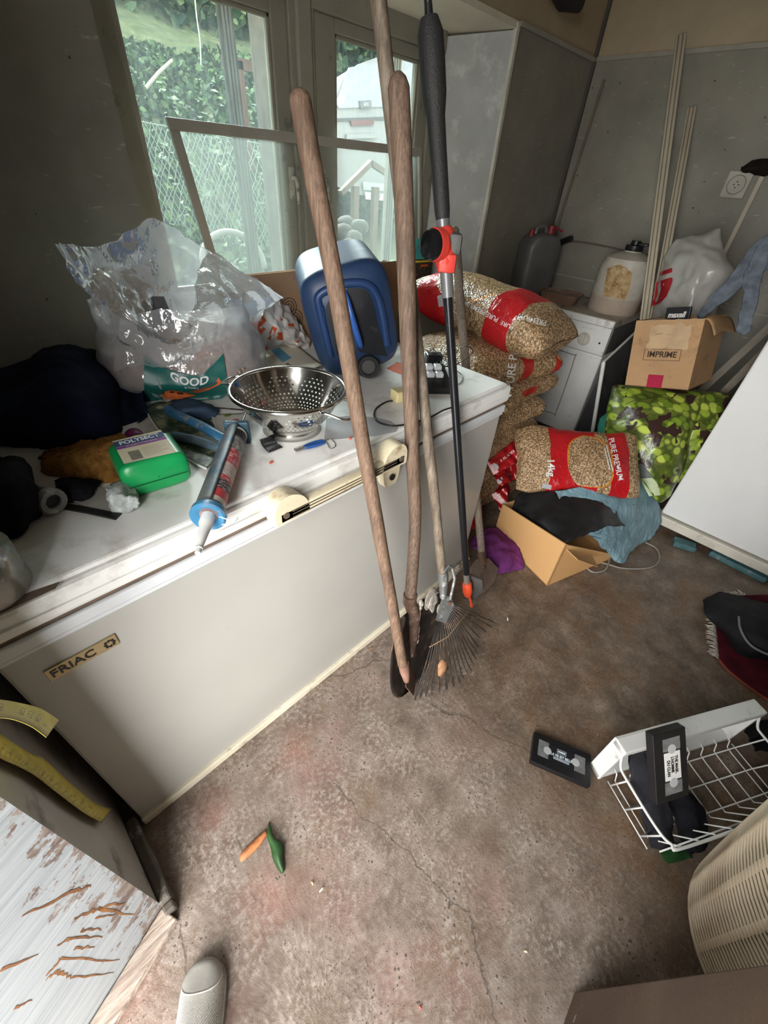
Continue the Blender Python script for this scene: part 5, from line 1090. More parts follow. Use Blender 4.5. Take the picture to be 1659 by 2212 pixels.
tag(MB().hexa([B, B+V((.35, -.02, 0)), B+V((.35, -.16, 0)), B+V((0, -.14, 0)), A, A+V((.35, -.02, 0)), A+V((.35, -.05, 0)), A+V((0, -.03, 0))]).build('dark_board', M_PANEL), 'slanting dark board between washing machine and framed panel', 'board')
# ================================================================ compost bags, carton, plastic bags by the fridge
t = NT('leaf_print'); co = t.coord(); wv = t.mapv(co, (1, 1, 1), rot=(.3, .2, .4)); v = t.voro(t.mapv(wv, (26, 13, 27)), 1.0); v2 = t.voro(t.mapv(wv, (16, 23, 19), loc=(3, 1, 2)), 1.0)
lv = t.xyz(v.outputs['Color'])[0]
g_ = t.ramp(lv, (.1, (.16, .25, .025)), (.45, (.33, .45, .05)), (.75, (.52, .62, .10)), (.95, (.22, .30, .05)))
d_ = t.step(v.outputs['Distance'], .42, .60); g_ = t.mix(t.ma('MULTIPLY', d_, .8), g_, (.035, .045, .012))
soil = t.ma('GREATER_THAN', t.ma('ADD', t.noise(co, 6, 3), t.ma('MULTIPLY', t.xyz(v2.outputs['Color'])[1], .22)), .70)
g_ = t.mix(soil, g_, (.045, .022, .018))
M_LEAF = t.shade(t.bsdf(g_, .28, 0, t.bump(t.noise(co, 14, 4), .35, .02), .5))
def pouch(front, depth, name, m, nu=34, nv=34, amp=.01, f=8, seed=0, group=None):
    fn = patch_fn(front); depth = V(depth); b = MB(); g = []
    def p(u, v, s):
        k = (max(0, math.sin(PI*min(max(u, 0), 1)))*max(0, math.sin(PI*min(max(v, 0), 1))))**.5; q = fn(u, v)
        return q+wr(q, f, amp, seed)+wr(q, f*3, amp*.3, seed+1)+depth*(k*s)
    for s in (-.25, .75): b.grid(nu, nv, lambda u, v, s=s: p(u, v, s))
    bmesh.ops.remove_doubles(b.bm, verts=b.bm.verts, dist=.0015)
    bv = bvh(b); o = b.build(name, m, smooth=True); o['_w'] = list(o.location); return o, bv
Xp = lambda rows: [[PX(*q) for q in r] for r in rows]
o, lbv = pouch(Xp([[(1322, 832, 2.58), (1400, 838, 2.60), (1490, 846, 2.66), (1545, 850, 2.72)], [(1310, 900, 2.47), (1395, 905, 2.46), (1470, 915, 2.52), (1500, 920, 2.58)],
                   [(1308, 945, 2.42), (1380, 965, 2.40), (1450, 985, 2.44), (1486, 990, 2.50)], [(1350, 1000, 2.38), (1400, 1050, 2.33), (1425, 1085, 2.34), (1450, 1070, 2.40)]]), (.30, .06, 0), 'compost_bag', M_LEAF, seed=3)
tag(o, 'compost bag with green leaf print standing under the red taped carton', 'compost bag')
decal(lbv, [[(1372, 1010), (1395, 1018)], [(1388, 1045), (1420, 1045)], [(1402, 1072), (1426, 1070)]], .003, 8, 6).build('pale_label', mat('pale_green_print', (.48, .56, .34), .5, dirt=((.05, .08, .05), .2, 30)), o, smooth=True)
decal(lbv, [[(1366, 1000), (1388, 1003)], [(1384, 1034), (1412, 1032)]], .005, 8, 6).build('grey_print', mat('dark_grey_print', (.10, .11, .10), .5), o, smooth=True)
o, _ = pouch(Xp([[(1492, 852, 2.64), (1530, 845, 2.7), (1570, 850, 2.75)], [(1480, 920, 2.58), (1520, 930, 2.62), (1560, 940, 2.66)], [(1455, 1040, 2.50), (1490, 1050, 2.55), (1520, 1050, 2.6)]]), (.25, -.05, 0), 'compost_bag', M_LEAF, 24, 24, .012, 9, 8)
tag(o, 'second leaf printed compost bag wedged between first bag and white fridge', 'compost bag')
heap(Xp([[(1298, 900, 2.60), (1318, 888, 2.62), (1335, 905, 2.62)], [(1290, 930, 2.50), (1312, 925, 2.48), (1330, 935, 2.5)], [(1290, 960, 2.46), (1310, 965, 2.44), (1330, 965, 2.46)]]), mat('teal_cloth', (.03, .22, .17), .8, var=.2), 'teal cloth poking out left of the leaf printed bag', 'cloth', 'teal_cloth', 14, 14, .01, 20, 6)
# carton with tape
M_CAR2 = mat('tan_carton', (.44, .265, .135), .85, var=.1, scale=5, dirt=((.28, .17, .09), .2, 12))
O_ = PX(1350, 832, 2.48); xx = PX(1486, 843, 2.45)-O_; cw_ = xx.length; xx.normalize(); zz = PX(1391, 690, 2.50)-O_; zz = (zz-xx*zz.dot(xx)).normalized(); yy = zz.cross(xx)
ct = thing('taped_carton', O_+xx*cw_/2+yy*.15, 'old brown carton with pink tape on top of the compost bag', 'carton')
Mx = Matrix((xx, yy, zz)).transposed().to_4x4(); Mx.translation = O_
ch_ = .315; w_ = MB(); 
for a in ((0, cw_, 0, .005), (0, cw_, .295, .30), (0, .005, .005, .295), (cw_-.005, cw_, .005, .295)): w_.box(a[0], a[1], a[2], a[3], 0, ch_, M=Mx)
w_.box(0, cw_, 0, .3, 0, .005, M=Mx)
w_.build('carton_walls', M_CAR2, ct)
fr_ = MB().grid(14, 6, lambda u, v: Mx @ (V((cw_*u, -.0, ch_))+V((0, .11*v, -.02*v+.03*math.sin(6*u)*v*(1-v)+.012*noise.noise(V((u*5, v*3, 1)))))))
fr_.build('torn_flap', mat('torn_card', (.50, .35, .21), .9, var=.15, scale=14), ct, smooth=True, thick=.003)
MB().grid(10, 6, lambda u, v: Mx @ (V((cw_, .3*u, ch_))+V((.05*v, 0, -.07*v*v+.01*math.sin(5*u))))).build('side_flap', M_CAR2, ct, smooth=True, thick=.003)
MB().box(cw_*.36, cw_*.60, -.002, -.0005, .0, .062, M=Mx).build('tape', mat('pink_red_tape', (.38, .012, .05), .4), ct)
Mtx = frame(Mx @ V((cw_*.50, -.001, .158)), xx, zz)
text_mb('IMPRIME', .038, Mtx, .0004, xs=.95, bold=.0008).build('lettering', mat('dark_brown_print', (.05, .032, .022), .9), ct)
bx = MB()
for a in ((.22, .78, .131, .1325), (.22, .78, .182, .1835), (.22, .226, .131, .1835), (.774, .78, .131, .1835)): bx.box(cw_*a[0], cw_*a[1], -.0014, -.0002, a[2], a[3], M=Mx)
bx.build('printed_frame', mat('dark_brown_print', (.05, .032, .022), .9), ct)
MB().grid(10, 10, lambda u, v: Mx @ V((cw_*(.25+.6*u+.04*noise.noise(V((u*4, v*4, 2)))), -.0009, .185+.11*v+.02*noise.noise(V((u*5, v*5, 7)))))).build('torn_patch', mat('torn_card', (.50, .35, .21), .9), ct)
# cassette box in it
O2 = PX(1440, 690, 2.60); mxw = thing('cassette_box', O2, 'small dark and blue cassette box standing in the taped carton', 'box')
Mm = Matrix((xx, yy, zz)).transposed().to_4x4(); Mm.translation = Mx @ V((.09, .10, .25))
MB().box(0, .105, 0, .02, 0, .115, M=Mm, bev=.002).build('case', mat('dark_case', (.02, .02, .024), .3), mxw)
MB().box(.012, .104, -.001, .0, .0, .062, M=Mm).build('blue_panel', mat('violet_blue', (.03, .03, .16), .35), mxw)
text_mb('maxell', .034, frame(Mm @ V((.050, -.0015, .080)), xx, zz), .0004, xs=.85, bold=.0015, shear=.2).build('lettering', M_WHT, mxw)
# white and red carrier bag, grey rag
wb, wbv = pouch(Xp([[(1460, 515, 2.95), (1500, 506, 2.97), (1556, 494, 2.98)], [(1440, 560, 2.92), (1500, 555, 2.86), (1560, 550, 2.93)], [(1420, 620, 2.90), (1490, 610, 2.82), (1583, 585, 2.90)], [(1414, 670, 2.88), (1480, 670, 2.82), (1560, 640, 2.88)], [(1412, 720, 2.88), (1470, 730, 2.85), (1530, 720, 2.88)]]), (.14, .05, 0), 'white_carrier_bag', mat('dull_white_plastic', (.36, .355, .325), .3, var=.1, spec=.5, bump=.5, bscale=18), 44, 44, .026, 9, 12)
tag(wb, 'white plastic carrier bag with red print behind the taped carton', 'bag')
for q in ([[(1416, 610), (1446, 600), (1452, 600)], [(1412, 640), (1440, 635), (1452, 610)], [(1406, 662), (1425, 655), (1440, 640)]], [[(1426, 588), (1452, 578)], [(1426, 596), (1452, 588)]]): decal(wbv, q, .004, 8, 8).build('red_print', mat('dull_red_print', (.30, .012, .018), .4), wb, smooth=True)
M_RAG = cloth_mat('blue_grey_rag', (.12, .14, .17), .35, 25)
rg_ = thing('hanging_rag', PX(1600, 600, 2.5), 'blue grey rag hanging in two strips above the carton', 'rag')
for rows in ([[(1690, 440, 2.5), (1700, 520, 2.5)], [(1640, 520, 2.5), (1668, 575, 2.48)], [(1590, 580, 2.52), (1610, 615, 2.5)], [(1540, 640, 2.55), (1560, 655, 2.53)], [(1506, 680, 2.58), (1514, 688, 2.57)]],
             [[(1640, 530, 2.49), (1690, 500, 2.49)], [(1612, 590, 2.49), (1652, 580, 2.47)], [(1604, 640, 2.5), (1640, 640, 2.48)], [(1594, 700, 2.5), (1618, 712, 2.49)], [(1592, 712, 2.5), (1604, 722, 2.5)]]):
    pr3 = Xp(rows)
    if rows[0][0][0] == 1690: pr3 = [[V((2.74, .02, 1.512)), V((2.66, -.05, 1.512))], [V((2.60, .10, 1.515)), V((2.55, .06, 1.515))], [V((2.55, .17, 1.49)), V((2.50, .15, 1.49))]]+pr3[1:]
    patch(pr3, 34, 14, .012, 12, 14, .006).build('strip', M_RAG, rg_, smooth=True, thick=.006)
for (a, b, l_) in (((1535, 825, 2.95), (1670, 700, 2.95), 'grey wooden lath sloping behind the fridge, upper one'), ((1560, 850, 2.85), (1690, 720, 2.85), 'grey wooden lath sloping behind the fridge, lower one')):
    A, B = PX(*a), PX(*b); dl = (B-A).normalized(); MB_ = MB().box(-.3, (B-A).length, -.018, .018, -.01, .01, M=frame(A, dl, (0, 0, 1)))
    tag(MB_.build('lath', mat('grey_lath', (.17, .15, .12), .8, var=.25)), l_, 'lath')
# ================================================================ open carton on the floor with black bag, blue bag, purple cloth
M_CAR3 = mat('clean_carton', (.62, .36, .15), .8, var=.05, scale=3)
P0, P1 = PZ(1066, 1152), PZ(1182, 1266); ex = (P1-P0); el = ex.length; ex.normalize(); ey = V((-ex.y, ex.x, 0)); ey = ey if ey.x > 0 else -ey
oc = thing('open_carton', P0+ex*el/2+ey*.2, 'open light brown carton on the floor holding a black bag', 'carton')
Mo = Matrix((ex, ey, V((0, 0, 1)))).transposed().to_4x4(); Mo.translation = P0; hh = .205; dp = .46
MB().hexa([Mo @ V(p) for p in ((0, 0, 0), (el, 0, 0), (el, .006, 0), (0, .006, 0), (.0, .0, hh), (el, .0, hh+.07), (el, .006, hh+.07), (0, .006, hh))]).build('front_panel', M_CAR3, oc)
MB().hexa([Mo @ V(p) for p in ((el-.006, 0, 0), (el, 0, 0), (el, dp, 0), (el-.006, dp, 0), (el-.006, 0, hh+.07), (el, 0, hh+.07), (el, dp, .03), (el-.006, dp, .03))]).build('side_panel', M_CAR3, oc)
MB().box(0, .006, 0, dp, 0, hh, M=Mo).box(0, el, dp-.006, dp, 0, hh*.4, M=Mo).box(0, el, 0, dp, 0, .005, M=Mo).build('carton_walls', M_CAR3, oc)
MB().hexa([Mo @ V(p) for p in ((el, .02, hh+.03), (el+.0, dp*.55, hh*.5), (el+.05, dp*.55, hh*.5-.03), (el+.05, .05, hh+.0), (el, .02, hh+.034), (el, dp*.55, hh*.5+.004), (el+.05, dp*.55, hh*.5-.026), (el+.05, .05, hh+.004))]).build('torn_flap', M_CAR3, oc)
M_BB = mat('black_sack', (.012, .012, .013), .45, var=.3, scale=12)
heap([[Mo @ V((.01, .42, .30)), Mo @ V((.2, .44, .32)), Mo @ V((el-.02, .44, .22))], [Mo @ V((.0, .20, .32)), Mo @ V((.2, .22, .33)), Mo @ V((el-.02, .26, .26))], [Mo @ V((.03, .04, .225)), Mo @ V((.2, .04, .245)), Mo @ V((el-.03, .045, .25))], [Mo @ V((.04, .055, .10)), Mo @ V((.2, .055, .10)), Mo @ V((el-.04, .055, .10))]],
     M_BB, 'black sack bulging out of the open carton', 'sack', 'black_sack', 34, 34, .014, 9, 95, .003)
t = NT('blue_plastic_film'); co = t.coord(); n = t.noise(t.mapv(co, (1, 1, 1)), 13, 6, .65, 1.2)
nm = t.bump(n, .9, .03); dcol = t.ramp(t.noise(co, 5, 4), (.3, (.28, .50, .60)), (.7, (.44, .66, .74)))
df = t.bsdf(dcol, .3, 0, nm, .5); tlx = t.n('BsdfTranslucent'); t.put(tlx.inputs[0], (.2, .4, .5)); trn = t.n('BsdfTransparent')
M_BLF = t.shade(t.mixsh(.12, t.mixsh(.3, df, tlx.outputs[0]), trn.outputs[0]))
bl = patch([[PZ(1200, 1062, .34), PZ(1270, 1050, .36), PZ(1330, 1045, .34), PZ(1390, 1030, .30)], [PZ(1215, 1095, .30), PZ(1275, 1085, .31), PZ(1340, 1085, .29), PZ(1420, 1080, .20)],
            [PZ(1245, 1135, .245), PZ(1295, 1125, .25), PZ(1350, 1125, .20), PZ(1428, 1125, .08)], [PZ(1290, 1172, .16), PZ(1315, 1168, .16), PZ(1355, 1170, .10), PZ(1405, 1165, .03)], [PZ(1318, 1200, .03), PZ(1332, 1215, .012), PZ(1350, 1215, .012), PZ(1372, 1180, .015)]], 44, 40, .010, 12, 33, .004)
blv = bvh(bl); o = tag(bl.build('blue_plastic_bag', M_BLF, smooth=True, thick=.0012), 'crumpled translucent blue plastic bag spilling from the carton to the floor', 'bag'); o['_w'] = list(o.location)
M_INK = mat('ink_blue', (.03, .08, .14), .5)
ik = MB(); 
def inkline(pts, w=.0011): return MB().tube([hit(blv, x, y, .003) for x, y in pts], w, 4)
for q in ([(1268, 1128), (1290, 1112), (1310, 1128), (1288, 1142), (1268, 1128)], [(1276, 1128), (1300, 1120)], [(1282, 1136), (1306, 1124)], [(1268, 1145), (1330, 1158)], [(1272, 1152), (1322, 1164)], [(1308, 1130), (1326, 1138), (1336, 1134), (1318, 1126), (1308, 1130)], [(1276, 1158), (1316, 1168)], [(1270, 1138), (1300, 1150), (1290, 1152), (1312, 1156)]):
    inkline(q).build('ink_print', M_INK, o)
heap([[PZ(1018, 1170, .02), PZ(1040, 1150, .05), PZ(1065, 1140, .06), PZ(1090, 1150, .03)], [PZ(1022, 1185, .05), PZ(1050, 1170, .085), PZ(1085, 1175, .09), PZ(1118, 1185, .05)], [PZ(1050, 1205, .05), PZ(1070, 1205, .07), PZ(1100, 1208, .065), PZ(1130, 1215, .02)], [PZ(1062, 1232, .004), PZ(1080, 1240, .004), PZ(1100, 1238, .004), PZ(1128, 1228, .003)]],
     cloth_mat('purple_fleece', (.155, .036, .165), .3), 'crumpled purple fleece cloth on the floor by the open carton', 'cloth', 'purple_cloth', 34, 34, .012, 16, 101, .005, .005)
tag(MB().tube(smooth_pts([PZ(1395, 1172, .01), PZ(1418, 1185, .006), PZ(1424, 1208, .005), PZ(1405, 1226, .005), PZ(1350, 1228, .005), PZ(1310, 1218, .005), PZ(1280, 1212, .005), PZ(1268, 1224, .005), PZ(1282, 1236, .005), PZ(1308, 1230, .006), PZ(1318, 1205, .012)], 8), .0042, 8).build('cable', mat('grey_cable', (.28, .26, .23), .5), smooth=True), 'grey cable looped on the floor below the blue bag', 'cable')
# ================================================================ white fridge on the right
fg = thing('fridge', (2.78, -.2, 0), 'tall white fridge at the right edge, front towards the doorway', 'fridge')
M_FR = mat('fridge_white', (.74, .745, .74), .35, var=.03, scale=4)
MB().box(2.52, 3.08, -.49, .125, .055, 1.5, bev=.01).build('cabinet', M_FR, fg)
MB().box(2.462, 2.515, -.495, .132, .105, 1.495, bev=.008, seg=3).build('door', M_FR, fg)
MB().box(2.44, 2.53, -.495, .142, .045, .100, bev=.006).build('base_strip', mat('cream_base', (.60, .57, .49), .5, dirt=((.3, .25, .2), .15, 14)), fg)
for x_, y_ in ((2.55, -.45), (2.55, .08), (3.04, -.45), (3.04, .08)): MB().tube([(x_, y_, 0), (x_, y_, .06)], .018, 12).build('foot', M_BLACK, fg)
M_TEAL = mat('teal_foam', (.065, .15, .165), .7, var=.25, scale=20, dirt=((.3, .3, .28), .15, 30))
for (q, lab, w_) in ((((1452, 1180), (1500, 1196)), 'small teal foam block on the floor under the fridge corner', .05), (((1528, 1200), (1650, 1262)), 'longer teal foam block on the floor under the fridge front', .06)):
    A, B = PZ(*q[0]), PZ(*q[1]); dd = (B-A).normalized()
    tag(MB().box(0, (B-A).length, 0, w_*1.3, 0, .032, M=frame(A, dd, (dd.y*-1, dd.x, 0)) if (dd.y*-1) > 0 else frame(A, dd, (dd.y, -dd.x, 0)), bev=.008).build('foam_block', M_TEAL), lab, 'foam block')
# ================================================================ foreground: tapes, wire drawer, hamper, rug, shoe, leaves
M_VHS = mat('vhs_black', (.009, .009, .010), .4, bump=.15, bscale=200)
def vhs(name_label, Mv, texts, lab_mat, full):
    t_ = thing('video_cassette', Mv.translation, name_label, 'video cassette')
    L, W, T = .187, .103, .025
    MB().box(0, L, 0, W, 0, T, M=Mv, bev=.002).build('shell', M_VHS, t_)
    for x0 in (.018, L-.052):
        w = MB().box(x0, x0+.034, .028, .082, T-.001, T+.0008, M=Mv).build('window', mat('clear_tape_window', (.16, .165, .17), .12, var=.3, scale=40), t_)
        xc = x0+(.030 if x0 < .1 else .004)
        MB().tube([Mv @ V((xc, .055, T-.001)), Mv @ V((xc, .055, T+.0014))], .0125, 20).build('reel', mat('white_reel', (.42, .43, .44), .4), t_)
    lb = MB().box(.056, L-.056, .030, .080, T-.001, T+.001, M=Mv).build('label', lab_mat, t_)
    MB().box(0, L, W-.0005, W+.0008, .004, .006, M=Mv).build('lid_seam', mat('dark_joint', (.09, .08, .07), .8), t_)
    for (s, x, y, sz, m, xs) in texts: text_mb(s, sz, frame(Mv @ V((x, y, T+.0014)), Mv.col[0].xyz, Mv.col[1].xyz), .0002, xs=xs, bold=.0004).build('lettering', m, lb)
    return t_, lb
A, B, D_ = PZ(1142, 1650, .0), PZ(1284, 1712, .0), PZ(1150, 1590, .0)
xv_ = (B-A).normalized(); yv_ = V((-xv_.y, xv_.x, 0)); Mv = Matrix((xv_, yv_, V((0, 0, 1)))).transposed().to_4x4(); Mv.translation = A+V((0, 0, .001))
LT = mat('pale_blue_print', (.55, .65, .72), .5)
t_, lb = vhs('black video cassette lying flat on the floor beside the wire drawer', Mv, (('LA VIE EST BELLE', .0935, .051, .0118, LT, .78), ), mat('vhs_black_label', (.012, .013, .016), .35), True)
bx = MB()
for a in ((.079, .108, .060, .0608), (.079, .108, .0735, .0743), (.079, .0798, .060, .0743), (.1072, .108, .060, .0743)): bx.box(a[0], a[1], a[2], a[3], .0255, .0263, M=Mv)
for y_ in (.0435, .0405, .0375): bx.box(.068, .119, y_, y_+.0012, .0255, .0262, M=Mv)
bx.build('printed_frame', LT, lb)
MB().box(.082, .105, .0645, .070, .0255, .0263, M=Mv).build('printed_mark', LT, lb)
# ---- wire freezer drawer
M_WIRE = mat('white_wire', (.72, .72, .70), .35)
P0 = V((.940, -.168, 0)); da = V((.86, -.51, 0)).normalized(); db = V((-.51, -.86, 0)).normalized()
MW = Matrix((da, db, V((0, 0, 1)))).transposed().to_4x4(); MW.translation = P0+V((0, 0, .002))
WL, WD, WH = .555, .26, .19
dr = thing('wire_drawer', P0+da*.28+db*.2, 'white wire freezer drawer with plastic front lying on the floor', 'freezer drawer')
M_DF = mat('white_drawer_front', (.70, .70, .68), .4, var=.05, dirt=((.3, .25, .2), .05, 14))
b = MB().box(0, WL, -.012, -.004, 0, WH+.02, M=MW, bev=.003)
b.box(0, WL, -.008, .038, WH-.006, WH+.022, M=MW, bev=.004).box(0, WL, -.008, .034, 0, .02, M=MW, bev=.003).box(0, .014, -.008, .036, 0, WH+.02, M=MW, bev=.003).box(WL-.014, WL, -.008, .036, 0, WH+.02, M=MW, bev=.003)
dfo = b.build('drawer_front', M_DF, dr)
b = MB().box(.30, .50, -.006, .004, .07, .125, M=MW, bev=.004).build('handle_recess', mat('recess_white', (.60, .60, .58), .5, dirt=((.3, .2, .15), .25, 25)), dfo)
W_ = lambda x, y, z: MW @ V((x, y, z))
rim = smooth_pts([W_(.006, .03, WH), W_(.006, .05, WH-.045), W_(.006, .08, WH-.055), W_(.006, WD-.06, WH-.055), W_(.02, WD-.015, WH-.055), W_(.06, WD, WH-.055), W_(WL-.06, WD, WH-.055), W_(WL-.02, WD-.015, WH-.055), W_(WL-.006, WD-.06, WH-.055), W_(WL-.006, .08, WH-.055), W_(WL-.006, .05, WH-.045), W_(WL-.006, .03, WH)], 5)
MB().tube(rim, .0042, 8).build('rim_wire', M_WIRE, dr, smooth=True)
for i in range(9):
    x = .045+i*(WL-.09)/8
    MB().tube([W_(x, .03, .05), W_(x, .045, .045), W_(x, .055, .015), W_(x, .075, .012), W_(x, WD-.05, .012), W_(x, WD-.004, WH-.058)], .0022, 6).build('bottom_wire', M_WIRE, dr, smooth=True)
for i in range(3):
    y = .075+i*.068
    MB().tube([W_(.006, y+.012, WH-.055), W_(.022, y-.012, .016), W_(WL-.022, y-.012, .016), W_(WL-.006, y+.012, WH-.055)], .0024, 6).build('cross_wire', M_WIRE, dr, smooth=True)
for x in (.020, WL-.020): MB().tube([W_(x, .05, .016), W_(x, WD-.03, .016)], .0022, 6).build('side_wire', M_WIRE, dr, smooth=True)
MB().tube([W_(.03, WD-.014, .05), W_(WL-.03, WD-.014, .05)], .0024, 6).build('back_wire', M_WIRE, dr, smooth=True)
# cassette standing inside against the front
Mv2 = frame(W_(.255, .052, .180), (db*.42+V((0, 0, -.9))), da*-1) if False else None
vx = (db*.60+V((0, 0, -.80))).normalized(); vy = da
pl = W_(0, .046, 0); dd_ = ray(1393, 1578); CT = EYE+dd_*((pl-EYE).dot(db)/dd_.dot(db))
vz = vx.cross(vy)
Mv2 = Matrix((vx, vy, vz)).transposed().to_4x4(); Mv2.translation = CT
if vz.dot(db) < 0: vy = -da; vz = vx.cross(vy); Mv2 = Matrix((vx, vy, vz)).transposed().to_4x4(); Mv2.translation = CT+da*.103
vhs('black video cassette with white handwritten label standing in the wire drawer', Mv2, (('THE MASK.', .092, .066, .0125, M_BLACK, .8), ("L'HOMME", .090, .0535, .0125, M_BLACK, .8), ('DU CLAN', .098, .041, .0125, M_BLACK, .8)), mat('white_label', (.70, .70, .68), .7), False)
M_SLIP = cloth_mat('dark_grey_felt', (.028, .028, .034), .3)
heap([[W_(.035, .035, .165), W_(.08, .035, .185), W_(.125, .040, .165)], [W_(.025, .06, .155), W_(.075, .07, .165), W_(.125, .07, .15)], [W_(.022, .13, .10), W_(.07, .13, .115), W_(.12, .14, .105)], [W_(.025, .23, .03), W_(.06, .24, .045), W_(.10, .24, .03)]],
     M_SLIP, 'dark grey felt slipper leaning in the left corner of the wire drawer', 'slipper', 'slipper', 28, 24, .006, 18, 111, .006)
heap([[W_(.145, .13, .06), W_(.19, .14, .075), W_(.24, .15, .05)], [W_(.13, .19, .06), W_(.18, .20, .07), W_(.24, .20, .045)], [W_(.12, .27, .025), W_(.16, .28, .03), W_(.20, .27, .022)]],
     cloth_mat('black_felt', (.016, .016, .021), .3), 'black felt slipper lying flat on the wires below the cassette', 'slipper', 'slipper', 24, 20, .006, 18, 117, .006)
# ---- beige slotted hamper
hcx, hcy, R0, R1, HH = .838, -.705, .215, .29, .58
t = NT('beige_plastic'); co = t.coord(); n = t.noise(co, 8, 4)
M_BEI = t.shade(t.bsdf(t.ramp(n, (.3, (.53, .425, .30)), (.7, (.61, .50, .365))), .45, 0, t.bump(t.noise(co, 200, 2), .08, .002)))
hb = MB(); NC, NR = 20, 30; nr = NR*2+1
def hp(a, z): 
    r = R0+(R1-R0)*(z/HH)**.8
    if z < .05: r -= .05*(1-z/.05)**2.2
    return V((hcx+r*math.cos(a), hcy+r*math.sin(a), z+.001))
cols = []
for i in range(NC): a = 2*PI*i/NC; w = 2*PI/NC; cols += [a, a+w*.20, a+w*.60]
cols.append(2*PI)
zs = [0, .012, .03, .05, .062]+[.062+(.50-.062)*(k+1)/(2*NR) for k in range(2*NR)]+[.52, .55, HH]
gv = [[hb.bm.verts.new(hp(a, z)) for a in cols[:-1]] for z in zs]; nC = len(cols)-1
for j in range(len(zs)-1):
    slotrow = 4 <= j < 4+2*NR and (j-4) % 2 == 0
    for i in range(nC):
        if slotrow and i % 3 in (1, 2): continue
        hb.face((gv[j][i], gv[j][(i+1) % nC], gv[j+1][(i+1) % nC], gv[j+1][i]))
hb.face(gv[0][::-1])
hm = thing('laundry_hamper', (hcx, hcy, 0), 'large round beige slotted plastic hamper at the lower right', 'hamper')
hb.build('basket', M_BEI, hm, smooth=SM, thick=.004, recalc=True)
MB().tube([hp(2*PI*i/60, HH)+V((0, 0, .0)) for i in range(61)], .010, 10, cap=False).build('rim', M_BEI, hm, smooth=True)
# ---- rug with fringe, black bag on it
M_RUG = cloth_mat('dark_red_rug', (.075, .010, .016), .4, 14)
rug_pts = [PZ(*q, .008) for q in ((1570, 1288), (1545, 1340), (1553, 1425), (1580, 1455), (1659, 1512), (1760, 1560), (1800, 1400), (1760, 1290), (1659, 1285))]
rg2 = thing('rug', PZ(1640, 1400), 'dark red rug with pale fringe by the right edge', 'rug')
pts_poly([p-V((0, 0, .007)) for p in rug_pts], .010).build('pile', M_RUG, rg2)
MB().tube(smooth_pts(rug_pts[2:6], 5), .005, 8).build('bound_edge', mat('rust_red_edge', (.24, .05, .03), .85), rg2, smooth=True)
fg_ = MB(); rr = random.Random(3)
for (a, b, n_) in ((rug_pts[1], rug_pts[2], 46), (rug_pts[0], PZ(1612, 1287, .008), 22)):
    d_ = (b-a).normalized(); o_ = V((-d_.y, d_.x, 0)); o_ = o_ if o_.dot(a-PZ(1650, 1400)) > 0 else -o_
    for k in range(n_):
        p = a.lerp(b, k/n_); q = p+o_*rr.uniform(.018, .045)+d_*rr.uniform(-.012, .012); q.z = .004+rr.uniform(0, .006)
        fg_.tube([p, (p+q)/2+V((0, 0, .006)), q], [.0028, .0024, .0016], 5)
fo = fg_.build('fringe', mat('pale_fringe', (.52, .47, .41), .95, var=.2), rg2, smooth=True); fo['kind'] = 'stuff'
M_BGB = cloth_mat('black_nylon', (.016, .016, .018), .35, 14, .6)
bgo = heap([[PZ(1520, 1300, .02), PZ(1560, 1280, .05), PZ(1640, 1300, .05), PZ(1760, 1320, .05)], [PZ(1524, 1322, .06), PZ(1570, 1320, .10), PZ(1650, 1350, .13), PZ(1760, 1360, .13)], [PZ(1540, 1345, .04), PZ(1590, 1375, .08), PZ(1660, 1400, .11), PZ(1760, 1420, .11)], [PZ(1562, 1360, .012), PZ(1600, 1412, .012), PZ(1664, 1428, .012), PZ(1760, 1460, .012)]],
     M_BGB, 'black nylon bag with grey piping lying on the red rug', 'bag', 'nylon_bag', 34, 34, .010, 9, 121, .004)
MB().tube(smooth_pts([PZ(1596, 1332, .125), PZ(1600, 1360, .115), PZ(1620, 1392, .105), PZ(1655, 1412, .095), PZ(1700, 1425, .09)], 6), .005, 8).build('piping', mat('grey_piping', (.18, .175, .18), .6), bgo, smooth=True)
# ---- grey canvas shoe of the photographer
sh = thing('canvas_shoe', PZ(440, 2150), 'pale grey textured canvas shoe standing on the floor at the lower edge', 'shoe')
T_, H_ = PZ(450, 2072, .0), PZ(418, 2400, .0); ax = (H_-T_); Ls = .285; ax.normalize(); sx_ = V((-ax.y, ax.x, 0))
t = NT('grey_canvas'); co = t.coord(); w1 = t.ma('SINE', t.ma('MULTIPLY', t.ma('ADD', t.xyz(co)[0], t.xyz(co)[1]), 1400)); w2 = t.ma('SINE', t.ma('MULTIPLY', t.ma('SUBTRACT', t.xyz(co)[0], t.xyz(co)[1]), 1400))
wv = t.ma('MULTIPLY', w1, w2)
M_CANV = t.shade(t.bsdf(t.ramp(t.ma('MULTIPLY_ADD', wv, .3, .5), (.2, (.42, .40, .36)), (.8, (.58, .56, .51))), .9, 0, t.bump(wv, .5, .003)))
def shoe(u, v, grow=0.0, hs=1.0):
    w = (.047*(1-max(0, (.22-u)/.22)**2.6)**.5-(.010*max(0, min(1, (u-.35)/.3)))) if u < .92 else .037*max(.02, (1-((u-.92)/.08)**2))**.5
    w = max(w, .003)+grow; h = (.030+.045*min(1, max(0, (u-.05)/.4))**1.2)*(1-max(0, (.05-u)/.05)**2)**.5*hs+.0
    a = PI*v; c, s = math.cos(a), math.sin(a)
    return T_+ax*(u*Ls)+sx_*(math.copysign(abs(c)**.7, c)*w)+V((0, 0, .022+abs(s)**.75*max(h, .004)))
MB().grid(36, 26, lambda u, v: shoe(u, v)).build('upper', M_CANV, sh, smooth=True)
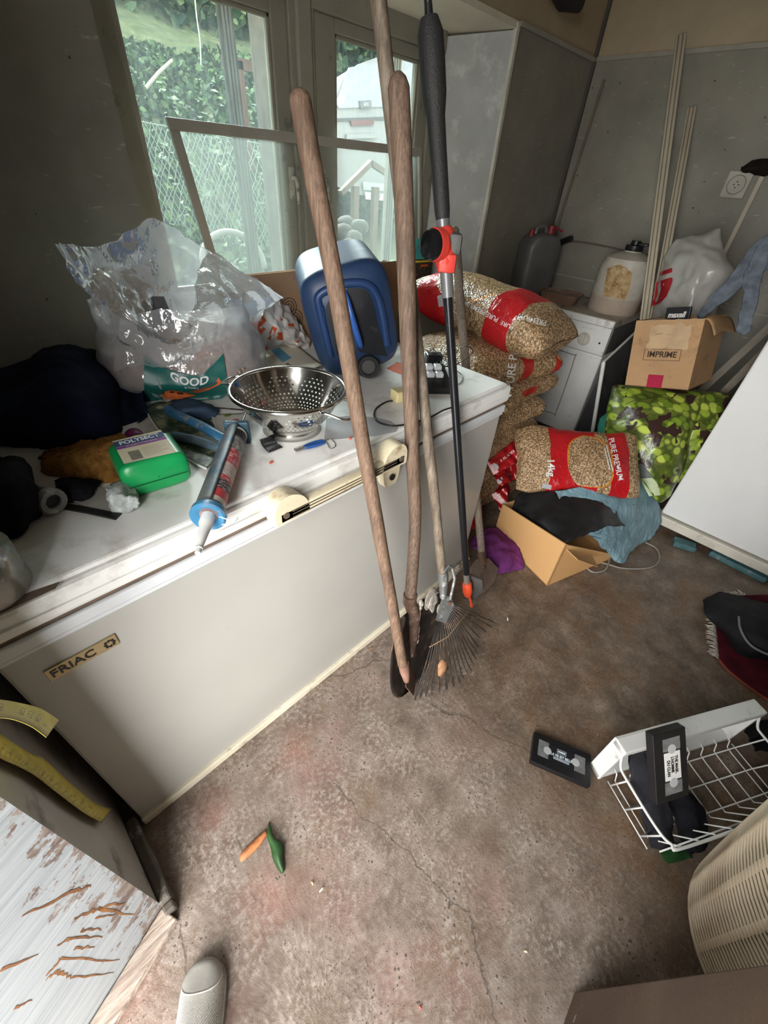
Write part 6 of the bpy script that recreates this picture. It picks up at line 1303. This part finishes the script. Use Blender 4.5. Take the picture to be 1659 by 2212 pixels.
M_SOLE = mat('grey_rubber_sole', (.27, .26, .235), .7, var=.1)
so_b = MB(); n_ = 40
outl = [shoe(max(i/n_, .004), 0, .003) for i in range(n_+1)]+[shoe(max(i/n_, .004), 1, .003) for i in range(n_, -1, -1)]
lo_ = [so_b.bm.verts.new(V((p.x, p.y, .001))) for p in outl]; hi_ = [so_b.bm.verts.new(V((p.x, p.y, .026))) for p in outl]
so_b.face(lo_); so_b.face(hi_)
for i in range(len(lo_)): so_b.face((lo_[i], lo_[(i+1) % len(lo_)], hi_[(i+1) % len(lo_)], hi_[i]))
so_b.build('sole', M_SOLE, sh)
MB().grid(10, 24, lambda u, v: shoe(.0+.20*u*(1-.6*abs(2*v-1)**2) if True else 0, v)+V((0, 0, .0025))+ax*-.001).build('toe_cap', mat('grey_toe_cap', (.33, .315, .285), .75, bump=.2), sh, smooth=True, thick=.002)
MB().tube([shoe(.20*(1-.6*abs(2*v/20-1)**2), v/20)+V((0, 0, .0045)) for v in range(21)], .0014, 6).build('toe_seam', mat('pale_stitch', (.62, .6, .55), .8), sh, smooth=True)
# ---- leaves and bits on the floor
def leafm(nm, pts, fold, m, lab, z=.004):
    b = MB(); P = [PZ(*q, z) for q in pts]; k = len(P)//2; 
    A = [PZ(*q, z+fold*(1-abs(2*i/(len(pts[0:])-1)-1))) for i, q in enumerate(pts)]
    return b, A
b = MB().grid(12, 4, lambda u, v: patch_fn([[PZ(581, 1776, .006), PZ(583, 1776, .006)], [PZ(576, 1802, .012), PZ(586, 1806, .022), PZ(592, 1808, .010)], [PZ(584, 1830, .008), PZ(597, 1826, .026), PZ(612, 1822, .014)], [PZ(592, 1862, .006), PZ(602, 1856, .024), PZ(612, 1848, .010)], [PZ(608, 1888, .004), PZ(612, 1886, .012), PZ(616, 1878, .006)]])(u, v))
lo = tag(b.build('green_leaf', mat('dark_green_leaf', (.025, .075, .022), .45, var=.35, scale=50), smooth=True, thick=.0008), 'folded dark green leaf lying on the floor', 'leaf')
b = MB().grid(12, 4, lambda u, v: patch_fn([[PZ(518, 1858, .003), PZ(521, 1862, .003)], [PZ(522, 1842, .006), PZ(530, 1846, .012), PZ(536, 1852, .004)], [PZ(545, 1818, .006), PZ(553, 1822, .014), PZ(560, 1828, .004)], [PZ(572, 1794, .004), PZ(576, 1796, .008), PZ(578, 1802, .004)]])(u, v))
lo = tag(b.build('orange_leaf', mat('orange_leaf', (.50, .19, .075), .6, var=.35, scale=60), smooth=True, thick=.0008), 'rolled orange dry leaf lying beside the green one', 'leaf')
lo['_w'] = list(lo.location)
MB().tube([PZ(522, 1838, .004), PZ(518, 1826, .004), PZ(515, 1815, .004)], .0008, 5).build('stalk', mat('stalk', (.12, .08, .05), .8), lo)
bits = (((1095, 1333), (1097, 1341), (.70, .68, .66), 'tiny white string scrap on the floor right of the rake'), ((690, 1682+245), (700, 1915), (.66, .55, .45), 'thin pale wood splinter on the floor below the green leaf'), ((672, 1905), (676, 1912), (.62, .48, .30), 'tan seed husk on the floor below the green leaf'),
        ((905, 2172), (908, 2182), (.50, .12, .09), 'red crumb on the floor near the lower frame edge'), ((1132, 1655+400), (1140, 2058), (.6, .5, .35), 'pale chip on the floor in the lower right light'), ((798, 1405), (806, 1396), (.30, .14, .07), 'small brown leaf scrap at the foot of the freezer'))
for a, b_, col, lab in bits:
    A, B = PZ(*a, .003), PZ(*b_, .003)
    tag(MB().tube([A, (A+B)/2+V((.002, 0, .003)), B], [.0018, .003, .0014], 6).build('scrap', mat('scrap_'+lab[:9].replace(' ', '_'), col, .8), smooth=True), lab, 'scrap')

heap([[PZ(1612, 1580, .02), PZ(1640, 1555, .04), PZ(1720, 1560, .04)], [PZ(1618, 1600, .07), PZ(1650, 1585, .09), PZ(1720, 1590, .09)], [PZ(1630, 1622, .004), PZ(1660, 1625, .004), PZ(1720, 1630, .004)]],
     cloth_mat('black_shoe_cloth', (.010, .010, .012)), 'black shoe at the right edge behind the wire drawer', 'shoe', 'black_shoe', 20, 20, .008, 14, 131)
heap([[PZ(1428, 1838, .006), PZ(1450, 1828, .012), PZ(1490, 1822, .006)], [PZ(1430, 1850, .012), PZ(1455, 1845, .02), PZ(1495, 1838, .012)], [PZ(1436, 1862, .003), PZ(1460, 1860, .003), PZ(1498, 1850, .003)]],
     cloth_mat('dark_green_scrap', (.02, .07, .02)), 'dark green scrap on the floor between drawer and hamper', 'scrap', 'green_scrap', 14, 14, .005, 30, 133)
# ================================================================ on the sill, and outside the window
M_SCR = mat('screen_frame_paint', (.33, .315, .28), .55, var=.1)
TLs, TRs = PY(357, 252, 2.025), PY(909, 320, 2.025); BRs = PZ(909, 603, .966); BLs = TLs+(BRs-TRs)
isn = thing('insect_screen', (TLs+TRs)/2*1.0, 'loose grey insect screen frame leaning on the window', 'screen')
isn['_w'] = list(isn.location)
ex_ = (TRs-TLs).normalized(); ez_ = (BLs-TLs).normalized(); en_ = ex_.cross(ez_); Ms = Matrix((ex_, ez_, en_)).transposed().to_4x4(); Ms.translation = TLs
WS, HS, fw_ = (TRs-TLs).length, (BLs-TLs).length, .036
fr = MB()
for a in ((0, WS, 0, fw_), (0, WS, HS-fw_, HS), (0, fw_, fw_, HS-fw_), (WS-fw_*.6, WS, fw_, HS-fw_)): fr.box(a[0], a[1], a[2], a[3], -.008, .008, M=Ms, bev=.002)
fr.build('screen_frame', M_SCR, isn)
t = NT('screen_mesh'); d = t.n('BsdfDiffuse'); t.put(d.inputs[0], (.55, .58, .56)); tl = t.n('BsdfTranslucent'); t.put(tl.inputs[0], (.3, .33, .31)); tr = t.n('BsdfTransparent')
MB().box(fw_*.9, WS-fw_*.5, fw_*.9, HS-fw_*.9, -.0005, .0005, M=Ms).build('mesh', t.shade(t.mixsh(.14, tr.outputs[0], t.mixsh(.6, d.outputs[0], tl.outputs[0]))), isn)
pk = thing('teal_packet', (2.27, 1.97, .963), 'teal and dark printed packet standing in the corner of the window sill', 'packet')
Mp = frame(PZ(893, 612, .965), (.93, -.12, 0), (0, 0, 1)); 
if Mp.col[2].y > 0: pass
pw, ph = .155, .235
MB().hexa([Mp @ V(p) for p in ((.012, 0, 0), (pw-.012, 0, 0), (pw-.012, 0, -.05), (.012, 0, -.05), (-.005, ph, -.01), (pw+.005, ph, -.01), (pw+.005, ph, -.03), (-.005, ph, -.03))]).build('carton', mat('dark_print', (.035, .03, .028), .5, dirt=((.25, .1, .05), .3, 40)), pk)
def pq(nm, m, y0, y1, x0=0, x1=1): 
    f = lambda x, y: Mp @ V((.012*(1-y/ph)-.005*y/ph+(pw-.024*(1-y/ph)+.01*y/ph)*x, y, .0012-.010*y/ph))
    b = MB(); b.face([b.bm.verts.new(f(x, y)) for x, y in ((x0, y0), (x1, y0), (x1, y1), (x0, y1))]); return b.build(nm, m, pk)
M_TEALP = mat('teal_print', (.05, .30, .31), .5)
pq('teal_panel', M_TEALP, .13, .235); pq('white_band', M_WHT, .182, .196)
pq('yellow_strip', mat('yellow_print', (.60, .45, .04), .5), .112, .122); pq('orange_strip', M_OR, .088, .10, .3, .7)
text_mb('Mous', .032, frame(Mp @ V((.09, .207, -.006)), Mp.col[0].xyz, Mp.col[1].xyz), .0003, bold=.0008).build('lettering', M_BLACK, pk)
heap([[PZ(912, 607, .97), PZ(935, 592, .985), PZ(962, 597, .97)], [PZ(915, 614, .985), PZ(938, 604, 1.00), PZ(965, 610, .985)], [PZ(918, 624, .968), PZ(940, 620, .975), PZ(968, 624, .968)]], film('clear_wrap', (.7, .72, .74), .3, .1, .8, 40), 'crumpled clear plastic wrap on the sill beside the packet', 'wrap', 'plastic_wrap', 18, 18, .014, 30, 7, .0008)
heap([[PZ(925, 655, .967), PZ(960, 635, .975), PZ(990, 640, .967)], [PZ(930, 668, .985), PZ(962, 655, 1.0), PZ(990, 660, .98)], [PZ(935, 682, .966), PZ(965, 676, .966), PZ(990, 680, .966)]], film('white_wrap', (.85, .85, .87), .5, .1, .8, 40), 'crumpled white plastic scrap on the sill behind the top pellet bag', 'wrap', 'plastic_wrap', 18, 18, .014, 30, 9, .0008)
tag(MB().tube([(3.12, .9, 2.50), (3.45, 1.05, 2.50)], .055, 14).build('ceiling_lamp', mat('dark_lamp', (.02, .016, .016), .6), smooth=SM), 'dark cylindrical lamp hanging below the ceiling near the room corner', 'lamp') if False else None
for (q, r_) in (((1220, -6), .05),):
    c0 = PY(q[0], q[1], 1.70)
    tag(MB().tube([c0+V((-.12, .0, .02)), c0, c0+V((.10, -.04, -.01))], [r_*.8, r_, r_*.6], 12).tube([c0+V((0, 0, .02)), V((c0.x, c0.y+.14, c0.z+.03))], .015, 8).build('dark_bracket', mat('dark_lamp', (.02, .016, .016), .6), smooth=SM), 'dark bracket on the wall above the window corner', 'bracket')
# unseen storey above and side wing, added to block sky light from the garden
M_EXT = mat('shade_wall_render', (.42, .40, .36), .9)
struct(MB().box(-.62, 10, -2.3, 2.32, 2.7, 7.5).box(3.76, 10, 2.0, 2.32, 0, 2.7).build('shade_wall_upper', M_EXT, loc=(0, 0, 0)))
struct(MB().box(-4.5, -.75, 2.4, 12, 0, 6.5).build('shade_wall_wing', M_EXT, loc=(0, 0, 0)))
# outside: ivy covered bank on the left, yard on the right
def sstep(a, b, x): x = min(1, max(0, (x-a)/(b-a))); return x*x*(3-2*x)
def bank(x, y):
    k = 1-sstep(.68, .84, x/max(y, .1)); h = .42+max(0, y-2.9)*.40+.12*noise.noise(V((x*1.1, y*1.1, 0)))
    return .35*(1-k)+h*k
t = NT('garden_ground'); n = t.noise(t.coord(), 5, 6, .7)
M_GRD = t.shade(t.bsdf(t.ramp(n, (.3, (.035, .05, .02)), (.6, (.10, .12, .05)), (.8, (.24, .22, .17))), .95))
struct(MB().grid(50, 50, lambda u, v: (lambda x, y: V((x, y, bank(x, y))))(-2+14*u, 2.35+9.5*v)).build('ground_garden', M_GRD, loc=(0, 0, 0), smooth=True))
struct(MB().grid(24, 40, lambda u, v: V((-14+11.7*u, -9+18*v, -.08))).build('ground_yard', mat('yard_ground', (.34, .32, .28), .9), loc=(0, 0, 0)))
rl = random.Random(12)
def leaves(name, n, pos, size, cols, lab, cat):
    b = MB(); mats = []
    for i, c in enumerate(cols): mats.append(mat(name+'_tone_'+'abcdef'[i], tuple(q*.50 for q in c), .6, var=.25, scale=40, spec=.12))
    for k in range(n):
        p = pos(); s = size*rl.uniform(.6, 1.3); e = Euler((rl.uniform(-.9, .9)+.8, rl.uniform(-.7, .7), rl.uniform(0, 6.3))).to_matrix()
        q = [p+e @ V(v)*s for v in ((0, -.5, 0), (.38, -.1, .08), (.25, .4, .02), (0, .62, -.06), (-.25, .4, .02), (-.38, -.1, .08))]
        f = b.face([b.bm.verts.new(x) for x in q])
        if f: f.material_index = rl.randrange(len(mats))
    o = b.build(name, mats, recalc=False); return tag(o, lab, cat, None, 'stuff')
def on_bank():
    while True:
        x, y = rl.uniform(.3, 6.0), rl.uniform(3.0, 8.5)
        if .30 < x/y < .80: return V((x, y, bank(x, y)+rl.uniform(0, .10)))
leaves('ivy', 9000, on_bank, .085, ((.06, .13, .045), (.10, .19, .07), (.16, .26, .10), (.03, .07, .03)), 'ivy leaves covering the bank outside the left window pane', 'ivy')
def far_trees():
    a = rl.uniform(.28, 1.35); y = rl.uniform(9.6, 10.7); return V((a*y, y, rl.uniform(.4, 5.2)))
leaves('tree_foliage', 15000, far_trees, .17, ((.05, .11, .06), (.09, .17, .09), (.14, .22, .12), (.03, .07, .05), (.20, .27, .13)), 'blurred green trees beyond the bank and the white van', 'foliage')
struct(MB().box(-1, 16, 11, 11.3, 0, 4.6).build('backdrop_hedge', mat('hedge_green', (.025, .05, .03), .9, var=.5, scale=3), loc=(0, 0, 0)))
# chain link fence
fe = thing('chain_link_fence', (2.2, 4.1, .8), 'galvanised chain link fence in front of the ivy bank', 'fence')
fa, fb_ = PY(300, 262, 4.3), PY(560, 310, 3.9); fz = V((0, 0, -1.15)); nw = 22
M_FW = mat('fence_wire', (.20, .26, .235), .5, .3)
wv_ = MB(); Lf = (fb_-fa); 
for k in range(-14, nw+14):
    for sgn in (1, -1):
        P = [fa+Lf*((k+sgn*j*1.0)/nw)+fz*(j/14)+V((0, .02*math.sin(k*1.7+j), .012*math.sin(j*2.1+k))) for j in range(15) if 0 <= (k+sgn*j)/nw <= 1]
        if len(P) > 1: wv_.tube(P, .0028, 4, cap=False)
wv_.build('mesh_wire', M_FW, fe)
MB().tube([fa, fb_], .003, 6).build('top_wire', M_FW, fe)
for (x0, x1, lab, m, w, dpt) in ((508, 532, 'dark ridged timber post outside the left pane', mat('dark_post', (.03, .029, .028), .8, var=.4, scale=20), .042, 3.0), (566, 600, 'wide pale grey timber post outside the left pane', mat('grey_post', (.13, .125, .12), .8, var=.2, scale=14), .060, 2.9), (838, 852, 'pale ridged post outside the right pane', mat('pale_post', (.26, .25, .23), .7, var=.2), .05, 2.9)):
    c0 = PY((x0+x1)/2, 330, dpt)
    pp = MB().box(c0.x-w, c0.x+w, dpt-.012, dpt+.012, .2, 2.75, bev=.004); o = tag(pp.build('timber_post', m), lab, 'post'); o['_w'] = list(o.location)
    if x0 != 566:
        for k in (-.5, .0, .5): MB().box(c0.x+k*w-.006, c0.x+k*w+.006, dpt-.018, dpt-.011, .2, 2.75).build('ridge', mat('post_groove', (.07, .07, .068), .8), o)
A, B = PY(315, 190, 5.6), PY(372, 130, 5.6)
tag(MB().tube([A, A.lerp(B, .5)+V((0, 0, .01)), B], [.016, .015, .013], 8).build('pale_stick', mat('white_pipe', (.36, .33, .30), .5), smooth=SM), 'pale stick poking out of the ivy', 'stick')
tag(MB().tube(smooth_pts([PY(418, -40, 6.2), PY(424, 30, 6.2), PY(432, 90, 6.2), PY(434, 140, 6.2)], 5), .006, 6).build('white_string', mat('white_string', (.6, .66, .64), .6)), 'white cord hanging in front of the trees', 'string')
A, B = PY(500, 128, 5.2), PY(548, 140, 5.2)
tag(MB().box(A.x-.1, B.x+.15, 5.15, 5.22, B.z-.06, B.z+.02).box(A.x, A.x+.09, 5.15, 5.22, .6, B.z).build('rusty_rail', mat('rusty_rail', (.08, .038, .028), .8)), 'rust red rail beyond the posts outside', 'rail')
# pale plastic hoop low in the left pane
cH = PY(508, 575, 3.15)
tag(MB().tube([cH+V((.24*math.cos(PI*i/18-.15), .05*math.sin(PI*i/18), .20*math.sin(PI*i/18-.15))) for i in range(19)], .020, 10).build('plastic_hoop', mat('pale_hoop', (.25, .26, .26), .4), smooth=True), 'pale grey plastic hoop behind the lower left pane', 'hoop')
# white van seen from behind in the right pane
M_VAN = mat('van_white', (.27, .27, .285), .3, var=.03)
vn = thing('white_van', (6.7, 7.6, .4), 'white off-road van parked outside, seen through the right pane', 'van')
vl = lambda px, py, y=7.0: PY(px, py, y)
out_ = [vl(*q) for q in ((718, 232), (722, 212), (745, 165), (775, 138), (830, 118), (905, 118), (930, 150), (935, 250), (935, 420), (905, 436), (770, 420), (722, 400))]
b = MB(); f0 = [b.bm.verts.new(p) for p in out_]; f1 = [b.bm.verts.new(p+V((1.1, 2.2, 0))) for p in out_]; b.face(f0); b.face(f1[::-1])
for i in range(len(f0)): b.face((f0[i], f0[(i+1) % len(f0)], f1[(i+1) % len(f0)], f1[i]))
b.build('body', M_VAN, vn)
def vquad(pts, nm, m, par=vn, off=.02, depth=.015):
    b = MB(); a = [b.bm.verts.new(vl(*q)+V((0, -off, 0))) for q in pts]; c = [b.bm.verts.new(vl(*q)+V((0, -off+depth, 0))) for q in pts]; b.face(a); b.face(c[::-1])
    for i in range(len(a)): b.face((a[i], a[(i+1) % len(a)], c[(i+1) % len(a)], c[i]))
    return b.build(nm, m, par)
rw = vquad(((724, 222), (752, 146), (830, 132), (905, 134), (910, 228), (730, 234)), 'rear_window', mat('van_glass', (.30, .31, .35), .06, spec=.8))  # pale base colour takes in the sky reflected by the glass
vquad(((773, 218), (798, 216), (799, 232), (775, 234)), 'window_catch', mat('van_grey', (.16, .16, .18), .4), rw, .05, .03)
vquad(((779, 222), (791, 221), (791, 229), (780, 230)), 'catch_face', M_VAN, rw, .06, .01)
vquad(((720, 256), (835, 252), (900, 256), (900, 262), (835, 259), (720, 262)), 'door_gap', mat('van_gap', (.10, .10, .11), .6))
vquad(((755, 260), (805, 258), (805, 270), (757, 272)), 'brake_light', mat('van_red', (.16, .075, .08), .3), vn, .03)
vquad(((745, 290), (811, 288), (805, 298), (745, 300)), 'step_plate', M_VAN, vn, .05, .03)
np_ = vquad(((784, 414), (826, 419), (826, 433), (786, 430)), 'number_plate', mat('plate_white', (.62, .64, .64), .5), vn, .06, .02)
vquad(((780, 392), (826, 396), (826, 412), (782, 410)), 'bumper_print', mat('plate_grey', (.40, .42, .44), .5), vn, .05, .02)
pA, pB = vl(785, 423)+V((0, -.065, 0)), vl(826, 427)+V((0, -.065, 0))
text_mb('EGH-9', .125, frame((pA+pB)/2, (1, 0, 0), (0, 0, 1)), .001, xs=.72).build('lettering', mat('plate_ink', (.12, .13, .14), .5), np_)
# timber gable, stones
gb_ = thing('timber_gable', PY(800, 520, 4.5), 'small weathered timber gable standing in the yard', 'gable')
M_GB3 = mat('pinkish_timber', (.12, .085, .068), .8, var=.2)
pk_ = PY(800, 345, 4.5); lf_2 = PY(733, 412, 4.5); rt2 = PY(865, 388, 4.5)
for a, b_ in ((lf_2, pk_), (pk_, rt2)):
    dd = (b_-a).normalized(); MB().box(0, (b_-a).length, -.05, .0, -.03, .03, M=frame(a, dd, (0, 0, 1))).build('roof_board', M_GB3, gb_)
for q in (770, 812, 842): p = PY(q, 470, 4.5); MB().box(p.x-.04, p.x+.04, 4.5, 4.56, .33, 1.35).build('upright', M_GB3, gb_)
for i, (q, y_) in enumerate((((748, 470), 3.9), ((742, 490), 3.7), ((762, 500), 3.6), ((752, 520), 3.4), ((775, 480), 3.8), ((768, 525), 3.3))):
    p = PY(*q, y_); b = MB().ell((p.x, p.y, p.z-.05), (.10, .08, .07), n=12)
    for v in b.bm.verts: v.co += wr(v.co, 6, .03, i)
    tag(b.build('garden_stone', mat('garden_stone', (.065, .062, .057), .9, var=.35, scale=12), smooth=True), 'grey garden stone of the heap seen low in the right pane', 'stone', 'heap of garden stones')
leaves('weeds', 500, lambda: (lambda x, y: V((x, y, .40+rl.uniform(0, .35))))(rl.uniform(2.6, 3.9), rl.uniform(3.2, 4.2)), .07, ((.12, .22, .05), (.22, .30, .09), (.07, .12, .04)), 'low green weeds around the stones outside', 'weeds')
for o in bpy.data.objects:
    if '_w' in o: del o['_w']
